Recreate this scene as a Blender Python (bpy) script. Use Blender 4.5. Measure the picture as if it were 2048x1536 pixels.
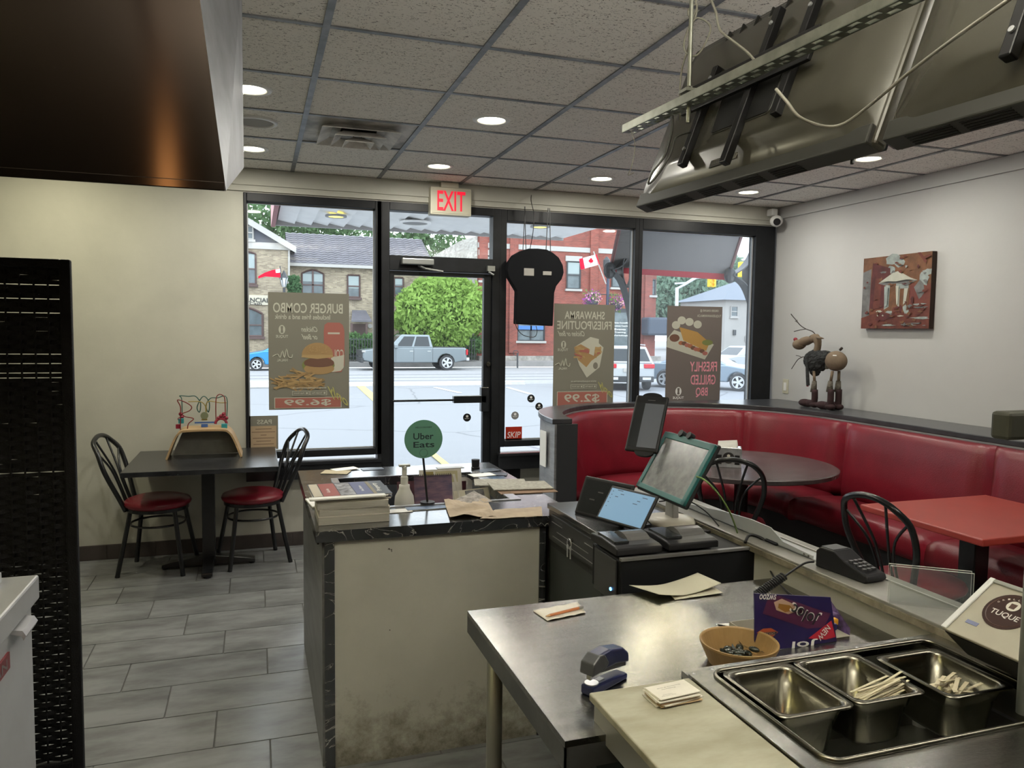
import bpy, math, random
from mathutils import Vector, Matrix, noise
random.seed(7)
S = bpy.context.scene
COL = S.collection
for o in list(bpy.data.objects): bpy.data.objects.remove(o, do_unlink=True)
PI = math.pi
# ---------------------------------------------------------------- camera
YAW, PIT, ROL, FPX, CZ = .32320825, .06908094, .0122472, 1529.9, 1.59
_f0 = Vector((math.sin(YAW), math.cos(YAW), 0)); _r0 = Vector((math.cos(YAW), -math.sin(YAW), 0)); _u0 = Vector((0, 0, 1))
FW = math.cos(PIT)*_f0 - math.sin(PIT)*_u0; _u1 = math.sin(PIT)*_f0 + math.cos(PIT)*_u0
RT = math.cos(ROL)*_r0 + math.sin(ROL)*_u1; UP = -math.sin(ROL)*_r0 + math.cos(ROL)*_u1
cam = bpy.data.cameras.new('camera'); co = bpy.data.objects.new('camera', cam); COL.objects.link(co)
cam.sensor_width = 36; cam.lens = FPX*36/2048; cam.clip_start = .02; cam.clip_end = 600
M = Matrix.Identity(4)
for i in range(3): M[i][0] = RT[i]; M[i][1] = UP[i]; M[i][2] = -FW[i]
M.translation = Vector((0, 0, CZ)); co.matrix_world = M
S.camera = co
# ---------------------------------------------------------------- world, lights, exposure
w = bpy.data.worlds.new('overcast_sky'); S.world = w; w.use_nodes = True
wn = w.node_tree.nodes; wl = w.node_tree.links
bgn = wn['Background']; tc = wn.new('ShaderNodeTexCoord'); sp = wn.new('ShaderNodeSeparateXYZ'); rp = wn.new('ShaderNodeValToRGB')
wl.new(tc.outputs['Generated'], sp.inputs[0]); wl.new(sp.outputs[2], rp.inputs[0]); wl.new(rp.outputs[0], bgn.inputs[0])
rp.color_ramp.elements[0].color = (.86, .92, 1, 1); rp.color_ramp.elements[0].position = 0
rp.color_ramp.elements[1].color = (.80, .88, 1, 1); rp.color_ramp.elements[1].position = 1
bgn.inputs[1].default_value = 3.0
S.view_settings.view_transform = 'Standard'; S.view_settings.look = 'None'
S.view_settings.gamma = 1; S.view_settings.use_curve_mapping = False
S.view_settings.exposure = .68
def area_light(name, loc, sx, sy, power, col, rot=(0, 0, 0), spread=PI):
    l = bpy.data.lights.new(name, 'AREA'); l.shape = 'RECTANGLE'; l.size = sx; l.size_y = sy; l.energy = power; l.color = col; l.spread = spread
    o = bpy.data.objects.new(name, l); COL.objects.link(o); o.location = loc; o.rotation_euler = rot; return o
area_light('kitchen_fluorescent_light', (.35, -.75, 2.66), 1.15, .5, 2.5, (1, .95, .72))
area_light('kitchen_side_light', (-1.6, 1.0, 2.66), .5, 1.1, 7, (1, .90, .38))
for _p, _e, _c in (((.45, .75, 2.32), 36, (1, .97, .86)), ((2.5, .6, 2.32), 32, (1, .97, .90)), ((-1.9, .8, 2.22), 12, (1, .92, .55))):
    area_light('ceiling_fill_light', _p, 1.0, .2, _e, _c, rot=(PI, 0, 0))  # unseen fill lights added above the frame, aimed up to brighten the ceiling
area_light('kitchen_heat_lamp', (-.44, -.75, 2.25), .09, .5, 1.6, (1, .50, .18), rot=(PI/2, 0, 0))
area_light('kitchen_right_light', (2.3, -.9, 2.66), 1.1, .5, 1.5, (1, .92, .6))
# ---------------------------------------------------------------- pixel helpers (authoring aid: turns a measured point into a place in the room)
def ray(x, y): return FW + (x-1024)/FPX*RT + (768-y)/FPX*UP
C0 = Vector((0, 0, CZ))
def PZ(x, y, z): d = ray(x, y); return C0 + d*((z-CZ)/d.z)
def PY(x, y, Y): d = ray(x, y); return C0 + d*(Y/d.y)
def PX(x, y, X): d = ray(x, y); return C0 + d*(X/d.x)
# ---------------------------------------------------------------- materials
MT = {}
def mat(name, col, rough=.5, metal=0, var=0, scale=8, bump=0, bscale=60, col2=None, spec=None, stretch=None, sheen=0, coat=0, em=None, es=0):
    if name in MT: return MT[name]
    m = bpy.data.materials.new(name); m.use_nodes = True; n = m.node_tree.nodes; l = m.node_tree.links; b = n['Principled BSDF']
    c4 = (*col, 1); b.inputs['Base Color'].default_value = c4; b.inputs['Roughness'].default_value = rough; b.inputs['Metallic'].default_value = metal
    if spec is not None: b.inputs['Specular IOR Level'].default_value = spec
    if coat: b.inputs['Coat Weight'].default_value = coat; b.inputs['Coat Roughness'].default_value = .15
    if em: b.inputs['Emission Color'].default_value = (*em, 1); b.inputs['Emission Strength'].default_value = es
    t = n.new('ShaderNodeTexCoord'); vec = t.outputs['Object']
    if stretch:
        mp = n.new('ShaderNodeMapping'); mp.inputs['Scale'].default_value = stretch; l.new(vec, mp.inputs[0]); vec = mp.outputs[0]
    if var or col2:
        nz = n.new('ShaderNodeTexNoise'); nz.inputs['Scale'].default_value = scale; nz.inputs['Detail'].default_value = 6; nz.inputs['Roughness'].default_value = .6
        l.new(vec, nz.inputs['Vector']); r = n.new('ShaderNodeValToRGB'); l.new(nz.outputs[0], r.inputs[0])
        c2 = col2 or tuple(max(0, c*(1-var)) for c in col); ca = col if col2 else tuple(min(1, c*(1+var*.6)) for c in col)
        r.color_ramp.elements[0].position = .36; r.color_ramp.elements[1].position = .64
        r.color_ramp.elements[0].color = (*c2, 1); r.color_ramp.elements[1].color = (*ca, 1); l.new(r.outputs[0], b.inputs['Base Color'])
    if bump:
        nb = n.new('ShaderNodeTexNoise'); nb.inputs['Scale'].default_value = bscale; nb.inputs['Detail'].default_value = 4; l.new(vec, nb.inputs['Vector'])
        bp = n.new('ShaderNodeBump'); bp.inputs['Strength'].default_value = bump; bp.inputs['Distance'].default_value = .01
        l.new(nb.outputs[0], bp.inputs['Height']); l.new(bp.outputs[0], b.inputs['Normal'])
    MT[name] = m; return m
def bricks(name, c1, c2, mortar, scale=1., bw=.22, bh=.075):
    m = mat(name, c1, .9); n = m.node_tree.nodes; l = m.node_tree.links; b = n['Principled BSDF']
    t = n.new('ShaderNodeTexCoord'); s = n.new('ShaderNodeSeparateXYZ'); a = n.new('ShaderNodeMath'); cb = n.new('ShaderNodeCombineXYZ'); br = n.new('ShaderNodeTexBrick')
    l.new(t.outputs['Object'], s.inputs[0]); l.new(s.outputs[0], a.inputs[0]); l.new(s.outputs[1], a.inputs[1]); l.new(a.outputs[0], cb.inputs[0]); l.new(s.outputs[2], cb.inputs[1]); l.new(cb.outputs[0], br.inputs['Vector'])
    br.inputs['Scale'].default_value = scale; br.inputs['Brick Width'].default_value = bw; br.inputs['Row Height'].default_value = bh; br.inputs['Mortar Size'].default_value = .008
    br.inputs['Color1'].default_value = (*c1, 1); br.inputs['Color2'].default_value = (*c2, 1); br.inputs['Mortar'].default_value = (*mortar, 1); br.inputs['Bias'].default_value = 0
    nz = n.new('ShaderNodeTexNoise'); nz.inputs['Scale'].default_value = 1.6; nz.inputs['Detail'].default_value = 8; l.new(t.outputs['Object'], nz.inputs['Vector'])
    mx = n.new('ShaderNodeMixRGB'); mx.blend_type = 'OVERLAY'; mx.inputs[0].default_value = .35; l.new(br.outputs[0], mx.inputs[1]); l.new(nz.outputs[0], mx.inputs[2]); l.new(mx.outputs[0], b.inputs['Base Color'])
    return m
def glassmat(name, tint=(.93, .96, .95), refl=1.0, dirt=0.0):
    m = bpy.data.materials.new(name); m.use_nodes = True; n = m.node_tree.nodes; l = m.node_tree.links; n.remove(n['Principled BSDF'])
    t = n.new('ShaderNodeBsdfTransparent'); t.inputs[0].default_value = (*tint, 1); g = n.new('ShaderNodeBsdfGlossy'); g.inputs['Roughness'].default_value = .02
    f = n.new('ShaderNodeFresnel'); f.inputs[0].default_value = 1.45; mu = n.new('ShaderNodeMath'); mu.operation = 'MULTIPLY'; mu.inputs[1].default_value = refl
    x = n.new('ShaderNodeMixShader'); l.new(f.outputs[0], mu.inputs[0]); l.new(mu.outputs[0], x.inputs[0]); l.new(t.outputs[0], x.inputs[1]); l.new(g.outputs[0], x.inputs[2]); last = x
    if dirt:
        d = n.new('ShaderNodeBsdfDiffuse'); d.inputs[0].default_value = (.8, .85, .9, 1); tr = n.new('ShaderNodeBsdfTranslucent'); tr.inputs[0].default_value = (.85, .9, .95, 1)
        md = n.new('ShaderNodeMixShader'); md.inputs[0].default_value = .6; l.new(d.outputs[0], md.inputs[1]); l.new(tr.outputs[0], md.inputs[2])
        y = n.new('ShaderNodeMixShader'); y.inputs[0].default_value = dirt; l.new(x.outputs[0], y.inputs[1]); l.new(md.outputs[0], y.inputs[2]); last = y
    l.new(last.outputs[0], n['Material Output'].inputs[0]); MT[name] = m; return m
def film(name, col, trans=.5):
    """printed paper or vinyl lit through from behind"""
    if name in MT: return MT[name]
    m = bpy.data.materials.new(name); m.use_nodes = True; n = m.node_tree.nodes; l = m.node_tree.links; n.remove(n['Principled BSDF'])
    d = n.new('ShaderNodeBsdfDiffuse'); d.inputs[0].default_value = (*col, 1); t = n.new('ShaderNodeBsdfTranslucent'); t.inputs[0].default_value = (*[c*trans for c in col], 1)
    x = n.new('ShaderNodeAddShader'); l.new(d.outputs[0], x.inputs[0]); l.new(t.outputs[0], x.inputs[1]); l.new(x.outputs[0], n['Material Output'].inputs[0]); MT[name] = m; return m
def emis(name, col, s):
    m = bpy.data.materials.new(name); m.use_nodes = True; n = m.node_tree.nodes; b = n['Principled BSDF']; b.inputs['Base Color'].default_value = (*[c*.5 for c in col], 1)
    b.inputs['Emission Color'].default_value = (*col, 1); b.inputs['Emission Strength'].default_value = s; MT[name] = m; return m
black = mat('black_paint', (.012, .013, .015), .32, 0, .2, 20, spec=.3)
blackmetal = mat('black_frame_metal', (.010, .011, .013), .28, .2, .2, 30, coat=.2)
frameblk = mat('black_window_aluminium', (.010, .011, .013), .45, 0, .25, 9, spec=.25)
steel = mat('brushed_stainless', (.29, .285, .265), .19, 1, .12, 6, .12, 90, stretch=(1, 8, 1))
panst = mat('pan_stainless', (.19, .18, .145), .25, 1, .1, 10, .05, 40)
white = mat('white_plastic', (.72, .72, .70), .4)
cream = mat('cream_painted_panel', (.42, .48, .41), .6, 0, .10, 3, .02, 40)
red = mat('red_vinyl', (.17, .008, .018), .34, 0, .15, 4, .12, 160)
paper = mat('paper', (.66, .63, .56), .8, 0, .06, 30)
paperw = mat('white_paper', (.78, .78, .76), .75)
inkk = mat('black_ink', (.02, .02, .022), .7)
inkw = mat('white_ink', (.75, .74, .70), .6)
rub = mat('black_plastic', (.011, .011, .013), .42, spec=.3)
matteblk = mat('matte_black_plastic', (.007, .0075, .009), .6, spec=.2)
screen_off = mat('dark_screen_glass', (.018, .02, .022), .12)
# ---------------------------------------------------------------- mesh builder
class MB:
    def __init__(s): s.v = []; s.f = []
    def add(s, vs, fs, Mx=None):
        b = len(s.v); s.v += [tuple(Mx @ Vector(p)) if Mx else tuple(p) for p in vs]; s.f += [tuple(b+i for i in f) for f in fs]; return s
    def box(s, x0, x1, y0, y1, z0, z1, Mx=None):
        return s.add([(x0, y0, z0), (x1, y0, z0), (x1, y1, z0), (x0, y1, z0), (x0, y0, z1), (x1, y0, z1), (x1, y1, z1), (x0, y1, z1)],
                     [(0, 3, 2, 1), (4, 5, 6, 7), (0, 1, 5, 4), (1, 2, 6, 5), (2, 3, 7, 6), (3, 0, 4, 7)], Mx)
    def cbox(s, c, sx, sy, sz, Mx=None): return s.box(c[0]-sx/2, c[0]+sx/2, c[1]-sy/2, c[1]+sy/2, c[2]-sz/2, c[2]+sz/2, Mx)
    def prism(s, poly, o, u, v, n, d0, d1):
        """polygon (a,b) in plane o,u,v pushed along n from d0 to d1"""
        o, u, v, n = map(Vector, (o, u, v, n)); k = len(poly); vs = []
        for d in (d0, d1): vs += [o+u*a+v*b+n*d for a, b in poly]
        fs = [tuple(range(k-1, -1, -1)), tuple(range(k, 2*k))]+[(i, (i+1) % k, k+(i+1) % k, k+i) for i in range(k)]
        return s.add(vs, fs)
    def quad(s, a, b, c, d): return s.add([a, b, c, d], [(0, 1, 2, 3)])
    def tube(s, pts, r, n=8, closed=False, caps=True):
        P = [Vector(p) for p in pts]; k = len(P); R = r if isinstance(r, (list, tuple)) else [r]*k
        base = len(s.v); prev = None
        for i in range(k):
            a = P[(i-1) % k] if (closed or i > 0) else P[i]; b = P[(i+1) % k] if (closed or i < k-1) else P[i]
            t = (b-a); t = t.normalized() if t.length > 1e-9 else Vector((0, 0, 1))
            if prev is None:
                g = Vector((0, 0, 1)) if abs(t.z) < .9 else Vector((1, 0, 0)); u = t.cross(g).normalized()
            else:
                u = (prev - t*prev.dot(t)); u = u.normalized() if u.length > 1e-6 else t.orthogonal().normalized()
            prev = u; v = t.cross(u)
            for j in range(n):
                a_ = 2*PI*j/n; s.v.append(tuple(P[i]+(u*math.cos(a_)+v*math.sin(a_))*R[i]))
        for i in range(k if closed else k-1):
            i2 = (i+1) % k
            for j in range(n): s.f.append((base+i*n+j, base+i*n+(j+1) % n, base+i2*n+(j+1) % n, base+i2*n+j))
        if not closed and caps: s.f.append(tuple(base+j for j in range(n-1, -1, -1))); s.f.append(tuple(base+(k-1)*n+j for j in range(n)))
        return s
    def lathe(s, prof, c=(0, 0, 0), n=24, ax=None, sx=1, sy=1, Mx=None):
        """prof (r,z) list around z through c"""
        base = len(s.v); vs = []
        for r, z in prof:
            for j in range(n):
                a = 2*PI*j/n; p = Vector((r*math.cos(a)*sx, r*math.sin(a)*sy, z))
                if ax is not None: p = ax @ p
                p = p+Vector(c); vs.append(tuple(Mx @ p) if Mx else tuple(p))
        s.v += vs
        for i in range(len(prof)-1):
            for j in range(n): s.f.append((base+i*n+j, base+i*n+(j+1) % n, base+(i+1)*n+(j+1) % n, base+(i+1)*n+j))
        k = len(prof)-1
        if prof[0][0] > 1e-6 and abs(prof[0][0]-prof[-1][0]) < 1e-9:
            if k > 1: s.f += [(base+k*n+j, base+k*n+(j+1) % n, base+(j+1) % n, base+j) for j in range(n)]
            return s
        if prof[0][0] > 1e-6: s.f.append(tuple(base+j for j in range(n-1, -1, -1)))
        if prof[-1][0] > 1e-6: s.f.append(tuple(base+k*n+j for j in range(n)))
        return s
    def ell(s, c, rx, ry, rz, nu=16, nv=10, ax=None, jit=0):
        pr = [(math.sin(PI*i/nv), -math.cos(PI*i/nv)) for i in range(nv+1)]; base = len(s.v)
        for r, z in pr:
            for j in range(nu):
                a = 2*PI*j/nu; k = 1+random.uniform(-jit, jit); p = Vector((r*math.cos(a)*rx*k, r*math.sin(a)*ry*k, z*rz*k))
                if ax is not None: p = ax @ p
                s.v.append(tuple(p+Vector(c)))
        for i in range(nv):
            for j in range(nu): s.f.append((base+i*nu+j, base+i*nu+(j+1) % nu, base+(i+1)*nu+(j+1) % nu, base+(i+1)*nu+j))
        return s
    def done(s, name, m, parent=None, smooth=False, bev=0, seg=2):
        off = Vector((0, 0, 0))
        if parent is not None and parent.get('_w'): off = Vector(parent['_w'])
        me = bpy.data.meshes.new(name); me.from_pydata([tuple(Vector(p)-off) for p in s.v] if off.length else s.v, [], s.f); me.update()
        if m: me.materials.append(m)
        if smooth: me.polygons.foreach_set('use_smooth', [True]*len(me.polygons))
        o = bpy.data.objects.new(name, me); COL.objects.link(o)
        if parent is not None: o.parent = parent; o['_w'] = list(off)
        if bev:
            b = o.modifiers.new('bevel', 'BEVEL'); b.width = bev; b.segments = seg; b.limit_method = 'ANGLE'; b.angle_limit = .6
        if smooth:
            pass
        return o
def thing(name, label, cat, loc=(0, 0, 0), group=None, M_=None):
    """an Empty at the thing's base; children given in world coordinates unless M_ sets a local frame"""
    o = bpy.data.objects.new(name, None); COL.objects.link(o); o.empty_display_size = .05
    if M_ is not None: o.matrix_world = M_
    else: o.location = loc; o['_w'] = list(loc)
    o['label'] = label; o['category'] = cat
    if group: o['group'] = group
    return o
def tag(o, label, cat, group=None, kind=None):
    if label: o['label'] = label
    if cat: o['category'] = cat
    if group: o['group'] = group
    if kind: o['kind'] = kind
    return o
def struct(o): o['kind'] = 'structure'; return o
def frame(o, x, y):
    x = Vector(x).normalized(); y = Vector(y).normalized(); z = x.cross(y).normalized(); y = z.cross(x)
    m_ = Matrix.Identity(4)
    for i in range(3): m_[i][0] = x[i]; m_[i][1] = y[i]; m_[i][2] = z[i]
    m_.translation = Vector(o); return m_
def kids(o): return [c for c in bpy.data.objects if c.parent == o]
def copy_tree(o, parent=None):
    c = o.copy(); COL.objects.link(c); c.parent = parent
    for ch in kids(o): copy_tree(ch, c)
    return c
_tc = {}
def lettering(s, c, w, h, x, y, m, parent=None, name='lettering', shear=0, fit=True, label=None):
    """flat printed words filling w by h, centred at c, running along x with up y"""
    key = (s, shear)
    if key not in _tc:
        cu = bpy.data.curves.new('t', 'FONT'); cu.body = s; cu.align_x = 'CENTER'; cu.resolution_u = 3; cu.shear = shear; cu.offset = .014; cu.space_line = 1.0
        t = bpy.data.objects.new('t', cu); COL.objects.link(t); bpy.context.view_layer.update()
        me = bpy.data.meshes.new_from_object(t.evaluated_get(bpy.context.evaluated_depsgraph_get()))
        bpy.data.objects.remove(t); _tc[key] = ([tuple(v.co) for v in me.vertices], [tuple(p.vertices) for p in me.polygons])
    vs, fs = _tc[key]
    xs = [v[0] for v in vs]; ys = [v[1] for v in vs]; W = max(xs)-min(xs); H = max(ys)-min(ys); cx = (max(xs)+min(xs))/2; cy = (max(ys)+min(ys))/2
    sx = w/W; sy = h/H
    c = Vector(c); x = Vector(x).normalized(); y = Vector(y).normalized(); b = MB(); b.add([c+x*((v[0]-cx)*sx)+y*((v[1]-cy)*sy) for v in vs], fs)
    o = b.done(name, m, parent)
    if label: o['label'] = label
    return o
X_, Y_, Z_ = Vector((1, 0, 0)), Vector((0, 1, 0)), Vector((0, 0, 1))
def sm(pts, k=4):
    """smooth a polyline (Catmull-Rom)"""
    P = [Vector(p) for p in pts]; out = []
    for i in range(len(P)-1):
        a, b, c, d = P[max(i-1, 0)], P[i], P[i+1], P[min(i+2, len(P)-1)]
        for j in range(k):
            t = j/k; out.append(.5*((2*b)+(c-a)*t+(2*a-5*b+4*c-d)*t*t+(3*b-a-3*c+d)*t**3))
    return out+[P[-1]]
# ================================================================ SETTING
XR, YW, ZC, XL, YB = 4.39, 5.75, 2.702, -3.0, -3.2
def randomised(m):
    """shift the grain per object so that copies do not repeat"""
    n = m.node_tree.nodes; l = m.node_tree.links; t = [k for k in n if k.type == 'TEX_COORD'][0]
    oi = n.new('ShaderNodeObjectInfo'); ml = n.new('ShaderNodeMath'); ml.operation = 'MULTIPLY'; ml.inputs[1].default_value = 37
    ad = n.new('ShaderNodeVectorMath'); ad.operation = 'ADD'; l.new(oi.outputs['Random'], ml.inputs[0]); l.new(t.outputs['Object'], ad.inputs[0]); l.new(ml.outputs[0], ad.inputs[1])
    for k in list(l):
        if k.from_node == t and k.to_node != ad: l.new(ad.outputs[0], k.to_socket)
    return m
mt_tile = randomised(mat('grey_porcelain', (.18, .186, .19), .26, 0, .30, 3.2, .03, 30, stretch=(1, 2.6, 1)))
mt_wall = mat('warm_white_wall_paint', (.41, .405, .35), .62, 0, .07, 2.5, .04, 60)
mt_wallr = mat('white_wall_paint', (.47, .47, .465), .6, 0, .04, 1.5, .04, 60)
mt_grid = mat('ceiling_grid_metal', (.17, .18, .19), .45, .3, .35, 12)
mt_base = mat('dark_brown_base_tile', (.045, .036, .033), .45, 0, .2, 10)
# fissured acoustic tile
mt_ceil = mat('acoustic_tile', (.80, .78, .73), .9)
n = mt_ceil.node_tree.nodes; l = mt_ceil.node_tree.links; tc = n.new('ShaderNodeTexCoord')
vo = n.new('ShaderNodeTexNoise'); vo.inputs['Scale'].default_value = 62; vo.inputs['Detail'].default_value = 2; vo.inputs['Distortion'].default_value = 1.6
r = n.new('ShaderNodeValToRGB'); r.color_ramp.elements[0].position = .355; r.color_ramp.elements[1].position = .40
r.color_ramp.elements[0].color = (.26, .25, .23, 1); r.color_ramp.elements[1].color = (.80, .78, .73, 1)
mp = n.new('ShaderNodeMapping'); mp.inputs['Scale'].default_value = (1, 1.5, 1)
l.new(tc.outputs['Object'], mp.inputs[0]); l.new(mp.outputs[0], vo.inputs['Vector']); l.new(vo.outputs[0], r.inputs[0]); l.new(r.outputs[0], n['Principled BSDF'].inputs[0])
randomised(mt_ceil)
# floor
b = MB(); b.box(XL-.2, XR+.2, YB-.2, YW+.2, -.12, -.004); flo = struct(b.done('floor', mat('dark_grout', (.07, .07, .068), .8)))
G = .0016; rows = [(3.007+.2966*k, (.239-.2035*(k-1)) if k != 0 else .442) for k in range(-7, 10)]
tm = {}
for Y0, xo in rows:
    y1 = min(Y0+.2966, YW)
    if y1-Y0 < .03: continue
    x = xo-.61*9
    while x < XR:
        a, c = max(x, -2.0), min(x+.61, XR)
        if c-a > .05 and y1 > 1.0:
            key = (round(c-a, 3), round(y1-Y0, 3))
            if key not in tm:
                m_ = MB(); w_, h_ = key; m_.add([(G, G, -.01), (w_-G, G, -.01), (w_-G, h_-G, -.01), (G, h_-G, -.01), (2*G, 2*G, 0), (w_-2*G, 2*G, 0), (w_-2*G, h_-2*G, 0), (2*G, h_-2*G, 0)],
                    [(4, 5, 6, 7), (0, 1, 5, 4), (1, 2, 6, 5), (2, 3, 7, 6), (3, 0, 4, 7)])
                o = m_.done('floor_tile', mt_tile); tm[key] = o.data
            else: o = bpy.data.objects.new('floor_tile', tm[key]); COL.objects.link(o)
            o.location = (a, Y0, random.uniform(-.0004, 0)); o.parent = flo
        x += .61
# kitchen floor behind
b = MB(); b.box(XL, XR, YB, .93, -.006, 0); b.done('kitchen_floor_covering', mat('kitchen_floor', (.16, .16, .155), .5, 0, .2, 4), flo)
# ceiling
b = MB(); b.box(XL-.2, XR+.2, YB-.2, YW+.25, 2.74, 2.82); cei = struct(b.done('ceiling', mt_ceil))
TX0, TY0, TS = .257, 2.9626, .6096; cm = {}
xs = [TX0+TS*i for i in range(-6, 8)]; ys = [TY0+TS*i for i in range(-11, 6)]
def clipr(a, c, lo, hi): return max(a, lo), min(c, hi)
HOLE = (TX0, TY0+2*TS)
for xa in xs:
    for ya in ys:
        a, c = clipr(xa, xa+TS, XL, XR); d, e = clipr(ya, ya+TS, YB, YW)
        if c-a < .05 or e-d < .05: continue
        if abs(xa-HOLE[0]) < .01 and abs(ya-HOLE[1]) < .01: continue
        key = (round(c-a, 3), round(e-d, 3))
        if key not in cm:
            m_ = MB(); m_.box(.012, key[0]-.012, .012, key[1]-.012, 0, .015); o = m_.done('ceiling_tile', mt_ceil); cm[key] = o.data
        else: o = bpy.data.objects.new('ceiling_tile', cm[key]); COL.objects.link(o)
        o.location = (a, d, ZC-.002+random.uniform(-.001, .001)); o.parent = cei
for xa in xs:
    if XL < xa < XR: b = MB(); b.box(xa-.0135, xa+.0135, YB, YW, ZC-.008, ZC-.0); b.done('grid_bar', mt_grid, cei)
for ya in ys:
    if YB < ya < YW: b = MB(); b.box(XL, XR, ya-.011, ya+.011, ZC-.0065, ZC+.001); b.done('grid_bar', mt_grid, cei)
# walls
XJ = [-.075, .842, 1.80, 4.39]
gt, gb = 2.475, .70
b = MB(); b.box(XL, -.075, YW, YW+.2, 0, 2.75); b.box(-.075, XR, YW, YW+.2, 2.535, 2.75)
b.box(-.075, .86, YW, YW+.2, 0, .60); b.box(1.80, XR, YW, YW+.2, 0, .60); struct(b.done('wall_front', mt_wall))
b = MB(); b.box(XR, XR+.2, YB, YW+.2, 0, 2.75); struct(b.done('wall_right', mt_wallr))
b = MB(); b.box(XL-.2, XL, YB, YW+.2, 0, 2.75); struct(b.done('wall_left', mt_wall))
b = MB(); b.box(XL, XR, YB-.2, YB, 0, 2.75); struct(b.done('wall_back', mat('kitchen_wall_panel', (.36, .35, .32), .5, 0, .15, 3)))
b = MB(); b.box(XL, XR, YW-.03, YW, 2.585, ZC-.006); b.box(XL, XR, YW-.018, YW, 2.545, 2.585); struct(b.done('trim_1', mt_wall))
b = MB(); b.box(XR-.02, XR, YB, YW-.03, 2.60, ZC-.006); struct(b.done('trim_2', mt_wallr))
bs = struct(MB().box(XL, .62, YW-.012, YW, 0, .10).done('baseboard_front', mt_base))
for k in range(9): MB().box(-2.2+.305*k+.002, -2.2+.305*(k+1)-.002, YW-.016, YW-.011, .002, .098).done('base_tile', mt_base, bs)
# ---------------------------------------------------------------- windows and door
glass = glassmat('window_glass', (.95, .97, .96), .8, .012)
glassd = glassmat('dusty_window_glass', (.93, .96, .97), .8, .05)
Yf0, Yf1, Yg = 5.735, 5.84, 5.79
def win(name, x0, x1, z0, z1, fr, g, parent=None):
    b = MB()
    for a, c, d, e in ((x0-fr[0], x0, z0-fr[2], z1+fr[3]), (x1, x1+fr[1], z0-fr[2], z1+fr[3]), (x0, x1, z1, z1+fr[3]), (x0, x1, z0-fr[2], z0)): b.box(a, c, Yf0, Yf1, d, e)
    o = b.done(name, frameblk, parent, bev=.004)
    gsk = MB()
    for a, c, d, e in ((x0, x0+.008, z0, z1), (x1-.008, x1, z0, z1), (x0, x1, z1-.008, z1), (x0, x1, z0, z0+.008)): gsk.box(a, c, Yg-.012, Yg+.012, d, e)
    gsk.done('gasket', mat('grey_gasket', (.30, .31, .32), .5), o)
    MB().box(x0, x1, Yg-.003, Yg+.003, z0, z1).done('pane', g, o)
    return o
w1 = struct(win('window_1', -.052, .842, gb, gt, (.022, .05, .05, .06), glass))
w2 = struct(win('window_2', 1.865, 2.98, .72, gt-.03, (.05, .035, .05, .09), glass))
w3 = struct(win('window_3', 3.05, 4.155, .72, gt-.03, (.035, .20, .05, .09), glassd))
for ww, xa, xb in ((w1, -.075, .88), (w2, 1.80, 3.0), (w3, 3.0, XR)):
    b = MB(); b.box(xa, xb, 5.66, Yf0, .605, .628).box(xa, xb, 5.675, 5.70, .50, .605); b.done('sill', mat('black_sill', (.02, .021, .024), .22, .2, .1, 6), ww, bev=.003)
# door
dr = MB(); dr.box(.892, .950, Yf0, Yf1, 0, 2.535).box(1.752, 1.815, Yf0, Yf1, 0, 2.535).box(.95, 1.752, Yf0, Yf1, 2.475, 2.535).box(.95, 1.752, Yf0, Yf1, 2.035, 2.145)
door = struct(dr.done('door_1', frameblk, bev=.003))
MB().box(.95, 1.752, Yg-.003, Yg+.003, 2.145, 2.475).done('transom_pane', glass, door)
dl = MB(); dl.box(.952, .988, 5.76, 5.81, .01, 2.03).box(1.69, 1.75, 5.76, 5.81, .01, 2.03).box(.988, 1.69, 5.76, 5.81, 2.0, 2.03).box(.988, 1.69, 5.76, 5.81, .01, .25)
dlo = dl.done('door_leaf', frameblk, door, bev=.003)
MB().box(.988, 1.69, 5.782, 5.788, .25, 2.0).done('pane', glass, dlo)
pb = MB(); pb.box(.97, 1.70, 5.725, 5.75, 1.045, 1.06).box(1.44, 1.70, 5.70, 5.755, 1.03, 1.085).box(1.66, 1.72, 5.70, 5.755, .96, 1.15); pb.done('push_bar', blackmetal, dlo, bev=.003)
b = MB(); b.lathe([(.0, 0), (.018, 0), (.018, .02), (0, .02)], (1.725, 5.755, 1.33), 16, Matrix.Rotation(PI/2, 3, 'X')); b.done('lock_cylinder', steel, dlo)
alu = mat('grey_closer_metal', (.30, .31, .30), .35, .8)
b = MB(); b.box(1.03, 1.27, 5.66, 5.735, 2.075, 2.12); cl = b.done('door_closer', alu, door, bev=.006)
MB().tube([(1.16, 5.70, 2.07), (1.20, 5.64, 2.045), (1.34, 5.67, 2.03)], .009, 6).done('closer_arm', alu, cl)
MB().box(1.70, 1.76, 5.70, 5.735, 2.05, 2.09).tube([(1.71, 5.71, 2.045), (1.75, 5.70, 2.02)], .008, 6).done('door_stop', alu, door)
b = MB(); b.box(.86, .892, Yf0, Yf1, 0, 2.535).box(1.78, 1.83, Yf0+.002, Yf1, 0, 2.53); struct(b.done('trim_3', frameblk))
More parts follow.
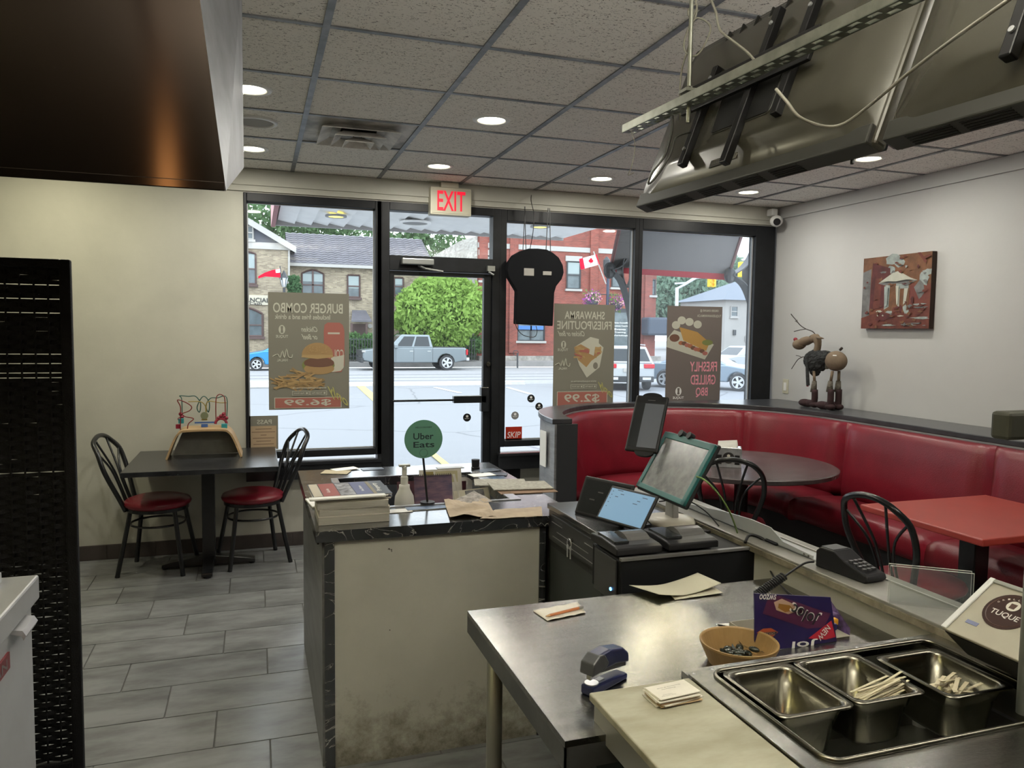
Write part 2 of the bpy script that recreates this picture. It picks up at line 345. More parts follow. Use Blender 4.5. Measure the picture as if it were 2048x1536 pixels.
# ================================================================ OUTDOORS
GZ = -.6
asph = mat('parking_asphalt', (.20, .205, .215), .95, 0, .22, 60, .2, 50)
n = asph.node_tree.nodes; l = asph.node_tree.links; bs_ = n['Principled BSDF']; src = bs_.inputs[0].links[0].from_socket
v = n.new('ShaderNodeTexVoronoi'); v.feature = 'DISTANCE_TO_EDGE'; v.inputs['Scale'].default_value = .22; t_ = n.new('ShaderNodeTexCoord'); dn = n.new('ShaderNodeTexNoise'); dn.inputs['Scale'].default_value = 1.1; dn.inputs['Detail'].default_value = 6
mx = n.new('ShaderNodeMixRGB'); mx.inputs[0].default_value = .25; l.new(t_.outputs['Object'], dn.inputs['Vector']); l.new(t_.outputs['Object'], mx.inputs[1]); l.new(dn.outputs['Color'], mx.inputs[2]); l.new(mx.outputs[0], v.inputs['Vector'])
r = n.new('ShaderNodeValToRGB'); r.color_ramp.elements[0].position = 0; r.color_ramp.elements[1].position = .008; r.color_ramp.elements[0].color = (.55, .55, .55, 1); r.color_ramp.elements[1].color = (1, 1, 1, 1); l.new(v.outputs[0], r.inputs[0])
mu = n.new('ShaderNodeMixRGB'); mu.blend_type = 'MULTIPLY'; mu.inputs[0].default_value = 1; l.new(src, mu.inputs[1]); l.new(r.outputs[0], mu.inputs[2]); l.new(mu.outputs[0], bs_.inputs[0])
def hgrid(x0, x1, y0, y1, z0, z1): return MB().add([(x0, y0, z0), (x1, y0, z0), (x1, y1, z1), (x0, y1, z1), (x0, y0, z0-.3), (x1, y0, z0-.3), (x1, y1, z1-.3), (x0, y1, z1-.3)], [(0, 1, 2, 3), (4, 7, 6, 5), (0, 4, 5, 1), (1, 5, 6, 2), (2, 6, 7, 3), (3, 7, 4, 0)])
conc = mat('pale_concrete', (.55, .54, .52), .9, 0, .12, 3)
o = hgrid(-30, 45, 5.95, 7.6, -.13, -.13).done('shop_walkway', conc); struct(o)
o = hgrid(-40, 70, 7.6, 13, -.28, GZ).done('parking_lot', asph); o2 = hgrid(-60, 90, 13, 30, GZ, GZ).done('parking_surface', asph, o); struct(o)
o = hgrid(-90, 120, 30, 44, GZ, GZ).done('road', mat('road_asphalt', (.25, .25, .255), .95, 0, .1, 6)); struct(o)
for yy in (32.5, 34.6, 36.8): hgrid(-90, 120, yy, yy+.35, GZ+.012, GZ+.012).done('tyre_track_band', mat('worn_asphalt', (.19, .19, .20), .95), o)
o = hgrid(-90, 120, 44, 140, -.28, -.1).done('far_pavement', mat('far_concrete', (.24, .23, .22), .95, 0, .15, 1)); struct(o)
tag(hgrid(-8, 10.5, 29.6, 30, GZ+.13, GZ+.13).done('kerb', conc), 'pale concrete kerb between parking lot and road', 'kerb')
ylw = mat('yellow_road_paint', (.62, .50, .12), .8)
def stripe(a, c, wd, m_, lab):
    a, c = Vector(a), Vector(c); d = (c-a).normalized(); s = Vector((-d.y, d.x, 0))*wd/2; u = Vector((0, 0, .006))
    b = MB(); b.quad(a-s+u, a+s+u, c+s+u, c-s+u); b.f[-1] = b.f[-1][::-1]; return tag(b.done('painted_line', m_), lab, 'road marking')
def PG(x, y): # a point on the outdoor ground seen at x, y
    p = PZ(x, y, GZ+.005)
    if p.y < 13:
        for _ in range(12):
            z = -.28+(GZ+.28)*(max(p.y, 7.6)-7.6)/5.4+.005; p = PZ(x, y, z)
    return p
stripe(PG(716, 768), PG(760, 806), .3, ylw, 'yellow painted bay line right of the burger poster')
stripe(PG(862, 905), PG(905, 940), .12, ylw, 'yellow painted line near the door seen under the round green sign')
stripe(PG(870, 775), PG(920, 786), .18, mat('white_road_paint', (.6, .6, .6), .8), 'faded white bay line behind the pickup truck')
stripe(PG(1015, 775), PG(1060, 788), .18, MT['white_road_paint'], 'faded white bay line below the black hanging sign')
b = MB(); p = PG(530, 775); b.box(p.x-1.2, p.x+.3, p.y-.2, p.y+.1, GZ, GZ+.25); tag(b.done('parking_block', conc, bev=.03), 'white concrete wheel stop at left edge of burger poster', 'parking block')
# ---------------- canopy over the walkway
sofm = mat('white_soffit_metal', (.80, .80, .80), .5, 0, .05, 4); redm = mat('red_fascia_metal', (.22, .03, .035), .5)
cp = thing('entrance_canopy', 'white ribbed metal canopy with red edge over the shop entrance', 'canopy', (.3, 6, 2.9))
for k in range(19):
    x = .27+.2*k; z = 2.9+(.0 if k % 2 else .006)
    MB().add([(x, 5.97, z+.02), (x+.2, 5.97, z-.020), (x+.2, 10.0, z-.020), (x, 10.0, z+.02), (x, 5.97, z+.05), (x+.2, 5.97, z+.05), (x+.2, 10.0, z+.05), (x, 10.0, z+.05)], [(0, 3, 2, 1), (4, 5, 6, 7), (0, 1, 5, 4), (1, 2, 6, 5), (2, 3, 7, 6), (3, 0, 4, 7)]).done('soffit_panel', sofm, cp)
MB().box(.2, 4.08, 10.0, 10.05, 2.86, 3.35).done('front_fascia', mat('grey_fascia_edge', (.28, .27, .27), .5), cp); MB().box(.19, .24, 7.9, 10.05, 2.84, 3.35).done('side_fascia', redm, cp)
MB().box(.24, 4.05, 6, 10, 3.0, 3.3).done('canopy_roof', conc, cp)
o = MB().box(-3.2, .22, 5.97, 8.0, 2.88, 3.3).box(4.1, 12, 5.97, 6.4, 2.95, 3.3).done('wall_eave', sofm); struct(o)
MB().box(-3.2, 14, 5.97, 6.1, 3.3, 4.4).box(-3.2, -.1, 5.96, 6.0, -.1, 2.9).done('outer_wall', mat('outer_wall_stucco', (.5, .47, .42), .9), o)
ringm = mat('grey_light_ring', (.25, .25, .25), .5)
for i, (px, py, lab) in enumerate(((672, 432, 'yellow glowing recessed light in the canopy outside left window'), (1080, 453, 'yellow glowing recessed light in the canopy behind the chained black sign'))):
    c = PZ(px, py, 2.868); t = thing('canopy_downlight', lab, 'light', c, 'recessed lights in the outdoor canopy')
    MB().lathe([(.085, .0), (.12, .0), (.12, .02), (.085, .02)], c-Z_*.012, 24).done('trim_ring', ringm, t)
    MB().lathe([(0, 0), (.085, 0), (.085, .01), (0, .01)], c-Z_*.008, 24).done('lens', MT.get('warm_outdoor_lens') or emis('warm_outdoor_lens', (1, .82, .15), 1.4), t)
c = PZ(830, 445, 2.868); t = thing('canopy_vent', 'round grey vent grille in the canopy above the door', 'vent', c)
MB().lathe([(.15, 0), (.19, 0), (.19, .02), (.15, .02)], c-Z_*.014, 28).done('ring', sofm, t); MB().lathe([(0, 0), (.15, 0), (.15, .01), (0, .01)], c-Z_*.01, 28).done('grille', mat('grille_grey', (.22, .22, .22), .7), t)
# ---------------- awning with scroll brackets
aw = thing('side_awning', 'grey underside of a sloped fabric awning with red valance', 'awning', (4.2, 6.2, 2.3))
A = [PY(1250, 405, 6.6), PY(1500, 418, 6.6), PY(1458, 548, 7.6), PY(1222, 534, 7.6)]
b = MB(); up = Vector((0, .02, .03)); b.add(A+[a+up for a in A], [(0, 1, 2, 3), (7, 6, 5, 4), (0, 4, 5, 1), (1, 5, 6, 2), (2, 6, 7, 3), (3, 7, 4, 0)])
awf = film('grey_awning_fabric', (.13, .125, .125), .6); b.done('canopy_cloth', awf, aw)
q = [A[3], A[2], PY(1455, 560, 7.62), PY(1225, 545, 7.62)]; b = MB(); b.add(q+[a+Vector((0, .02, 0)) for a in q], [(0, 1, 2, 3), (7, 6, 5, 4), (0, 4, 5, 1), (1, 5, 6, 2), (2, 6, 7, 3), (3, 7, 4, 0)]); b.done('valance', film('red_valance_cloth', (.22, .03, .04), .8), aw)
MB().tube([A[2], A[1]], .02, 6).done('frame_bar', mat('dull_red_bar', (.12, .05, .05), .6), aw); MB().tube([A[3], A[0]], .02, 6).done('frame_bar', MT['dull_red_bar'], aw)
iron = mat('wrought_iron', (.03, .032, .036), .5)
def bracket(hub, pts1, pts2, ring, lab):
    t = thing('scroll_bracket', lab, 'bracket', PY(*hub, 7.5), 'iron scroll brackets under the awning')
    def band(pts, name, closed=False):
        P_ = [PY(x, y, 7.5) for x, y in pts]; P_ = sm(P_) if not closed else P_
        b = MB(); k = len(P_)
        for i in range(k if closed else k-1):
            a, c = P_[i], P_[(i+1) % k]; d = Vector((0, .07, 0)); nn = (c-a).cross(Y_).normalized()*.006
            b.add([a-nn-d, c-nn-d, c-nn+d, a-nn+d, a+nn-d, c+nn-d, c+nn+d, a+nn+d], [(0, 1, 2, 3), (7, 6, 5, 4), (0, 4, 5, 1), (2, 6, 7, 3)])
        b.done(name, iron, t)
    band(pts1, 'upper_scroll'); band(pts2, 'lower_scroll')
    cx, cy, rx, ry = ring; band([(cx+rx*math.cos(2*PI*i/28), cy+ry*math.sin(2*PI*i/28)) for i in range(28)], 'ring', True)
    p = PY(*hub, 7.5); MB().ell(p, .07, .06, .09, 10, 8).done('boss', iron, t)
bracket((1219, 541), [(1219, 541), (1240, 532), (1254, 508), (1266, 480), (1272, 440)], [(1219, 541), (1240, 560), (1254, 600), (1262, 640), (1268, 700), (1272, 760)], (1253, 541, 13, 34), 'black iron scroll bracket at the left end of the awning')
bracket((1460, 551), [(1460, 551), (1485, 535), (1502, 512), (1520, 470), (1530, 440)], [(1460, 551), (1485, 568), (1500, 600), (1512, 650), (1520, 720)], (1506, 547, 14, 34), 'black iron scroll bracket at the right end of the awning')
# ---------------- vegetation
def foliage_mb(cs, n_, ls, flat=.8):
    b = MB()
    for _ in range(n_):
        c, r = random.choice(cs); th = random.uniform(0, 2*PI); ph = math.acos(random.uniform(-1, 1)); k = r*random.uniform(.66, 1.0)*(1+.28*noise.noise(Vector((th*2.2, ph*2.6, r))))
        p = Vector(c)+Vector((math.sin(ph)*math.cos(th), math.sin(ph)*math.sin(th), math.cos(ph)*flat))*k
        a = Vector((random.gauss(0, 1), random.gauss(0, 1), random.gauss(0, .6))).normalized(); d = a.orthogonal().normalized(); d.rotate(Matrix.Rotation(random.uniform(0, PI), 3, a)); e = a.cross(d)
        s_ = ls*random.uniform(.6, 1.3); b.add([p-d*s_, p-e*s_*.45, p+d*s_, p+e*s_*.45], [(0, 1, 2, 3)])
    return b
def leafmat(name, c): return film(name, c, .6)
lf_bright = leafmat('bright_leaf', (.16, .245, .06)); lf_dark = leafmat('dull_leaf', (.075, .125, .06)); lf_blue = leafmat('hazy_leaf', (.12, .18, .13)); bark = mat('bark', (.08, .065, .05), .9)
def tree(name, lab, base, blobs, n_, ls, m_, group=None):
    base = Vector((base.x, base.y, -.28)); t = thing(name, lab, 'tree', base, group); c0 = sum((Vector(c) for c, r in blobs), Vector())/len(blobs)
    f = foliage_mb(blobs, n_, ls).done('foliage', m_, t); f['kind'] = 'stuff'
    b = MB(); b.tube([base, Vector(base).lerp(c0, .5), c0], [.22, .16, .08], 7)
    for c, r in blobs[:6]: b.tube([Vector(base).lerp(c0, .55), c], [.09, .03], 5)
    b.done('trunk', bark, t); return t
def bl(spec, Y): return [(PY(x, y, Y+dy), r) for x, y, r, dy in spec]
tree('leafy_tree', 'bright green leafy tree beside the red brick building', PY(885, 705, 45.2), bl([(845, 620, 1.6, -.6), (880, 590, 1.7, 0), (925, 600, 1.5, 0), (905, 635, 1.9, -1), (860, 655, 1.5, -.6), (820, 640, 1.1, 0), (945, 640, 1.0, 0), (895, 675, 1.3, -.6), (935, 625, 1.2, -.5), (825, 600, .9, 0), (850, 580, .9, 0), (910, 573, .9, 0)], 45.2), 15000, .17, lf_bright)
tree('roadside_tree', 'dull green tree rising behind the gabled yellow brick house', PY(520, 690, 66), bl([(500, 440, 2.6, 0), (545, 455, 3, 0), (525, 420, 2.4, 0), (570, 470, 2.2, 0), (590, 440, 2, 0)], 66), 2300, .27, lf_dark, 'trees behind the brick house')
tree('roadside_tree', 'dull green tree rising behind the tiled roof, left of door', PY(680, 690, 68), bl([(620, 470, 2.6, 0), (665, 478, 2.6, 0), (705, 462, 3, 0), (740, 480, 2.4, 0), (650, 450, 2.2, 0)], 68), 2300, .27, lf_dark, 'trees behind the brick house')
tree('roadside_tree', 'dull green tree rising behind the tiled roof, above the door', PY(830, 690, 66), bl([(785, 480, 2.4, 0), (815, 470, 2.2, 0), (850, 482, 2.4, 0), (885, 470, 2.2, 0), (830, 450, 1.8, 0), (800, 500, 2, 0), (860, 505, 1.8, 0)], 66), 2000, .27, lf_dark, 'trees behind the brick house')
tree('hazy_tree', 'hazy blue-green tree seen below the awning, left of the white house', PY(1370, 680, 75), bl([(1330, 590, 3.4, 0), (1360, 570, 3, 0), (1400, 590, 3.6, 0), (1380, 615, 3.6, 0), (1330, 625, 2.6, 0), (1420, 610, 2.6, 0)], 75), 8500, .34, lf_blue)
tree('hazy_tree', 'hazy blue-green tree behind the roof of the white house', PY(1470, 680, 80), bl([(1445, 580, 3.4, 0), (1475, 570, 3.2, 0), (1460, 540, 2.2, 0), (1430, 560, 2.6, 0), (1465, 600, 2.6, 0)], 80), 5000, .34, lf_blue)
b = foliage_mb([(PY(588, 560, 44.7), .32), (PY(589, 575, 44.7), .42), (PY(587, 592, 44.7), .45), (PY(586, 612, 44.7), .45)], 1500, .11); sh = thing('climbing_shrub', 'dark green shrub at the corner of the gabled house', 'shrub', PY(575, 700, 44.7)); k = b.done('foliage', leafmat('shrub_leaf', (.05, .1, .045)), sh); k['kind'] = 'stuff'
MB().tube([PY(587, 702, 44.7), PY(588, 600, 44.7)], .06, 6).done('stem', bark, sh)
hb = MB(); cs = [(PY(x, 688+random.uniform(-4, 4), 45.3), .75) for x in range(690, 960, 12)]; t = thing('clipped_hedge', 'green hedge behind the black iron fence', 'hedge', PY(820, 716, 45.3)); k = foliage_mb(cs, 7000, .13).done('foliage', leafmat('hedge_leaf', (.07, .13, .05)), t); k['kind'] = 'stuff'
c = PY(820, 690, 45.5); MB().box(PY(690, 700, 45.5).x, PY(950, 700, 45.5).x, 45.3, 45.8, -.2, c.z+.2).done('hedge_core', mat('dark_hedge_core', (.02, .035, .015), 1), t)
fe = thing('iron_fence', 'black iron picket fence behind the silver pickup', 'fence', PY(820, 718, 44.6)); x0 = PY(690, 700, 44.6).x; x1 = PY(952, 700, 44.6).x; zt = PY(820, 676, 44.6).z; x = x0; pm = None
while x < x1:
    if pm is None: o = MB().box(-.018, .018, -.018, .018, 0, zt+.22).done('picket', iron); pm = o.data
    else: o = bpy.data.objects.new('picket', pm); COL.objects.link(o)
    o.parent = fe; o.location = (x-fe.location.x, 44.6-fe.location.y, -.22-fe.location.z); x += .16
MB().box(x0, x1, 44.58, 44.62, zt-.12, zt-.08).done('rail', iron, fe); MB().box(x0, x1, 44.58, 44.62, .02, .06).done('rail', iron, fe)
# ---------------- buildings
ybr = bricks('yellow_brick', (.36, .30, .20), (.20, .155, .105), (.30, .275, .23)); rbr = bricks('red_brick', (.26, .062, .045), (.165, .042, .032), (.21, .115, .09)); wbr = bricks('pale_side_brick', (.46, .44, .40), (.30, .28, .25), (.36, .35, .33), 1, .4, .11)
wt = mat('white_trim_paint', (.36, .35, .33), .7); brn = mat('brown_window_paint', (.085, .05, .045), .6); wpan = mat('reflective_house_pane', (.09, .115, .125), .15, 0, .3, 2, spec=.5); blind = mat('window_blind', (.28, .33, .33), .7)
def hwin(parent, x0, y0, x1, y1, Y, arched=0, fr=brn, sill=True, lint=False, mull=1, blindf=.45, fw=.10):
    a, c = PY(x0, y1, Y), PY(x1, y0, Y); X0, X1, Z0, Z1 = a.x, c.x, a.z, c.z; Yf = Y-.08
    b = MB(); k = 10; top = [(X0+(X1-X0)*i/k, Z1+arched*math.sin(PI*i/k)) for i in range(k+1)]
    out = [(X0, Z0), (X1, Z0)]+top[::-1]; 
    for i in range(len(out)):
        p, q = out[i], out[(i+1) % len(out)]; b.tube([(p[0], Yf, p[1]), (q[0], Yf, q[1])], fw/2, 4)
    for j in range(1, mull): xm = X0+(X1-X0)*j/mull; b.box(xm-fw*.5, xm+fw*.5, Yf-.02, Yf+.03, Z0, Z1+arched*.9)
    zm = (Z0+Z1)/2; b.box(X0, X1, Yf-.02, Yf+.02, zm-.035, zm+.035); o = b.done('window', fr, parent)
    MB().prism(out, (0, Y-.03, 0), X_, Z_, Y_, -.01, .01).done('pane', wpan, o)
    if blindf: MB().box(X0+fw*.5, X1-fw*.5, Y-.055, Y-.045, Z1-(Z1-Z0)*blindf, Z1-.03).done('blind', blind, o)
    if sill: MB().box(X0-.12, X1+.12, Y-.18, Y, Z0-.16, Z0-.02).done('window_sill', fr if fr is brn else wt, parent)
    if lint: MB().box(X0-.12, X1+.12, Y-.10, Y, Z1+.02, Z1+.36).done('lintel', wt, parent)
# gabled house
Yh = 46.0; t = thing('gabled_brick_house', 'yellow brick house with white trimmed gable at left window edge', 'building', PY(500, 712, Yh))
xr = PY(578, 600, Yh).x; zr = PY(578, 494, Yh).z; xa = PY(420, 500, Yh).x; xm = (xa-9); ze = PY(582, 492, Yh).z; slope = (PY(490, 440, Yh).z-ze)/(xr-PY(490, 440, Yh).x); apx = xr-5.2; apz = ze+5.2*slope
MB().box(apx*2-xr, xr, Yh, Yh+9, -.3, ze).done('brick_wall', ybr, t)
MB().prism([(apx*2-xr, ze), (xr, ze), (apx, apz)], (0, Yh+.02, 0), X_, Z_, Y_, 0, 8.8).done('gable_siding', mat('slate_blue_siding', (.075, .085, .11), .7), t)
for sg in (1, -1):
    b = MB(); e = Vector((apx+sg*5.6, 0, ze-.4*slope-.02)); p = Vector((apx, 0, apz+.02)); nn = Vector((0, 0, .2))
    b.add([e+Y_*(Yh-.35), p+Y_*(Yh-.35), p+Y_*(Yh+9), e+Y_*(Yh+9), e+nn+Y_*(Yh-.35), p+nn+Y_*(Yh-.35), p+nn+Y_*(Yh+9), e+nn+Y_*(Yh+9)], [(0, 1, 2, 3), (7, 6, 5, 4), (0, 4, 5, 1), (2, 6, 7, 3), (0, 3, 7, 4), (1, 5, 6, 2)]); b.done('roof_slope', mat('grey_shingle', (.10, .10, .11), .9), t)
    MB().add([e+Y_*(Yh-.40)-nn*.9, p+Y_*(Yh-.40)-nn*.9, p+Y_*(Yh-.40)+nn*.9, e+Y_*(Yh-.40)+nn*.9, e+Y_*(Yh-.34)-nn*.9, p+Y_*(Yh-.34)-nn*.9, p+Y_*(Yh-.34)+nn*.9, e+Y_*(Yh-.34)+nn*.9], [(0, 1, 2, 3), (7, 6, 5, 4), (0, 4, 5, 1), (2, 6, 7, 3)]).done('barge_board', wt, t)
MB().box(apx*2-xr, xr+.15, Yh-.12, Yh, ze-.25, ze+.12).done('frieze_board', wt, t)
hwin(t, 489, 453, 506, 478, Yh, 0, wt, True, False, 1, 0); hwin(t, 470, 508, 511, 567, Yh, .12, brn, True, False, 2, .5); hwin(t, 455, 628, 525, 672, Yh, .35, brn, True, False, 1, 0, .13)
a = PY(490, 593, Yh-.1); c = PY(534, 610, Yh-.1); MB().box(a.x-2, c.x+.2, Yh-.09, Yh, c.z, a.z+.1).done('sign_board', mat('cream_sign_board', (.5, .46, .36), .7), t)
lettering('FINANCIAL', PY(505, 600, Yh-.12), 1.85, .26, X_, Z_, inkk, t); lettering('in Cash', PY(505, 607, Yh-.12), 1.0, .14, X_, Z_, inkk, t)
MB().tube([PY(581, 497, Yh-.2), PY(578, 502, Yh-.1), PY(577, 700, Yh-.1)], .06, 6).done('downpipe', wt, t)
# tiled wing
Yw_ = 47.0; t = thing('brick_wing', 'long yellow brick wing with grey tiled roof and arched window', 'building', PY(700, 712, Yw_))
xa, xb = xr, PY(868, 600, Yw_).x; ze = PY(700, 533, Yw_).z; MB().box(xa, xb, Yw_, Yw_+8, -.3, ze).done('brick_wall', ybr, t)
zr_ = ze+2.25; b = MB(); nx, ny = 150, 14
for i in range(nx+1):
    for j in range(ny+1):
        u, v_ = i/nx, j/ny; x = xa+(xb-xa)*u; y = Yw_-.4+4.4*v_; st = (v_*14) % 1; z = ze+.02+(zr_-ze)*v_+.05*abs(math.sin((x)*PI/.42)); b.v.append((x, y, z)); b.v.append((x, y+.001, z+.075)) if j < ny else b.v.append((x, y, z))
for i in range(nx):
    for j in range(ny):
        A_ = lambda i_, j_, k_: (i_*(ny+1)+j_)*2+k_
        b.f.append((A_(i, j, 1), A_(i+1, j, 1), A_(i+1, j+1, 0), A_(i, j+1, 0))); b.f.append((A_(i, j, 0), A_(i+1, j, 0), A_(i+1, j, 1), A_(i, j, 1)))
o = b.done('roof_tiles', mat('grey_brown_roof_tile', (.105, .10, .115), .6, 0, .2, 2), t); o['kind'] = 'stuff'
MB().add([(xa, Yw_+4, zr_), (xb, Yw_+4, zr_), (xb, Yw_+8.4, ze), (xa, Yw_+8.4, ze)], [(0, 1, 2, 3)]).done('rear_roof', MT['grey_brown_roof_tile'], t)
MB().box(xa, xb+.1, Yw_-.45, Yw_-.30, ze-.12, ze+.06).done('gutter', wt, t)
hwin(t, 604, 548, 647, 592, Yw_, .2, brn, True, False, 2, .35); hwin(t, 695, 551, 719, 594, Yw_, 0, brn, True, False, 1, .6); hwin(t, 788, 556, 806, 590, Yw_, 0, brn, True, False, 1, .4)
a, c = PY(698, 644, Yw_), PY(738, 624, Yw_); MB().add([(a.x, Yw_-1.2, a.z), (c.x, Yw_-1.2, a.z), (c.x-.2, Yw_, c.z), (a.x+.2, Yw_, c.z), (a.x, Yw_-1.2, a.z+.1), (c.x, Yw_-1.2, a.z+.1), (c.x-.2, Yw_, c.z+.1), (a.x+.2, Yw_, c.z+.1)], [(0, 1, 2, 3), (7, 6, 5, 4), (0, 4, 5, 1), (1, 5, 6, 2), (3, 7, 4, 0)]).done('porch_roof', MT['grey_brown_roof_tile'], t)
a, c = PY(704, 700, Yw_), PY(732, 648, Yw_); MB().box(a.x, c.x, Yw_-.05, Yw_, a.z, c.z).done('entrance_door', brn, t)
for xx in (703, 733): p = PY(xx, 646, Yw_-1.1); MB().box(p.x-.06, p.x+.06, Yw_-1.15, Yw_-1.05, -.2, p.z).done('porch_post', brn, t)
p = PY(740, 652, Yw_-.1); MB().lathe([(0, 0), (.14, 0), (.14, .1), (0, .1)], p, 12, Matrix.Rotation(PI/2, 3, 'X')).done('wall_lamp', wt, t)
# red corner building
Yr = 46.5; t = thing('red_brick_building', 'red brick corner building with white stone band', 'building', PY(1100, 716, Yr)); x0, x1 = PY(955, 600, Yr).x, PY(1312, 600, Yr).x
MB().box(x0, x1, Yr, Yr+.6, -.3, 11.5).box(x0+3, x1, Yr+.6, Yr+14, -.3, 7.2).done('brick_wall', rbr, t)
MB().prism([(Yr+.05, -.3), (Yr+.05, PY(955, 472, Yr).z), (Yr+4, PY(955, 468, Yr).z), (Yr+16, PY(955, 468, Yr).z-.4), (Yr+16, -.3)], (x0-.08, 0, 0), Y_, Z_, X_, -.02, .06).done('side_wall', wbr, t)
a, c = PY(1000, 497, Yr), PY(1000, 487, Yr); MB().box(x0-.02, x1+.05, Yr-.06, Yr, a.z, c.z).done('stone_band', wt, t)
MB().box(x0, x1+.1, Yr-.12, Yr, 8.6, 8.9).done('cornice', rbr, t)
for xx in (957, 1018, 1178, 1288): p = PY(xx, 600, Yr); MB().box(p.x, p.x+.55, Yr-.14, Yr, .2, 8.6).done('pilaster', rbr, t)
hwin(t, 1133, 524, 1160, 577, Yr, 0, iron, True, True, 1, .45); hwin(t, 1223, 532, 1246, 574, Yr, 0, iron, True, False, 1, .4); hwin(t, 960, 512, 985, 560, Yr, 0, iron, True, True, 1, .4); hwin(t, 1300, 560, 1310, 590, Yr, 0, iron, True, False, 1, 0)
hwin(t, 1034, 640, 1088, 681, Yr, 0, iron, True, False, 2, 0); a = PY(1036, 660, Yr); c = PY(1086, 652, Yr); MB().box(a.x, c.x, Yr-.10, Yr-.06, a.z, c.z).done('blue_window_display', mat('blue_display', (.05, .16, .42), .5), t)
a, c = PY(1222, 692, Yr), PY(1262, 622, Yr); o = MB().box(a.x, c.x, Yr-.08, Yr, a.z, c.z).done('shop_front', wpan, t); MB().box(a.x, c.x, Yr-.12, Yr-.08, c.z-.1, c.z+.15).done('shop_sign_rail', mat('charcoal_board', (.03, .035, .04), .5), o)
for i, s_ in enumerate(('Home Counselling', 'Business Coaching', 'Events', 'Training', 'Workshops')): lettering(s_, PY(1243-(3 if i > 1 else 0), 646+i*6.3, Yr-.13), 1.15-(.3 if i in (2, 3) else 0), .13, X_, Z_, inkw, t)
MB().box(x0, x1+.2, Yr-.5, Yr-.02, -.3, PY(1050, 712, Yr-.3).z).done('stone_plinth', mat('grey_rubble_stone', (.30, .28, .25), .9, 0, .4, 3, .6, 6), t)
b = MB(); p = PY(1318, 650, Yr-1); b.box(p.x-.9, p.x+.9, Yr-1.2, Yr-.1, p.z-.7, p.z+.5); b.done('corner_canopy', mat('dark_blue_canopy', (.05, .065, .09), .7), t, bev=.15)
# white house far right
Yq = 62; t = thing('white_house', 'white rendered house with grey hip roof at far right', 'building', PY(1480, 700, Yq)); a, c = PY(1448, 700, Yq), PY(1530, 602, Yq)
MB().box(a.x, a.x+9, Yq, Yq+8, -.3, c.z).done('wall', mat('white_render', (.33, .32, .30), .9, 0, .06, .6), t)
MB().add([(a.x-.5, Yq-.5, c.z), (a.x+9.5, Yq-.5, c.z), (a.x+9.5, Yq+8.5, c.z), (a.x-.5, Yq+8.5, c.z), (a.x+3.6, Yq+4, c.z+2.0), (a.x+5.4, Yq+4, c.z+2.0)], [(3, 2, 1, 0), (0, 1, 5, 4), (1, 2, 5), (2, 3, 4, 5), (3, 0, 4)]).done('hip_roof', mat('blue_grey_shingle', (.15, .17, .20), .9), t)
hwin(t, 1461, 613, 1475, 633, Yq, 0, wt, True, False, 1, 0, .12); hwin(t, 1490, 672, 1499, 683, Yq, 0, wt, False, False, 1, 0, .1)
p = PY(1468, 665, Yq); MB().box(p.x-.14, p.x+.14, Yq-.15, Yq, p.z-.25, p.z+.25).done('meter_box', iron, t)
# ---------------- street furniture
def flagcloth(name, P0, dx, w_, h_, cols, parent, droop=.3):
    """waving cloth in vertical bands; cols list of (u0,u1,material,name)"""
    for u0, u1, m_, nm in cols:
        b = MB(); k = 6
        for i in range(k+1):
            u = u0+(u1-u0)*i/k
            for j in range(5):
                v_ = j/4; b.v.append(tuple(Vector(P0)+Vector((dx*w_*u, .12*math.sin(u*7+v_), -h_*v_-droop*u+.05*math.sin(u*9)))))
        for i in range(k):
            for j in range(4): a_ = i*5+j; b.f.append((a_, a_+1, a_+6, a_+5))
        b.done(nm, m_, parent, smooth=True)
rc = film('red_flag_cloth', (.45, .01, .03), .6); wc = film('white_flag_cloth', (.7, .7, .7), .6); bc = film('blue_flag_cloth', (.1, .1, .3), .6)
Yp = 40; p = PY(1216, 560, Yp); t = thing('street_lamp', 'dark street lamp post with flower baskets near the red building', 'lamp', (p.x, Yp, GZ)); 
MB().tube([(p.x, Yp, -.3), (p.x, Yp, PY(1216, 535, Yp).z)], .09, 8).done('post', mat('dark_blue_post', (.03, .04, .07), .5), t); MB().tube([PY(1186, 588, Yp), PY(1236, 590, Yp)], .03, 6).done('basket_arm', iron, t)
MB().lathe([(.06, 0), (.2, .1), (.2, .5), (.05, .7)], PY(1213, 538, Yp), 10).done('lamp_head', iron, t)
for xx, lab in ((1184, 'hanging flower basket left of the dark lamp post'), (1232, 'hanging flower basket right of the dark lamp post')):
    c = PY(xx, 600+(xx-1184)*.12, Yp); q = thing('flower_basket', lab, 'flower basket', c, 'flower baskets on the street lamp')
    MB().ell(c+Vector((0, 0, -.15)), .36, .36, .26, 10, 6).done('basket', mat('dark_moss', (.06, .05, .07), 1), q)
    for m_, nm, n_ in ((leafmat('basket_leaf', (.10, .15, .05)), 'leaves', 260), (leafmat('purple_petal', (.22, .06, .20)), 'purple_blossom', 260), (leafmat('pink_petal', (.6, .35, .4)), 'pink_blossom', 160)):
        k = foliage_mb([(c+Vector((random.uniform(-.2, .2), 0, random.uniform(-.2, .3))), .42) for _ in range(5)], n_, .075).done(nm, m_, q); k['kind'] = 'stuff'
t = thing('maple_leaf_flag', 'red and white maple leaf flag on an angled pole outside', 'flag', PY(1212, 568, Yp)); MB().tube([PY(1212, 568, Yp), PY(1187, 503, Yp)], .035, 6).done('flag_pole', wt, t)
A1 = PY(1198, 524, Yp)
tl, tr, br_, blc = PY(1166, 516, Yp-.1), PY(1192, 509, Yp-.1), PY(1198, 529, Yp-.1), PY(1170, 537, Yp-.1)
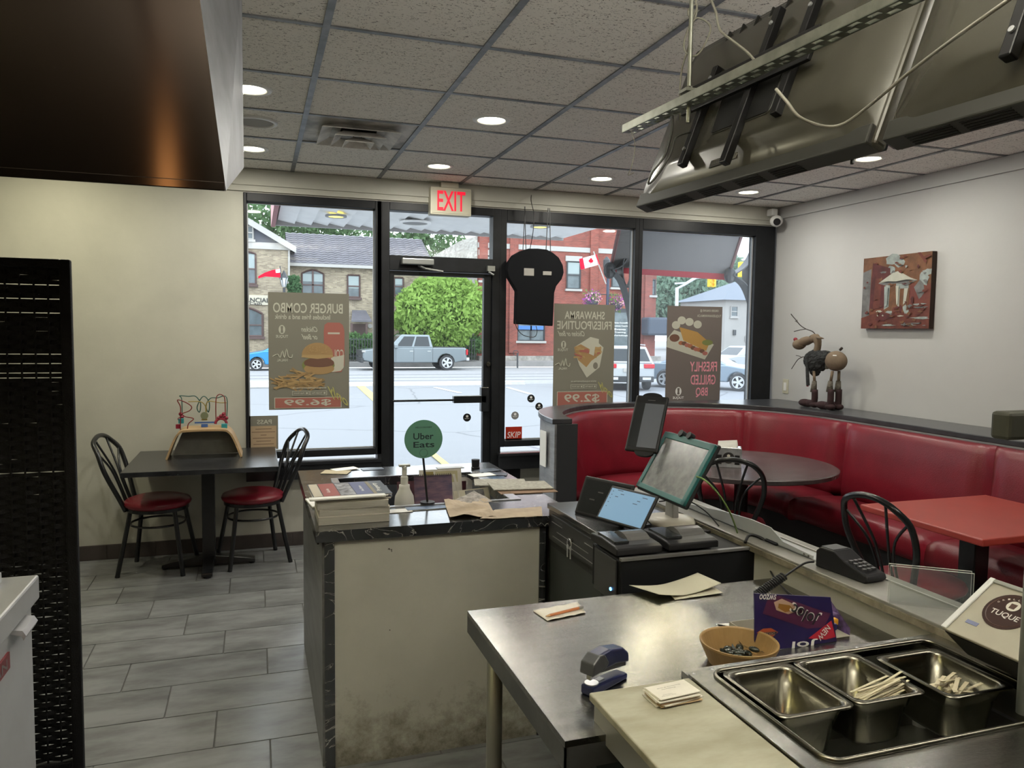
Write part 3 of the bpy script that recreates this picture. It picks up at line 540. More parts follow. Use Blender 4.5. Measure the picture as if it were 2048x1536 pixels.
def strip(u0, u1, m_, nm, off=0):
    b = MB(); k = 4
    for i in range(k+1):
        u = u0+(u1-u0)*i/k
        for j in range(5): b.v.append(tuple(tl.lerp(tr, u).lerp(blc.lerp(br_, u), j/4)+Vector((0, .08*math.sin(u*8)-off, 0))))
    for i in range(k):
        for j in range(4): a_ = i*5+j; b.f.append((a_, a_+1, a_+6, a_+5))
    b.done(nm, m_, t, smooth=True)
strip(0, .96, wc, 'white_cloth'); strip(-.32, .0, rc, 'red_band'); strip(.96, 1.08, rc, 'red_band')
leaf = [(0, 1), (.12, .72), (.3, .82), (.26, .45), (.5, .55), (.46, .35), (.62, .22), (.34, -.02), (.4, -.2), (.06, -.12), (.06, -.5), (-.06, -.5), (-.06, -.12), (-.4, -.2), (-.34, -.02), (-.62, .22), (-.46, .35), (-.5, .55), (-.26, .45), (-.3, .82), (-.12, .72)]
c = PY(1182, 524, Yp-.35); MB().prism([(x*.26, y*.26) for x, y in leaf], c, RT.lerp(X_, .5), Z_, Y_, 0, .01).done('maple_leaf', rc, t)
p = PY(568, 560, 44.2); t = thing('street_lantern', 'old style street lantern above the burger poster', 'lamp', (p.x, 44.2, -.2)); zz = PY(568, 590, 44.2).z
MB().tube([(p.x, 44.2, -.25), (p.x, 44.2, zz+.4)], .07, 8).done('post', iron, t); b = MB(); z0 = PY(568, 574, 44.2).z; z1 = PY(568, 556, 44.2).z
MB().lathe([(.10, z0), (.22, z1)], (p.x, 44.2, 0), 6).done('lantern_glass', mat('lantern_glass', (.55, .58, .6), .3), t); MB().lathe([(.25, z1), (.12, z1+.22), (.02, z1+.42)], (p.x, 44.2, 0), 6).done('lantern_cap', iron, t)
for j in range(6): a_ = 2*PI*j/6; MB().tube([(p.x+.10*math.cos(a_), 44.2+.10*math.sin(a_), z0), (p.x+.22*math.cos(a_), 44.2+.22*math.sin(a_), z1)], .018, 4).done('lantern_bar', iron, t)
t = thing('red_ensign', 'red flag with a small crest flying left of the street lantern', 'flag', PY(561, 540, 44)); MB().tube([PY(563, 560, 44), PY(560, 532, 44)], .03, 6).done('flag_pole', iron, t)
b = MB(); Q = [PY(560, 537, 44), PY(545, 540, 44), PY(530, 545, 44), PY(516, 553, 44)]; R_ = [PY(561, 555, 44), PY(545, 554, 44), PY(530, 553, 44), PY(517, 557, 44)]
for i in range(3): b.quad(Q[i], Q[i+1], R_[i+1], R_[i])
b.done('red_cloth', rc, t); b = MB(); b.quad(PY(560, 537.5, 43.9), PY(551, 539.5, 43.9), PY(552, 546, 43.9), PY(560.5, 545, 43.9)); b.done('blue_canton', wc, t)
Yt = 34; t = thing('traffic_signal', 'yellow traffic signal with white mast arm below the awning', 'traffic light', PY(1423, 563, Yt)); wpole = mat('pale_mast_metal', (.5, .52, .53), .5)
yel = mat('signal_yellow', (.80, .50, .02), .5); blk = mat('signal_lens', (.05, .04, .03), .4)
a, c = PY(1417, 574, Yt), PY(1430, 551, Yt); MB().box(a.x, c.x, Yt-.15, Yt+.15, a.z, c.z).done('signal_body', yel, t, bev=.04)
for k in range(3): p = PY(1423.5, 555+k*7.5, Yt-.16); MB().lathe([(0, 0), (.09, 0), (.11, .12), (.12, .12), (.1, -.02)], p, 10, Matrix.Rotation(PI/2, 3, 'X')).done('signal_lens', yel, t)
MB().tube([PY(1352, 578, Yt), PY(1368, 570, Yt), PY(1392, 556, Yt), PY(1424, 553, Yt)], .06, 6).done('mast_arm', wpole, t); MB().tube([PY(1350, 567, Yt), PY(1372, 566, Yt), PY(1395, 552, Yt)], .05, 6).done('mast_arm', wpole, t); MB().tube([PY(1354, 575, Yt), Vector((PY(1352, 720, Yt).x, Yt, GZ-.05))], .09, 8).done('mast', wpole, t)
t = thing('traffic_signal', 'yellow traffic signal seen through the right scroll bracket', 'traffic light', PY(1483, 540, Yt)); a, c = PY(1478, 554, Yt), PY(1488, 524, Yt); MB().box(a.x, c.x, Yt-.15, Yt+.15, a.z, c.z).done('signal_body', yel, t, bev=.04)
MB().tube([PY(1488, 540, Yt), PY(1540, 560, Yt), Vector((PY(1545, 740, Yt).x, Yt, GZ-.05))], .07, 8).done('mast', wpole, t)
t = thing('iron_post', 'thin black bollard with ring in front of the red building', 'post', PY(1035, 735, 43)); MB().tube([PY(1035, 736, 43), PY(1035, 706, 43)], .05, 6).done('shaft', iron, t); p = PY(1032, 706, 43)
MB().tube([p+Vector((.16*math.cos(i*PI/8), 0, .16*math.sin(i*PI/8))) for i in range(16)], .02, 5, True).done('ring', iron, t)
p = PY(966, 700, 43); tag(MB().tube([PY(966, 731, 43), PY(966, 655, 43)], .05, 6).done('sign_post', iron), 'thin dark post beside the right edge of the door glass', 'post')
# ---------------- vehicles
tyre = mat('tyre_rubber', (.03, .03, .032), .8); rim = mat('wheel_alloy', (.55, .56, .58), .3, .7); carglass = mat('car_glass', (.015, .02, .024), .08, spec=.45); redl = mat('tail_lamp', (.45, .01, .02), .2); darkp = mat('dark_bumper', (.03, .032, .035), .6)
def wheel(parent, x, y, z, r, wd=.22, side=-1):
    """wheel with its axle along y (local)"""
    ax = Matrix.Rotation(PI/2, 3, 'X'); o = MB().lathe([(r*.62, -wd/2), (r*.96, -wd/2), (r, -wd/4), (r, wd/4), (r*.96, wd/2), (r*.62, wd/2)], (x, y, z), 28, ax).done('wheel', tyre, parent, smooth=False)
    b = MB(); yy = y+side*wd*.42
    for k in range(5):
        a = 2*PI*k/5; d = Vector((math.cos(a), 0, math.sin(a))); e = Vector((-d.z, 0, d.x)); c = Vector((x, yy, z)); b.add([c+d*.03-e*r*.10, c+d*r*.64-e*r*.16, c+d*r*.64+e*r*.16, c+d*.03+e*r*.10, c+d*.03-e*r*.1-Y_*side*.02, c+d*r*.64-e*r*.16-Y_*side*.02, c+d*r*.64+e*r*.16-Y_*side*.02, c+d*.03+e*r*.1-Y_*side*.02], [(0, 1, 2, 3), (0, 4, 5, 1), (2, 6, 7, 3), (1, 5, 6, 2)])
    b.lathe([(r*.60, -.03), (r*.70, -.03), (r*.70, .03), (r*.60, .03)], (x, yy, z), 24, ax); b.lathe([(0, -.02), (r*.16, -.02), (r*.16, .02), (0, .02)], (x, yy, z), 12, ax); b.done('wheel_rim', rim, o)
    MB().lathe([(0, 0), (r*.6, 0)], (x, yy-side*.05, z), 20, ax).done('wheel_disc', darkp, o)
def body(parent, prof, W, m_, name='body', inset=.0, n=1, z0=None):
    """side profile (x,z) made solid across the width with softened flanks"""
    ys = [-W/2+.0, -W/2+.10, W/2-.10, W/2]; k = len(prof); cx = sum(p[0] for p in prof)/k; cz = sum(p[1] for p in prof)/k; b = MB()
    for i, y in enumerate(ys):
        s_ = .965 if i in (0, 3) else 1
        for x, z in prof: b.v.append((cx+(x-cx)*s_, y, cz+(z-cz)*s_))
    for i in range(3):
        for j in range(k): b.f.append((i*k+j, i*k+(j+1) % k, (i+1)*k+(j+1) % k, (i+1)*k+j))
    b.f.append(tuple(range(k))[::-1]); b.f.append(tuple(range(3*k, 4*k))); return b.done(name, m_, parent, bev=.035)
def cabin(parent, bot, top, W, Wt, z0, z1, m_, pillars, gname='side_glass'):
    """greenhouse: bot=(x0,x1) top=(x0,x1); glass panels set just proud of it"""
    b = MB(); x0, x1 = bot; a0, a1 = top; b.add([(x0, -W/2, z0), (x1, -W/2, z0), (x1, W/2, z0), (x0, W/2, z0), (a0, -Wt/2, z1), (a1, -Wt/2, z1), (a1, Wt/2, z1), (a0, Wt/2, z1)], [(0, 3, 2, 1), (4, 5, 6, 7), (0, 1, 5, 4), (1, 2, 6, 5), (2, 3, 7, 6), (3, 0, 4, 7)]); c = b.done('cabin', m_, parent, bev=.05)
    def lp(u, v, s_): # point on side
        xb = x0+(x1-x0)*u; xt = a0+(a1-a0)*u; return Vector((xb+(xt-xb)*v, s_*((W/2)+(Wt/2-W/2)*v)+s_*.012, z0+(z1-z0)*v))
    for s_ in (-1, 1):
        for u0, u1 in pillars:
            q = [lp(u0, .12, s_), lp(u1, .12, s_), lp(u1, .86, s_), lp(u0, .86, s_)]; d = Vector((0, -s_*.02, 0)); g = MB(); g.add(q+[p_+d for p_ in q], [(0, 1, 2, 3), (7, 6, 5, 4), (0, 4, 5, 1), (1, 5, 6, 2), (2, 6, 7, 3), (3, 7, 4, 0)]); g.done(gname, carglass, parent)
    for xb, xt, s_, nm in ((x0, a0, -1, 'windscreen'), (x1, a1, 1, 'rear_window')):
        q = []
        for u, v in ((-.88, .12), (.88, .12), (.86, .86), (-.86, .86)): q.append(Vector((xb+(xt-xb)*v+s_*.015, u*(W/2+(Wt/2-W/2)*v), z0+(z1-z0)*v)))
        g = MB(); d = Vector((-s_*.02, 0, 0)); g.add(q+[p_+d for p_ in q], [(0, 1, 2, 3), (7, 6, 5, 4), (0, 4, 5, 1), (1, 5, 6, 2), (2, 6, 7, 3), (3, 7, 4, 0)]); g.done(nm, carglass, parent)
    return c
def arch(x, r, z, k=8): return [(x+r*math.cos(PI*i/k), z+r*math.sin(PI*i/k)) for i in range(k+1)]
# pickup: nose at -x
silver = mat('silver_car_paint', (.17, .20, .215), .28, .4, coat=.5)
p0 = PG(722, 740); p1 = PG(927, 739); L = 5.75
t = thing('pickup_truck', 'silver crew cab pickup truck parked across the street', 'truck', M_=Matrix.Translation(((p0.x+p1.x)/2, p0.y+.3, GZ)) @ Matrix.Rotation(math.atan2(p1.y-p0.y, p1.x-p0.x)*.3, 4, 'Z'))
bot = arch(1.75, .50, .42)[::1]; prof = [(-2.85, .55), (-2.86, .95), (-2.75, 1.10), (-1.55, 1.22), (-1.45, 1.24), (2.78, 1.24), (2.85, 1.15), (2.85, .55)]+arch(1.72, .5, .42)+arch(-1.85, .5, .42)
body(t, prof, 2.0, silver); cabin(t, (-1.45, .95), (-.75, .78), 1.92, 1.55, 1.22, 1.93, silver, ((.14, .50), (.55, .93)))
for x in (-1.85, 1.72): wheel(t, x, -.88, .42, .42); wheel(t, x, .88, .42, .42, side=1)
MB().box(2.80, 2.90, -.99, -.80, .85, 1.15).done('tail_light', redl, t); MB().box(2.80, 2.90, .80, .99, .85, 1.15).done('tail_light', redl, t); MB().box(2.82, 3.0, -.95, .95, .52, .70).done('rear_bumper', rim, t, bev=.03)
MB().box(-2.92, -2.82, -.9, .9, .75, 1.08).done('front_grille', darkp, t); MB().box(-2.95, -2.8, -.97, .97, .42, .68).done('front_bumper', darkp, t, bev=.03); MB().box(-2.88, -2.7, -1.0, -.8, .98, 1.08).done('head_light', wt, t)
MB().box(1.05, 2.75, -.9, .9, 1.235, 1.26).done('bed_cover', darkp, t); MB().box(-1.2, -1.0, -1.22, -1.0, 1.2, 1.4).done('wing_mirror', silver, t, bev=.03)
for x in (-.25, .72): MB().box(x-.09, x+.09, -1.015, -.995, 1.03, 1.06).done('door_handle', rim, t)
for x in (-1.1, -.12, .92): MB().box(x-.008, x+.008, -1.004, -.99, .5, 1.22).done('door_gap', darkp, t)
# blue hatchback, nose left
blue = mat('blue_car_paint', (.02, .22, .50), .25, .2, coat=.6); p0 = PG(513, 741); t = thing('blue_car', 'bright blue car parked at left behind the burger poster', 'car', M_=Matrix.Translation((p0.x+1.35, p0.y+.6, GZ)))
prof = [(-2.1, .35), (-2.15, .6), (-1.95, .85), (-1.0, 1.02), (1.9, 1.05), (2.05, .8), (2.05, .35)]+arch(1.3, .40, .32)+arch(-1.35, .40, .32)
body(t, prof, 1.76, blue); cabin(t, (-1.05, 2.0), (-.2, 1.55), 1.66, 1.35, 1.0, 1.48, blue, ((.15, .5), (.55, .9)))
for x in (-1.35, 1.3): wheel(t, x, -.78, .33, .33, .2); wheel(t, x, .78, .33, .33, .2, 1)
MB().box(-2.1, -1.75, -.87, -.62, .68, .80).done('head_light', wt, t, bev=.03)
# white SUV seen from the rear quarter
wcar = mat('white_car_paint', (.34, .36, .37), .3, coat=.5); pa, pb = PG(1246, 785), PG(1325, 778); 
t = thing('white_suv', 'white sport utility vehicle parked beyond the fries poster', 'car', M_=Matrix.Translation(((pa.x+pb.x)/2, (pa.y+pb.y)/2+2.2, GZ)) @ Matrix.Rotation(PI/2+PI-.26, 4, 'Z'))
prof = [(-2.25, .4), (-2.3, .75), (-2.1, .95), (-1.1, 1.08), (2.2, 1.10), (2.32, .85), (2.32, .4)]+arch(1.45, .44, .38)+arch(-1.45, .44, .38)
body(t, prof, 1.88, wcar); cabin(t, (-1.0, 2.28), (-.3, 1.85), 1.78, 1.4, 1.05, 1.66, wcar, ((.12, .42), (.46, .74), (.78, .95)))
for x in (-1.45, 1.45): wheel(t, x, -.83, .37, .37); wheel(t, x, .83, .37, .37, side=1)
for s_ in (-1, 1): MB().box(2.24, 2.36, s_*.72-.2, s_*.72+.2, .86, 1.02).done('tail_light', redl, t, bev=.02); MB().box(2.3, 2.4, s_*.62-.16, s_*.62+.16, .42, .52).done('exhaust_trim', rim, t, bev=.01)
MB().box(2.25, 2.38, -.9, .9, .34, .56).done('rear_bumper', darkp, t, bev=.03); MB().box(2.32, 2.37, -.26, .26, .72, .86).done('number_plate', wt, t); MB().lathe([(0, 0), (.08, 0), (.08, .02), (0, .02)], (2.34, 0, .97), 14, Matrix.Rotation(PI/2, 3, 'Y')).done('round_emblem', darkp, t)
for s_ in (-1, 1): MB().tube([(-.5, s_*.68, 1.72), (1.7, s_*.68, 1.72)], .025, 6).done('roof_rail', rim, t)
# grey-blue sedan, right
gcar = mat('grey_blue_car_paint', (.17, .22, .27), .25, .3, coat=.6); pa = PG(1485, 782)
t = thing('grey_sedan', 'grey blue sedan parked right of the grill poster', 'car', M_=Matrix.Translation((pa.x-.5, pa.y+1.7, GZ)) @ Matrix.Rotation(2.27, 4, 'Z'))
prof = [(-2.3, .3), (-2.38, .6), (-2.2, .82), (-1.1, .98), (1.3, 1.0), (2.3, .98), (2.4, .6), (2.35, .3)]+arch(1.45, .40, .33)+arch(-1.5, .40, .33)
body(t, prof, 1.84, gcar); cabin(t, (-1.05, 1.75), (-.15, .95), 1.7, 1.3, .96, 1.43, gcar, ((.16, .5), (.54, .9)))
for x in (-1.5, 1.45): wheel(t, x, -.82, .34, .34); wheel(t, x, .82, .34, .34, side=1)
for s_ in (-1, 1): MB().box(-2.35, -2.1, s_*.7-.17, s_*.7+.17, .66, .76).done('head_light', wt, t, bev=.02)
MB().box(-2.42, -2.3, -.55, .55, .35, .62).done('front_grille', darkp, t)
pa = PG(1480, 745); t = thing('white_car', 'white car far behind the grey sedan', 'car', M_=Matrix.Translation((pa.x, pa.y, GZ)) @ Matrix.Rotation(.15, 4, 'Z'))
body(t, prof, 1.8, wcar); cabin(t, (-1.05, 2.0), (-.25, 1.6), 1.7, 1.3, .96, 1.5, wcar, ((.16, .5), (.54, .9)))
for x in (-1.5, 1.45): wheel(t, x, -.82, .34, .34); wheel(t, x, .82, .34, .34, side=1)
# ================================================================ CEILING FITTINGS
lens = emis('led_lens', (1, .93, .70), 9)
potlab = {(500, 178): 'round ceiling downlight nearest the steel hood', (504, 297): 'round ceiling downlight near window wall, behind hood edge', (983, 240): 'large round ceiling downlight in front of the air diffuser',
          (878, 332): 'round ceiling downlight above the EXIT sign', (1203, 357): 'round ceiling downlight left of the hanging screens', (1737, 317): 'round ceiling downlight just below the hanging screens', (1497, 384): 'round ceiling downlight near the corner camera'}
pots = [PZ(*k, ZC-.004) for k in potlab]; proto = None
for (k, lab), c in zip(potlab.items(), pots):
    if proto is None:
        t = thing('ceiling_downlight', lab, 'light', c, 'round LED downlights in the ceiling')
        MB().lathe([(.070, -.001), (.078, -.007), (.098, -.004), (.100, .001), (.100, .008), (.070, .008)], c, 32).done('trim_ring', white, t, smooth=True); MB().lathe([(0, 0), (.071, 0), (.071, .006), (0, .006)], c, 28).done('lens', lens, t); proto = t
    else: t = copy_tree(proto); t.location = c; t['label'] = lab
    L_ = bpy.data.lights.new('led_light', 'AREA'); L_.shape = 'DISK'; L_.size = .13; L_.energy = 7.2; L_.color = (1, .96, .86); lo = bpy.data.objects.new('led_light', L_); COL.objects.link(lo); lo.location = c-Z_*.012
for c in ((-1.2, 4.0, ZC-.01), (-1.2, 5.1, ZC-.01), (2.4, 3.9, ZC-.01)):
    L_ = bpy.data.lights.new('led_light', 'AREA'); L_.shape = 'DISK'; L_.size = .13; L_.energy = 7.2; L_.color = (1, .93, .66); lo = bpy.data.objects.new('led_light', L_); COL.objects.link(lo); lo.location = c
c = PZ(510, 244, ZC-.004); t = thing('ceiling_speaker', 'flush round white ceiling speaker half hidden by the hood', 'speaker', c)
MB().lathe([(.095, -.001), (.10, -.008), (.118, -.005), (.12, .004), (.095, .004)], c, 32).done('bezel', white, t, smooth=True); MB().lathe([(0, -.002), (.096, -.002), (.096, .004), (0, .004)], c, 28).done('grille', mat('speaker_grille', (.36, .36, .35), .8, bump=.4, bscale=400), t)
# stepped air diffuser in the tile opening
hx, hy = TX0, TY0+2*TS; cx, cy = hx+TS/2, hy+TS/2; t = thing('air_diffuser', 'stepped square metal air diffuser with dusty plate', 'vent', (cx, cy, ZC))
dm = mat('dusty_diffuser_metal', (.62, .60, .56), .6, 0, .35, 7); dk = mat('dark_duct', (.012, .012, .012), .8)
b = MB(); R_ = [.30, .145]
for x0, x1, y0, y1 in ((-.30, .30, -.30, -.11), (-.30, .30, .08, .30), (-.30, -.10, -.11, .08), (.10, .30, -.11, .08)): b.box(cx+x0, cx+x1, cy+y0, cy+y1, ZC-.0, ZC+.012)
b.done('back_plate', mat('stained_plate', (.50, .49, .46), .6, 0, .6, 5), t)
MB().lathe([(.10, 0), (.10, .04)], (cx, cy-.02, ZC+.0), 28).done('duct', dk, t); MB().lathe([(0, .034), (.13, .034)], (cx, cy, ZC), 24).done('duct_plate', dk, t)
for rO, rI, z0, z1 in ((.215, .15, ZC-.035, ZC-.005), (.14, .09, ZC-.055, ZC-.02), (.08, .03, ZC-.07, ZC-.035)):
    b = MB(); o_ = [(-1, -1), (1, -1), (1, 1), (-1, 1)]; vs = [(cx+a*rO, cy+d*rO, z0) for a, d in o_]+[(cx+a*rI, cy+d*rI, z1) for a, d in o_]+[(cx+a*(rO+.0), cy+d*(rO+.0), z0+.004) for a, d in o_]+[(cx+a*rI, cy+d*rI, z1+.004) for a, d in o_]
    b.add(vs, [(i, (i+1) % 4, 4+(i+1) % 4, 4+i) for i in range(4)]+[(8+i, 12+i, 12+(i+1) % 4, 8+(i+1) % 4) for i in range(4)]+[(i, 8+i, 8+(i+1) % 4, (i+1) % 4) for i in range(4)]); b.done('louver', dm, t)
MB().box(cx-.03, cx+.03, cy-.03, cy+.03, ZC-.037, ZC-.033).done('centre_plate', dm, t)
b = MB()
for xx in (-.025, .02): b.tube([(cx+xx, cy, ZC-.04), (cx+xx, cy, ZC+.03)], .004, 6)
for xx in (-.09, .09): b.tube([(cx+xx, cy-.09, ZC-.005), (cx+xx, cy-.09, ZC+.03)], .0025, 5)
b.done('hanger_rod', dk, t)
# exit sign
a, c = PY(861, 428, 5.66), PY(943, 374, 5.66); t = thing('exit_sign', 'cream exit sign with red EXIT letters above the door', 'sign', ((a.x+c.x)/2, 5.7, a.z)); em_ = mat('aged_cream_plastic', (.50, .48, .38), .5)
MB().box(a.x, c.x, 5.66, 5.75, a.z, c.z-.015).done('housing', em_, t, bev=.006); MB().box(a.x+.08, c.x-.10, 5.66, 5.74, c.z-.015, c.z+.02).done('canopy_mount', em_, t)
MB().box(a.x+.01, c.x-.01, 5.656, 5.661, a.z+.012, c.z-.03).done('face_plate', mat('sign_face', (.42, .40, .31), .4), t)
lettering('EXIT', ((a.x+c.x)/2, 5.652, (a.z+c.z)/2-.006), .215, .145, X_, Z_, emis('exit_red', (1, .004, .035), .5), t, name='exit_lettering')
# corner camera
c = Vector((4.27, 5.62, 2.565)); t = thing('security_camera', 'small white dome camera in the ceiling corner', 'camera', c)
MB().box(c.x-.03, c.x+.03, 5.64, 5.72, c.z+.05, c.z+.11).done('mount', white, t, bev=.01); MB().ell(c, .055, .055, .05, 18, 12).done('dome', white, t, smooth=True)
d = (Vector((2.4, 2.5, 1.6))-c).normalized(); MB().lathe([(0, 0), (.03, 0), (.03, .02), (0, .02)], c+d*.04, 18, d.to_track_quat('Z', 'Y').to_matrix()).done('camera_eye', rub, t)
# ================================================================ THINGS ON THE GLASS
GYP = 5.778; NX = -X_
olive = film('olive_poster_film', (.175, .168, .140), .48); brown = film('brown_poster_film', (.145, .125, .115), .50); pk = lambda n_, c_, tr=.5: film(n_, c_, tr)
pwhite = pk('poster_white_ink', (.40, .40, .34)); pred = pk('poster_red_ink', (.30, .12, .10)); pyel = pk('poster_yellow_ink', (.34, .32, .12)); pbun = pk('poster_bun', (.30, .20, .10)); pfry = pk('poster_fries', (.34, .24, .12)); pdk = pk('poster_patty', (.14, .08, .06)); pgrn = pk('poster_lettuce', (.16, .18, .07)); ppink = pk('poster_pink_ink', (.62, .26, .32), .7)
class Poster:
    def __init__(s, a, c, m, label, name='window_poster', cat='poster', group=None):
        s.x0, s.x1, s.z0, s.z1 = a.x, c.x, a.z, c.z; s.t = thing(name, label, cat, ((a.x+c.x)/2, GYP, a.z), group); s.k = 0
        MB().box(a.x, c.x, GYP, GYP+.002, a.z, c.z).done('sheet', m, s.t)
    def p(s, u, v): s.k += .00004; return Vector((s.x0+(s.x1-s.x0)*u, GYP-.0006-s.k, s.z1-(s.z1-s.z0)*v))
    def txt(s, st, u, v, w_, h_, m, **k): return lettering(st, s.p(u, v), w_*(s.x1-s.x0), h_*(s.z1-s.z0), NX, Z_, m, s.t, **k)
    def poly(s, pts, m, name): 
        b = MB(); q = [s.p(*pts[0])]; y = q[0].y; b.add([(s.x0+(s.x1-s.x0)*u, y, s.z1-(s.z1-s.z0)*v) for u, v in pts], [tuple(range(len(pts)))]); return b.done(name, m, s.t)
    def oval(s, u, v, ru, rv, m, name, n=20, a0=0, a1=2*PI): return s.poly([(u+ru*math.cos(a0+(a1-a0)*i/n), v-rv*math.sin(a0+(a1-a0)*i/n)) for i in range(n+(0 if a1-a0 > 6.28 else 1))], m, name)
def logo(P_, u, v, su, sv, m, bg):
    P_.oval(u, v, su, sv, m, 'logo_oval'); P_.poly([(u-su*.42, v-sv*.75), (u+su*.42, v-sv*.75), (u+su*.3, v), (u+su*.42, v+sv*.75), (u-su*.42, v+sv*.75), (u-su*.3, v)], bg, 'logo_skewer')
def squiggle(P_, u, v, m):
    pts = [(-.12, .02), (-.06, .0), (-.03, .03), (0, -.03), (.02, .03), (.05, -.045), (.07, .02), (.11, .03), (.12, 0)]; q = [P_.p(u+a, v+d) for a, d in pts]; y = q[0].y
    MB().tube(sm([(k.x, y, k.z) for k in q], 3), .0035, 4).done('halal_script', m, P_.t)
P1 = Poster(PY(538, 820, GYP), PY(698, 588, GYP), olive, 'olive burger combo poster priced 6.99 on the left window')
P1.txt('BURGER COMBO', .49, .13, .86, .085, pwhite); P1.txt('Includes fries and a drink', .42, .205, .68, .042, pwhite); logo(P1, .165, .315, .04, .038, pwhite, olive); P1.txt('TUQUE', .165, .375, .15, .028, pwhite)
P1.txt('Chicken', .50, .31, .2, .045, pwhite, shear=.5); P1.txt('or Beef', .50, .375, .2, .045, pwhite, shear=.5); squiggle(P1, .17, .525, pwhite); P1.txt('HALAL', .165, .575, .13, .022, pwhite)
P1.poly([(.69, .27), (.73, .25), (.88, .25), (.92, .27), (.94, .32), (.94, .62), (.90, .68), (.72, .68), (.68, .6), (.68, .32)], pred, 'drink_can'); P1.poly([(.77, .555), (.935, .53), (.93, .64), (.89, .67), (.78, .68)], pwhite, 'can_band'); P1.txt('COLA', .84, .52, .18, .075, pwhite); P1.poly([(.73, .335), (.88, .335), (.88, .35), (.73, .35)], pwhite, 'can_stripe')
P1.oval(.61, .62, .205, .075, pgrn, 'lettuce'); P1.oval(.62, .60, .19, .05, pdk, 'burger_patty'); P1.oval(.62, .65, .19, .05, pbun, 'bottom_bun'); P1.oval(.62, .605, .19, .032, pdk, 'burger_patty'); P1.oval(.60, .53, .195, .105, pbun, 'top_bun', 20, 0, PI); P1.poly([(.41, .53), (.79, .53), (.80, .55), (.60, .565), (.40, .55)], pfry, 'cheese_slice')
random.seed(3)
for i in range(90):
    u = random.uniform(.10, .64); v = .805-random.random()**1.3*max(.02, .17*(1-abs(u-.36)*2.6)); a = random.uniform(-.7, .7); l_ = random.uniform(.05, .1); du, dv = math.cos(a)*l_, math.sin(a)*l_*.6; P1.poly([(u-du, v-dv), (u+du, v+dv), (u+du, v+dv+.013), (u-du, v-dv+.013)], [pfry, pbun, pk('poster_fries_dark', (.24, .17, .09))][i % 3], 'french_fry')
P1.txt('www.tuqueshawarma.ca', .5, .815, .42, .022, pwhite)
def badges(P_, v):
    for u, s_ in ((.39, 'App Store'), (.61, 'Google Play')):
        P_.poly([(u-.105, v-.02), (u+.105, v-.02), (u+.105, v+.02), (u-.105, v+.02)], pwhite, 'badge'); P_.poly([(u-.10, v-.017), (u+.10, v-.017), (u+.10, v+.017), (u-.10, v+.017)], olive, 'badge_fill'); P_.txt(s_, u-.02, v, .13, .014, pwhite); P_.oval(u+.075, v, .012, .008, pwhite, 'badge_icon', 10)
badges(P1, .86)
def price(P_, s_, v0, v1):
    P_.poly([(.065, v0), (.90, v0), (.90, v1), (.065, v1)], pwhite, 'price_border'); P_.poly([(.075, v0+.005), (.89, v0+.005), (.89, v1-.005), (.075, v1-.005)], pred, 'price_panel'); P_.txt(s_, .475, (v0+v1)/2, .58, (v1-v0)*.62, pwhite, name='price_lettering')
price(P1, '$6.99', .895, 1.0-.01)
for j in range(34): P1.oval(.60+random.uniform(-.15, .15), .475+random.uniform(-.03, .035), .006, .004, pfry, 'sesame_seed', 6)
q = lettering('only', P1.p(.85, .89), .19, .085, (NX+Z_*.75), Z_, pyel, P1.t, shear=.3)
P2 = Poster(PY(1105, 830, GYP), PY(1230, 610, GYP), olive, 'olive shawarma fries poutine poster priced 2.99 behind booth end')
P2.z0 = P2.z1-.86; P2.txt('SHAWARMA', .50, .105, .66, .075, pwhite); P2.txt('FRIES/POUTINE', .50, .20, .90, .08, pwhite); P2.txt('Chicken or Beef', .28, .28, .44, .05, pwhite, shear=.5); logo(P2, .16, .385, .04, .036, pwhite, olive); P2.txt('TUQUE', .15, .435, .17, .028, pwhite); squiggle(P2, .15, .56, pwhite); P2.txt('HALAL', .15, .61, .14, .022, pwhite)
P2.poly([(.33, .41), (.60, .31), (.74, .33), (.74, .37), (.82, .41), (.76, .60), (.55, .70), (.42, .58)], pwhite, 'paper_cone'); P2.poly([(.33, .41), (.44, .38), (.60, .43), (.78, .40), (.78, .47), (.62, .54), (.54, .60), (.40, .53)], pbun, 'fries_heap')
for i in range(26):
    u = random.uniform(.36, .74); v = random.uniform(.40, .50); a = random.uniform(-.6, .8); l_ = .07; du, dv = math.cos(a)*l_, math.sin(a)*l_*.5; P2.poly([(u-du, v-dv), (u+du, v+dv), (u+du, v+dv+.016), (u-du, v-dv+.016)], [pfry, pbun, pred][i % 3], 'french_fry')
P2.poly([(.60, .40), (.68, .40), (.66, .49), (.58, .47)], pwhite, 'sauce_patch'); P2.oval(.69, .585, .04, .032, olive, 'cone_badge'); P2.txt('www.tuqueshawarma.ca', .5, .735, .42, .022, pwhite); badges(P2, .785); price(P2, '$2.99', .83, .97); lettering('only', P2.p(.86, .82), .17, .08, (NX+Z_*.75), Z_, pyel, P2.t, shear=.3)
P3 = Poster(PY(1330, 803, GYP), PY(1445, 614, GYP), brown, 'brown freshly grilled BBQ poster with platter on the right window')
P3.txt('ORDER ONLINE @', .76, .045, .34, .03, pwhite); P3.txt('TUQUESHAWARMA.CA', .76, .10, .44, .03, pwhite)
P3.poly([(.01, .34), (.13, .25), (.86, .40), (.70, .88-.32), (.0, .43)], pwhite, 'platter'); pr_ = pk('poster_rice', (.36, .22, .08)); pm_ = pk('poster_meat', (.30, .12, .07))
P3.poly([(.22, .22), (.55, .27), (.78, .38), (.72, .47), (.30, .36)], pr_, 'rice'); P3.oval(.14, .335, .09, .04, pdk, 'onion_salad'); P3.oval(.74, .38, .10, .03, pgrn, 'cucumber_salad')
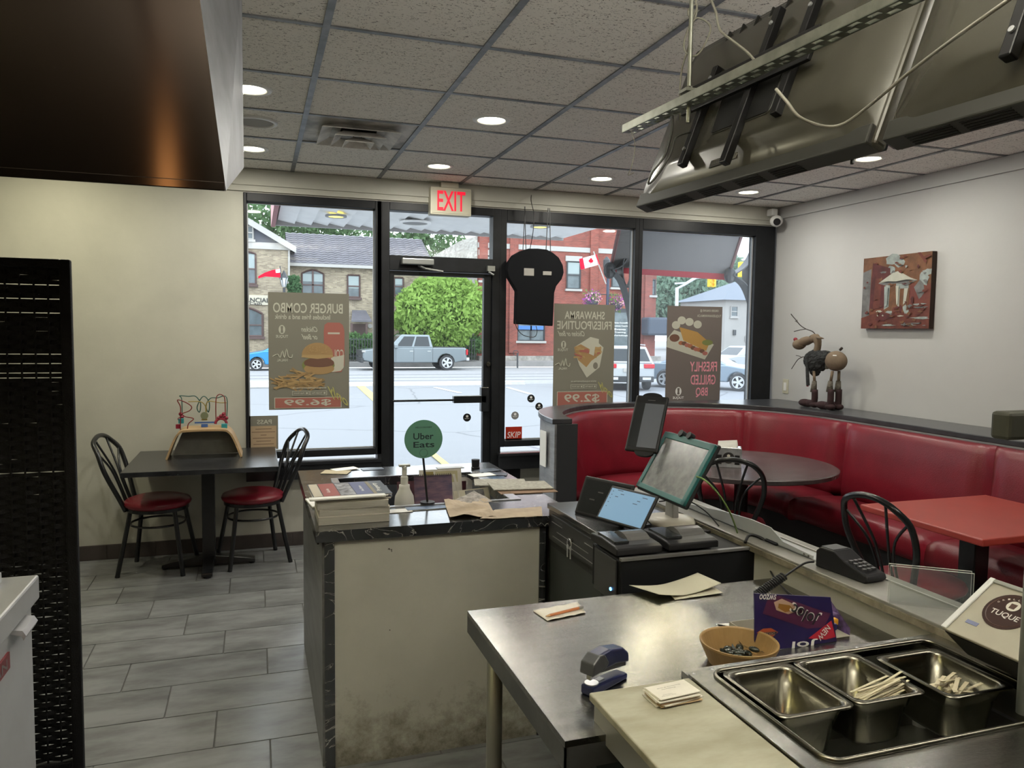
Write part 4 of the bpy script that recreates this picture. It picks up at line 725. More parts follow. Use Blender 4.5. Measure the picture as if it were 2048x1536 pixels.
for i in range(9): P3.oval(.26+.055*i, .385+.013*i+random.uniform(-.01, .01), .05, .022, [pm_, pdk, pred][i % 3], 'meat_piece', 10)
for u, v in ((.16, .20), (.26, .15), (.40, .165), (.55, .19)): P3.oval(u, v, .075, .042, pwhite, 'sauce_cup')
for s_, v, w_ in (('FRESHLY', .635, .50), ('GRILLED', .775, .46), ('BBQ', .91, .22)): P3.txt(s_, .68 if s_ != 'BBQ' else .66, v, w_, .105, ppink)
logo(P3, .235, .895, .055, .045, pk('poster_bright_white', (.6, .6, .58), .8), brown); P3.txt('TUQUE', .235, .965, .2, .03, MT['poster_bright_white'])
P4 = Poster(PY(498, 900, GYP), PY(556, 831, GYP), olive, 'small grey and tan PASS notice low on the left window'); tan = pk('tan_notice', (.36, .27, .18), .45)
P4.txt('PASS', .53, .18, .5, .13, pwhite); P4.poly([(.06, .30), (.94, .30), (.94, .98), (.06, .98)], tan, 'tan_panel')
for i, w_ in enumerate((.55, .8, .2, .74, .5, .7)): P4.poly([(.5-w_/2, .38+i*.09), (.5+w_/2, .38+i*.09), (.5+w_/2, .40+i*.09), (.5-w_/2, .40+i*.09)], pk('notice_ink', (.16, .11, .08)), 'printed_line')
P5 = Poster(PY(1011, 886, GYP), PY(1044, 853, GYP), pk('skip_red', (.34, .035, .02), .5), 'red square sticker reading SKIP on the glass', 'window_sticker', 'sticker'); lettering('SKIP', P5.p(.5, .5), .115, .05, X_, Z_, pk('sticker_white', (.6, .6, .6), .8), P5.t, shear=.2)
dkv = pk('dark_vinyl', (.02, .02, .02), .3); P_c = [((1062, 797), 'small black round sticker on the glass, uppermost of the pair', dkv), ((1078, 813), 'small black round sticker on the glass, lower right of the pair', dkv), ((1030, 831), 'small pale grey round sticker above the red SKIP sticker', pk('pale_vinyl', (.20, .20, .20), .6)), ((934, 835), 'small torn round sticker on the lower door glass', dkv)]
for (px, py), lab, m_ in P_c:
    c = PY(px, py, 5.776); t = thing('round_sticker', lab, 'sticker', c); MB().lathe([(0, 0), (.032, 0), (.032, .001), (0, .001)], c, 24, Matrix.Rotation(PI/2, 3, 'X')).done('disc', m_, t); lettering('TUQUE', c-Y_*.003+Z_*-.008, .038, .009, NX, Z_, pk('sticker_white', (.6, .6, .6), .8), t); MB().lathe([(0, 0), (.010, 0), (.010, .001), (0, .001)], c-Y_*.003+Z_*.010, 14, Matrix.Rotation(PI/2, 3, 'X')).done('logo_oval', MT['sticker_white'], t)
# hanging black silhouette sign
Yb_ = 5.62; c = PY(1071, 570, Yb_); t = thing('hanging_sign', 'black skewer shaped light box hanging on chains before the glass', 'sign', c)
out = [(1032, 648), (1034, 582), (1028, 572), (1018, 555), (1015, 540), (1018, 524), (1028, 510), (1044, 501), (1058, 497), (1076, 497), (1094, 499), (1106, 505), (1118, 515), (1126, 530), (1128, 545), (1124, 558), (1113, 572), (1109, 585), (1106, 652)]
pl = [(PY(x, y, Yb_).x-c.x, PY(x, y, Yb_).z-c.z) for x, y in out]; MB().prism(pl, c, X_, Z_, Y_, 0, .07).done('light_box', mat('black_sign_back', (.006, .0065, .008), .8, spec=.1), t, bev=.006)
for px in ((1046, 500, 1050, 436), (1052, 500, 1049, 436), (1092, 503, 1096, 440), (1101, 503, 1099, 440)):
    a, d = PY(px[0], px[1], Yb_+.03), PY(px[2], px[3], Yb_+.03); d.z = 2.55; MB().tube([a, d], .0035, 5).done('chain', iron, t)
for (x0, y0, x1, y1) in ((1048, 537, 1068, 551), (1086, 543, 1103, 550)): a, d = PY(x0, y1, Yb_-.002), PY(x1, y0, Yb_-.002); MB().box(a.x, d.x, Yb_-.003, Yb_, a.z, d.z).done('rating_label', mat('grey_label', (.28, .27, .25), .6), t)
MB().tube(sm([PZ(1064, 386, 2.69)*1, PY(1062, 400, 5.6), PY(1068, 430, 5.6), PY(1066, 465, 5.6), PY(1060, 498, 5.64)]), .003, 5).done('power_lead', rub, t)
MB().tube(sm([PY(1031, 640, 5.6), PY(1033, 655, 5.6), PY(1046, 670, 5.6), PY(1068, 674, 5.6), PY(1074, 664, 5.6), PY(1072, 652, 5.62)]), .003, 5).done('loose_lead', rub, t)
# ================================================================ RIGHT WALL
a = PX(1722, 657, XR-.045); c = PX(1865, 505, XR-.045); y0, y1 = c.y, a.y; z0, z1 = a.z+.0, 2.165; t = thing('canvas_painting', 'square red brown canvas of a white cafe parasol on right wall', 'painting', (XR, (y0+y1)/2, z0))
# painted surface: colour fields of the picture built as flat shapes over a mottled ground
cvm = mat('canvas_ground', (.17, .055, .03), .75, 0, .0, 5, .1, 200, col2=(.13, .03, .025)); MB().box(XR-.045, XR-.004, y0, y1, z0, z1).done('canvas', cvm, t, bev=.002)
MB().box(XR-.044, XR-.005, y0-.001, y0+.001, z0, z1).done('canvas_edge', mat('dark_canvas_edge', (.03, .014, .008), .8), t)
cnt = [0]
def art(pts, m_, nm='brush_patch'):
    cnt[0] += 1; xx = XR-.0455-.00012*cnt[0]; b = MB(); b.add([(xx, y1-(y1-y0)*u, z1-(z1-z0)*v) for u, v in pts], [tuple(range(len(pts)))]); b.done(nm, m_, t)
def blob(u, v, ru, rv, m_, nm='brush_patch', n_=11, j=.3): art([(u+ru*math.cos(2*PI*i/n_)*(1+random.uniform(-j, j)), v+rv*math.sin(2*PI*i/n_)*(1+random.uniform(-j, j))) for i in range(n_)], m_, nm)
pm = lambda n_, c_, v_=.3: mat(n_, c_, .75, 0, v_, 14)
oc, mar, gy, whp, lt, dkr = pm('ochre_paint', (.15, .065, .03)), pm('maroon_paint', (.085, .018, .018)), pm('grey_paint', (.14, .14, .14)), pm('pale_blue_paint', (.27, .31, .30)), pm('cream_white_paint', (.42, .42, .36), .1), pm('dark_red_paint', (.12, .030, .02))
art([(0, 0), (.9, 0), (1, .0), (1, .42), (.62, .38), (.55, .30), (.38, .2), (0, .3)], oc); art([(.0, .2), (.13, .16), (.12, .95), (0, .98)], gy); blob(.46, .05, .12, .07, whp); blob(.55, .10, .08, .06, whp); blob(.42, .19, .07, .05, whp); blob(.90, .33, .08, .1, whp, j=.5); blob(.86, .48, .07, .12, gy); blob(.95, .26, .06, .05, whp)
art([(.15, .08), (.42, .17), (.44, .7), (.12, .74)], mar); art([(.2, .30), (.3, .3), (.28, .72), (.18, .72)], dkr); art([(0, .85), (.5, .70), (1, .74), (1, 1), (0, 1)], dkr)
art([(.34, .38), (.72, .37), (.70, .78), (.36, .78)], oc); art([(.36, .40), (.43, .40), (.42, .70), (.35, .74)], whp); art([(.52, .40), (.58, .40), (.575, .70), (.55, .72)], lt); art([(.64, .40), (.70, .40), (.67, .64), (.63, .68)], lt); art([(.38, .41), (.405, .41), (.41, .62), (.385, .62)], lt)
art([(.52, .39), (.70, .38), (.70, .46), (.52, .46)], whp); art([(.25, .37), (.48, .23), (.55, .22), (.72, .32), (.82, .36), (.66, .345), (.52, .36), (.40, .35)], lt, 'parasol'); art([(.25, .37), (.40, .35), (.52, .36), (.66, .345), (.82, .36), (.70, .41), (.50, .385), (.34, .40)], gy, 'parasol_underside')
art([(.20, .14), (.40, .20), (.44, .26), (.26, .24)], mar); blob(.32, .22, .05, .012, gy)
for u, v, ru, rv, m_ in ((.28, .76, .05, .015, lt), (.42, .77, .05, .02, whp), (.50, .74, .03, .05, dkr), (.60, .73, .02, .06, mar), (.66, .74, .025, .05, whp), (.70, .78, .03, .03, whp), (.86, .68, .10, .012, whp), (.90, .72, .1, .015, gy), (.38, .84, .12, .05, mar), (.26, .82, .012, .01, lt), (.34, .82, .012, .01, lt), (.88, .86, .12, .014, whp), (.74, .95, .09, .013, whp), (.42, .955, .10, .012, whp), (.60, .83, .04, .008, lt), (.82, .93, .1, .01, gy), (.76, .62, .02, .05, mar), (.74, .69, .02, .012, lt)): blob(u, v, ru, rv, m_, j=.45)
for _ in range(60): blob(random.uniform(.03, .97), random.choice((random.uniform(.62, .98), random.uniform(.03, .6))), random.uniform(.012, .035), random.uniform(.006, .022), random.choice((oc, mar, dkr, gy, oc, dkr, mar, whp if random.random() < .3 else oc)), j=.6)
art([(.36, .42), (.42, .42), (.41, .68), (.37, .70)], whp); art([(.53, .42), (.575, .42), (.57, .66), (.55, .68)], lt); art([(.30, .35), (.48, .24), (.55, .23), (.72, .32), (.78, .345), (.66, .345), (.52, .36), (.40, .35)], lt, 'parasol')
art([(.82, .0), (.86, 0), (.95, .12), (.93, .15)], dkr); art([(.88, .07), (1, .03), (1, .06), (.9, .1)], dkr)
# light switch
t = thing('wall_switch', 'ivory wall switch plate beside the window frame', 'switch', (XR, 5.56, 1.07)); MB().box(XR-.006, XR, 5.53, 5.605, 1.075, 1.20).done('plate', em_, t, bev=.002); MB().box(XR-.011, XR-.006, 5.55, 5.585, 1.10, 1.17).done('rocker', white, t, bev=.001)
# ================================================================ BOOTH
inner = sm([(1.97, 4.62, 0), (2.02, 4.90, 0), (2.14, 5.16, 0), (2.36, 5.40, 0), (2.64, 5.53, 0), (3.06, 5.56, 0), (3.46, 5.44, 0), (3.79, 5.16, 0), (3.95, 4.75, 0), (3.98, 4.35, 0), (3.98, 3.2, 0), (3.98, 1.0, 0)], 5)
outer = sm([(1.83, 4.62, 0), (1.86, 4.92, 0), (1.97, 5.24, 0), (2.18, 5.46, 0), (2.6, 5.64, 0), (3.06, 5.655, 0), (4.38, 5.655, 0), (4.385, 5.2, 0), (4.385, 4.75, 0), (4.385, 4.35, 0), (4.385, 3.2, 0), (4.385, 1.0, 0)], 5)
outer = [Vector((min(p.x, 4.387), min(p.y, 5.658), 0)) for p in outer]
def ribbon(b, A_, B_, z0, z1):
    k = len(A_); o = len(b.v)
    for a, c in zip(A_, B_): b.v += [(a.x, a.y, z0), (c.x, c.y, z0), (c.x, c.y, z1), (a.x, a.y, z1)]
    for i in range(k-1):
        for j in range(4): b.f.append((o+i*4+j, o+(i+1)*4+j, o+(i+1)*4+(j+1) % 4, o+i*4+(j+1) % 4))
    b.f += [(o, o+1, o+2, o+3), (o+(k-1)*4+3, o+(k-1)*4+2, o+(k-1)*4+1, o+(k-1)*4)]
    return b
def offs(P_, d):
    out = []
    for i, p in enumerate(P_):
        t_ = (P_[min(i+1, len(P_)-1)]-P_[max(i-1, 0)]).normalized(); out.append(p+Vector((t_.y, -t_.x, 0))*d)
    return out
bt = thing('booth_bench', 'curved red vinyl booth bench with grey shell and black cap', 'bench', (3.2, 4.6, 0))
capm = mat('charcoal_laminate', (.040, .042, .048), .30, 0, .3, 5, coat=.2); shellm = mat('grey_laminate_shell', (.22, .225, .235), .45, 0, .35, 3, stretch=(1, 1, 6)); endm = mat('dark_end_panel', (.022, .024, .028), .5)
ribbon(MB(), offs(inner, .0), outer, .985, 1.02).done('cap', capm, bt, bev=.005)
ribbon(MB(), inner, offs(inner, -.045)[:len(inner)], 0, .985).done('back_shell', shellm, bt)
ribbon(MB(), offs(outer, .04), offs(outer, .015), 0.0, .985).done('outer_shell', shellm, bt)
MB().box(1.86, 2.00, 4.60, 4.625, 0, .985).done('end_panel', endm, bt)
MB().box(1.955, 2.46, 4.60, 4.622, 0, .42).done('end_panel', endm, bt)
# back cushions split at the seams seen in the photograph
def idx(f): return min(range(len(inner)), key=lambda i: f(inner[i]))
cuts = [0, idx(lambda p: abs(p.y-5.33)+(9 if p.x > 2.5 else 0)), idx(lambda p: (p-PZ(1507, 812, 1.0)).xy.length), idx(lambda p: abs(p.y-4.33)+(9 if p.x < 3.5 else 0)), idx(lambda p: abs(p.y-3.17)+(9 if p.x < 3.5 else 0)), len(inner)-1]
innerf = []
for i in range(len(inner)-1):
    n_ = max(1, int((inner[i+1]-inner[i]).length/.06))
    for j in range(n_): innerf.append(inner[i].lerp(inner[i+1], j/n_))
innerf.append(inner[-1])
def near(p): return min(range(len(innerf)), key=lambda i: (innerf[i]-p).length)
cutsf = [near(inner[c_]) for c_ in cuts]
for a, c in ((0, 2), (2, 3), (3, 4), (4, 5)):
    i0, i1 = cutsf[a], cutsf[c]
    if a == 0: i0 = 1
    P_ = innerf[i0:i1+1]
    if a >= 3: P_ = [P_[0]]+P_[1:]
    b = MB(); k = len(P_); prof = [(.0, .975), (.03, .972), (.055, .955), (.07, .92), (.085, .80), (.11, .65), (.125, .52), (.12, .44), (0, .43)]; T_ = offs(P_, 1)
    L_ = [0]
    for i in range(1, k): L_.append(L_[-1]+(P_[i]-P_[i-1]).length)
    for i in range(k):
        s_ = min(L_[i], L_[-1]-L_[i]); q_ = min(1, .35+.65*(s_/.05)) if s_ < .05 else 1; nn = (T_[i]-P_[i])
        for d_, z_ in prof: b.v.append(tuple(P_[i]+nn*(d_*q_+.001)+Z_*z_))
    m_ = len(prof)
    for i in range(k-1):
        for j in range(m_): b.f.append((i*m_+j, i*m_+(j+1) % m_, (i+1)*m_+(j+1) % m_, (i+1)*m_+j))
    b.f.append(tuple(range(m_))); b.f.append(tuple((k-1)*m_+j for j in range(m_-1, -1, -1)))
    b.done('back_cushion', red, bt, smooth=True)
# seat cushions
b_in = offs(innerf, .10); seatE = offs(innerf, .50)
seatE = [Vector((min(p.x, 3.56) if q.x > 3.4 else max(p.x, 2.44), p.y if p.y < 5.06 else 5.06, 0)) for p, q in zip(seatE, innerf)]
for j_, (a, c) in enumerate(((0, 3), (3, 4), (4, 5))):
    i0, i1 = cutsf[a]+(1 if a == 0 else 0), cutsf[c]; k = i1-i0+1; b = MB(); prof = [(0, .42), (0, .47), (.5, .485), (.88, .48), (.97, .46), (1.0, .42), (1.01, .37), (.98, .33), (.94, .325)]; m_ = len(prof)
    for i in range(i0, i1+1):
        e = min(i-i0, i1-i); q_ = .985 if e == 0 else 1
        for u, z_ in prof: p = b_in[i].lerp(seatE[i], u); b.v.append((p.x, p.y, z_ if q_ == 1 else z_-.02))
    for i in range(k-1):
        for j in range(m_-1): b.f.append((i*m_+j, i*m_+j+1, (i+1)*m_+j+1, (i+1)*m_+j))
    b.f.append(tuple(range(m_))); b.f.append(tuple((k-1)*m_+j for j in range(m_-1, -1, -1))); b.done('seat_cushion', red, bt, smooth=True)
ribbon(MB(), [b_in[i].lerp(seatE[i], .90) for i in range(len(innerf))], [b_in[i].lerp(seatE[i], .84) for i in range(len(innerf))], 0, .33).done('kick_panel', endm, bt)
MB().box(1.835, 1.84, 4.75, 4.86, .68, .92).done('pasted_notice', paperw, bt)
# wall panel beside the door under window
struct(MB().box(1.84, 2.0, 5.735, 5.75, 0, .6).done('trim_4', frameblk))
# ================================================================ TABLES
woodblk = mat('black_woodgrain', (.022, .023, .026), .22, 0, .5, 6, .12, 30, stretch=(1, 14, 1)); round_m = mat('dark_brown_laminate', (.075, .06, .062), .25, 0, .25, 9)
t = thing('cafe_table', 'black wood grain table pushed against the window wall', 'table', (-.31, 5.40, 0))
MB().box(-.755, .125, 4.87, 5.70, .712, .742).done('table_top', woodblk, t, bev=.003)
tp = MB().box(-.35, -.27, 5.36, 5.44, .05, .712).box(-.5, -.12, 5.20, 5.60, .69, .712); tp.done('pedestal', blackmetal, t, bev=.004)
for dx, dy in ((1, 0), (-1, 0), (0, 1), (0, -1)): MB().prism([(.03, .0), (.29, .0), (.29, .022), (.24, .034), (.03, .065)], (-.31, 5.40, .012), (dx, dy, 0), Z_, Vector((dx, dy, 0)).cross(Z_), -.033, .033).done('base_foot', blackmetal, t, bev=.004)
for dx, dy in ((1, 0), (-1, 0), (0, 1), (0, -1)): MB().lathe([(.02, 0), (.02, .014)], (-.31+dx*.27, 5.40+dy*.27, 0), 12).done('glide', rub, t)
t = thing('round_table', 'round dark laminate table in the curve of the booth', 'table', (3.02, 4.24, 0)); MB().lathe([(0, 0), (.585, 0), (.595, .005), (.595, .027), (.585, .032), (0, .032)], (3.02, 4.24, .71), 56).done('table_top', round_m, t)
MB().tube([(3.02, 4.24, .03), (3.02, 4.24, .71)], .045, 16).done('pedestal', blackmetal, t)
for k in range(4): a = PI/4+k*PI/2; MB().prism([(.03, 0), (.32, 0), (.32, .02), (.03, .06)], (3.02, 4.24, 0), (math.cos(a), math.sin(a), 0), Z_, (-math.sin(a), math.cos(a), 0), -.03, .03).done('base_foot', blackmetal, t)
orange = mat('coral_red_laminate', (.34, .042, .032), .4, 0, .06, 4)
t = thing('red_table', 'coral red square topped table beside the booth bench', 'table', (3.3, 2.70, 0)); MB().box(2.88, 3.72, 2.36, 3.05, .71, .742).done('table_top', orange, t, bev=.006)
MB().box(3.20, 3.29, 2.66, 2.75, .04, .71).done('pedestal', blackmetal, t, bev=.005); MB().box(3.08, 3.52, 2.66, 2.74, 0, .04).box(3.26, 3.34, 2.42, 3.0, 0, .04).done('base_foot', blackmetal, t, bev=.004)
# ================================================================ CHAIRS
def make_chair():
    t = thing('cafe_chair', '', 'chair', M_=Matrix.Identity(4))
    b = MB(); b.lathe([(0, .425), (.185, .425), (.20, .437), (.205, .452), (.195, .470), (.15, .486), (.08, .492), (0, .494)], (0, 0, 0), 36); b.done('seat', red, t, smooth=True)
    MB().lathe([(.165, .405), (.188, .405), (.188, .426), (.165, .426)], (0, 0, 0), 32).done('seat_frame', blackmetal, t)
    MB().tube([(.165*math.cos(2*PI*i/28), .165*math.sin(2*PI*i/28), .315) for i in range(28)], .0075, 7, True).done('stretcher_ring', blackmetal, t, smooth=True)
    def bk(y, z): return Vector((-.172-.155*(z-.43)/.44-(.02 if z > .8 else 0), y, z))
    hoop = [bk(-.10, .41), bk(-.125, .50), bk(-.165, .62), bk(-.18, .70), bk(-.170, .785), bk(-.13, .845), bk(-.07, .875), bk(0, .885)]; hoop = hoop+[Vector((p.x, -p.y, p.z)) for p in hoop[-2::-1]]
    MB().tube(sm(hoop, 4), .0148, 10).done('back_hoop', blackmetal, t, smooth=True)
    for y0, y1, z1 in ((-.05, -.165, .79), (-.026, -.085, .865), (0, 0, .883), (.026, .085, .865), (.05, .165, .79)):
        if y0 == 0: continue
        MB().tube(sm([bk(y0, .42), bk(y0, .58), bk(y0+(y1-y0)*.25, .69), bk(y1, z1)], 4), .0068, 6).done('back_spindle', blackmetal, t, smooth=True)
    MB().tube(sm([bk(-.10, .42), bk(0, .425), bk(.10, .42)], 3), .007, 6).done('lower_rail', blackmetal, t)
    for sx, sy in ((1, 1), (1, -1), (-1, 1), (-1, -1)): MB().tube(sm([(sx*.135, sy*.105, .415), (sx*.155, sy*.125, .28), (sx*.20, sy*.17, .0)], 4), [.0140]*8+[.0145], 10).done('leg', blackmetal, t, smooth=True)
    return t
ch = make_chair(); G_ = 'black metal cafe chairs with red seats'
for i, (x, y, rz, lab) in enumerate(((-.62, 5.42, -.20, 'black cafe chair with red seat left of the wood grain table'), (-.03, 5.44, PI+.27, 'black cafe chair with red seat right of the wood grain table, against window'),
        (2.73, 3.93, .96, 'black cafe chair tucked under the round table'), (2.90, 2.70, .12, 'black cafe chair pushed up to the coral red table'))):
    o = ch if i == 0 else copy_tree(ch); o.matrix_world = Matrix.Translation((x, y, 0)) @ Matrix.Rotation(rz, 4, 'Z'); o['label'] = lab; o['group'] = G_
# ================================================================ BEAD MAZE TOY
ply = mat('birch_plywood', (.40, .27, .14), .5, 0, .15, 8); ty = 5.38; a, d = PZ(338, 909, .742), PZ(474, 903, .742); xa, xb = -.545, -.105; t = thing('bead_maze', 'bent plywood bead maze toy with coloured wires on black table', 'toy', ((xa+xb)/2, ty, .742))
arc = sm([(xa, 0, .742), (xa+.045, 0, .86), (xa+.075, 0, .905), (xa+.12, 0, .918), (xb-.12, 0, .918), (xb-.075, 0, .905), (xb-.045, 0, .86), (xb, 0, .742)], 4); b = MB(); th = .012; k = len(arc)
for i, p in enumerate(arc):
    tg = (arc[min(i+1, k-1)]-arc[max(i-1, 0)]).normalized(); nn = Vector((-tg.z, 0, tg.x))
    if nn.z < 0: nn = -nn
    for y in (ty-.10, ty+.14): b.v.append((p.x, y, p.z)); b.v.append((p.x+nn.x*th, y, p.z+nn.z*th))
for i in range(k-1):
    q = i*4; r_ = q+4; b.f += [(q, r_, r_+2, q+2), (q+1, q+3, r_+3, r_+1), (q, q+1, r_+1, r_), (q+2, r_+2, r_+3, q+3)]
b.f += [(0, 2, 3, 1), (4*k-4, 4*k-3, 4*k-1, 4*k-2)]; b.done('plywood_arch', ply, t)
MB().prism([(xa+.012, .744), (xb-.012, .744), (xb-.085, .915), (xa+.085, .915)], (0, ty+.10, 0), X_, Z_, Y_, 0, .012).done('rear_panel', mat('dark_grey_toy_panel', (.32, .32, .29), .8, 0, .2, 6), t)
wr, wg, wy_, wb_ = mat('red_wire', (.16, .015, .015), .35), mat('green_wire', (.02, .08, .07), .35), mat('yellow_wire', (.26, .20, .05), .35), mat('blue_wood', (.04, .10, .30), .5); zt = .93
def tz(x, y): p = PY(x, y, ty+.02); return p
def wire(pp, m_, dy=0, nm='bent_wire'): MB().tube(sm([tz(x, y)+Vector((0, dy, 0)) for x, y in pp], 5), .0035, 6).done(nm, m_, t, smooth=True)
wire([(362, 858), (362, 830), (362, 812), (356, 799), (371, 803), (384, 812), (380, 820), (366, 826), (372, 832), (388, 836), (378, 846), (376, 857)], wr, -.04); wire([(363, 838), (362, 800), (358, 793), (376, 794), (390, 794), (400, 808), (398, 826), (393, 816), (402, 797), (410, 795), (418, 808), (416, 826), (411, 812), (420, 798), (434, 797), (453, 797), (452, 850)], wg, .05)
wire([(376, 804), (400, 804), (410, 812), (412, 826), (415, 804), (440, 806), (453, 806)], wy_, .02); wire([(432, 846), (432, 800), (438, 789), (447, 792), (450, 803), (451, 845)], wr, .0)
for (x, y, r_, m_, nm) in ((357, 852, .014, mat('maroon_bead', (.20, .01, .03), .4), 'square_bead'), (363, 841, .016, mat('teal_bead', (.02, .22, .25), .4), 'square_bead'), (449, 852, .018, MT['teal_bead'], 'square_bead')): p = tz(x, y); MB().cbox((p.x, p.y-.02, p.z), r_*2, r_*2, r_*2).done(nm, m_, t, bev=.002)
p = tz(409, 831); MB().lathe([(0, 0), (.024, 0), (.024, .012), (0, .012)], p, 20, Matrix.Rotation(PI/2, 3, 'X')).done('round_bead', mat('olive_bead', (.15, .17, .10), .5), t); p = tz(409, 839); MB().cbox(p, .036, .012, .010).done('yellow_block', wy_, t)
p = tz(409, 845); MB().cbox(p, .12, .01, .009).cbox((p.x, p.y, p.z-.02), .04, .012, .02).done('blue_rotor', wb_, t)
for (x, y) in ((361, 828), (364, 834), (359, 838), (437, 836), (442, 832), (448, 832), (453, 836), (447, 828)): p = tz(x, y); MB().ell(p, .012, .012, .012, 10, 8).done('wooden_bead', MT['maroon_bead'], t, smooth=True)
p = tz(442, 846); MB().tube([p+Vector((.035*math.cos(i*PI/8), 0, .035*math.sin(i*PI/8)-.005)) for i in range(9)], .009, 7).done('striped_arch', mat('crimson_bead', (.25, .02, .04), .5), t)
# ================================================================ HOOD, SCREEN, FREEZER
Yh0, Yh1 = 1.9, 2.62; A_ = PY(452, 381, Yh0); Bt = PY(400, 0, Yh0); sl = (A_.x-Bt.x)/(A_.z-Bt.z); B2 = PY(488, 335, Yh1); bronze = mat('dark_smoked_steel', (.038, .030, .025), .15, 1)
bronze.node_tree.nodes['Principled BSDF'].inputs['Anisotropic'].default_value = .95; bronze.node_tree.nodes['Principled BSDF'].inputs['Anisotropic Rotation'].default_value = .25; _t = bronze.node_tree.nodes.new('ShaderNodeTangent'); _t.axis = 'Z'; bronze.node_tree.links.new(_t.outputs[0], bronze.node_tree.nodes['Principled BSDF'].inputs['Tangent']); zt = 2.695
t = thing('exhaust_hood', 'large dark stainless kitchen hood with bright side face at upper left', 'range hood', (-.7, 2.2, 1.9))
xt = A_.x+sl*(zt-A_.z); zb2 = B2.z
b = MB(); b.add([(-1.6, Yh0, A_.z+.012), (A_.x, Yh0, A_.z+.0), (xt, Yh0, zt), (-1.6, Yh0, zt), (-1.6, Yh0+.01, A_.z), (A_.x, Yh0+.01, A_.z), (xt, Yh0+.01, zt), (-1.6, Yh0+.01, zt)], [(0, 1, 2, 3), (7, 6, 5, 4), (0, 4, 5, 1), (1, 5, 6, 2), (2, 6, 7, 3)]); b.done('front_panel', bronze, t)
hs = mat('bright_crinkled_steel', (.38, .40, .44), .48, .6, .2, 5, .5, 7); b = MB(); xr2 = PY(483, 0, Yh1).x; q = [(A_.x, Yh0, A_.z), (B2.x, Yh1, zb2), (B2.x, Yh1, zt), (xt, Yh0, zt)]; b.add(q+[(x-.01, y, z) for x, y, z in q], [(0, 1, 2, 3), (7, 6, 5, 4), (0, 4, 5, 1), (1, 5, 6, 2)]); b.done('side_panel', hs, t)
b = MB(); b.add([(-1.6, Yh0+.01, A_.z+.01), (A_.x-.005, Yh0+.01, A_.z+.01), (B2.x-.005, Yh1, zb2+.01), (-1.6, Yh1, zb2+.01)], [(0, 1, 2, 3)]); b.done('underside', bronze, t); MB().box(-1.6, B2.x, Yh1-.005, Yh1, zb2+.01, zt).done('rear_panel', bronze, t)
MB().box(-1.6, A_.x-.002, Yh0-.006, Yh0, A_.z-.002, A_.z+.018).done('bottom_lip', bronze, t, bev=.002)
# woven room divider
Ys = 2.9; pr = PY(150, 520, Ys); zb = .06; zT = pr.z; xr_ = pr.x-.012; fib = mat('black_woven_fibre', (.006, .006, .007), .6, 0, .3, 30, .3, 200, spec=.2)
t = thing('woven_screen', 'tall black woven room divider standing at the left edge', 'room divider', (-1.0, Ys, 0)); MB().box(xr_-.035, xr_, Ys-.014, Ys+.014, 0, zT).done('side_post', fib, t, bev=.006); MB().box(-1.9, -1.865, Ys-.014, Ys+.014, 0, zT).done('side_post', fib, t, bev=.006)
MB().box(-1.87, xr_-.03, Ys-.014, Ys+.014, zT-.03, zT).done('top_rail', fib, t, bev=.005); MB().box(-1.87, xr_-.03, Ys-.014, Ys+.014, zb, zb+.03).done('bottom_rail', fib, t, bev=.005)
random.seed(11); b = MB(); x = xr_-.07; xsr = []
while x > -1.87: xsr.append(x); x -= .041
for x in xsr: b.tube([(x, Ys, zb+.02), (x, Ys, zT-.02)], .0035, 5)
k_ = b.done('upright_cane', fib, t); k_['kind'] = 'stuff'
b = MB(); z = zb+.035; row = 0; wide = {round(PY(100, yy, Ys).z, 2) for yy in (531, 576, 607, 640, 719, 733, 757, 950)}
while z < zT-.035:
    h = .0170 if z > .8 else .0156
    gap = any(abs(z-g) < .009 for g in wide)
    if gap: h = .0135
    if z < .75 and row % 3 == 0: h = .0140
    n_ = 0; xx = [xr_-.03]+[q-.0 for q in xsr]
    for i in range(len(xx)-1):
        x0, x1 = xx[i], xx[i+1]; s_ = .006*(1 if (row+i) % 2 else -1); s2 = -s_; hh = h if random.random() > .05 else h*.86
        b.add([(x0, Ys+s2-.001, z), (x1, Ys+s_-.001, z), (x1, Ys+s_-.001, z+hh), (x0, Ys+s2-.001, z+hh), (x0, Ys+s2+.001, z), (x1, Ys+s_+.001, z), (x1, Ys+s_+.001, z+hh), (x0, Ys+s2+.001, z+hh)], [(0, 1, 2, 3), (7, 6, 5, 4)])
    z += .0150+(.0012 if gap else 0); row += 1
k_ = b.done('woven_strand', fib, t); k_['kind'] = 'stuff'
# freezer at the left edge
fx, fy, fz = -.578, 2.39, .90; met = mat('satin_white_steel', (.50, .51, .53), .38, .35, .06, 5); t = thing('chest_freezer', 'pale steel freezer cabinet with handle and red badge', 'freezer', (fx-.4, 1.6, 0))
MB().box(fx-.75, fx-.018, .75, fy-.012, .08, fz-.075).done('cabinet', met, t, bev=.006); MB().box(fx-.76, fx, .74, fy, fz-.068, fz).done('lid', met, t, bev=.006)
MB().box(fx-.60, fx-.045, 1.1, fy-.22, fz, fz+.012).done('lid_recess', mat('grey_lid_panel', (.16, .18, .20), .35, .4), t, bev=.003)
MB().prism([(0, 0), (.028, -.004), (.036, -.018), (.030, -.030), (.026, -.018), (0, -.010)], (fx-.018, 0, fz-.078), X_, Z_, Y_, fy-.21, fy-.10).done('handle', met, t)
bd = MB().box(fx-.018, fx-.012, 1.84, 2.155, fz-.164, fz-.122).done('badge', mat('dark_red_badge', (.18, .02, .025), .4), t, bev=.001); lettering('VULCAN', (fx-.0112, 2.0, fz-.143), .26, .026, Y_, Z_, mat('badge_grey', (.16, .16, .15), .4), t)
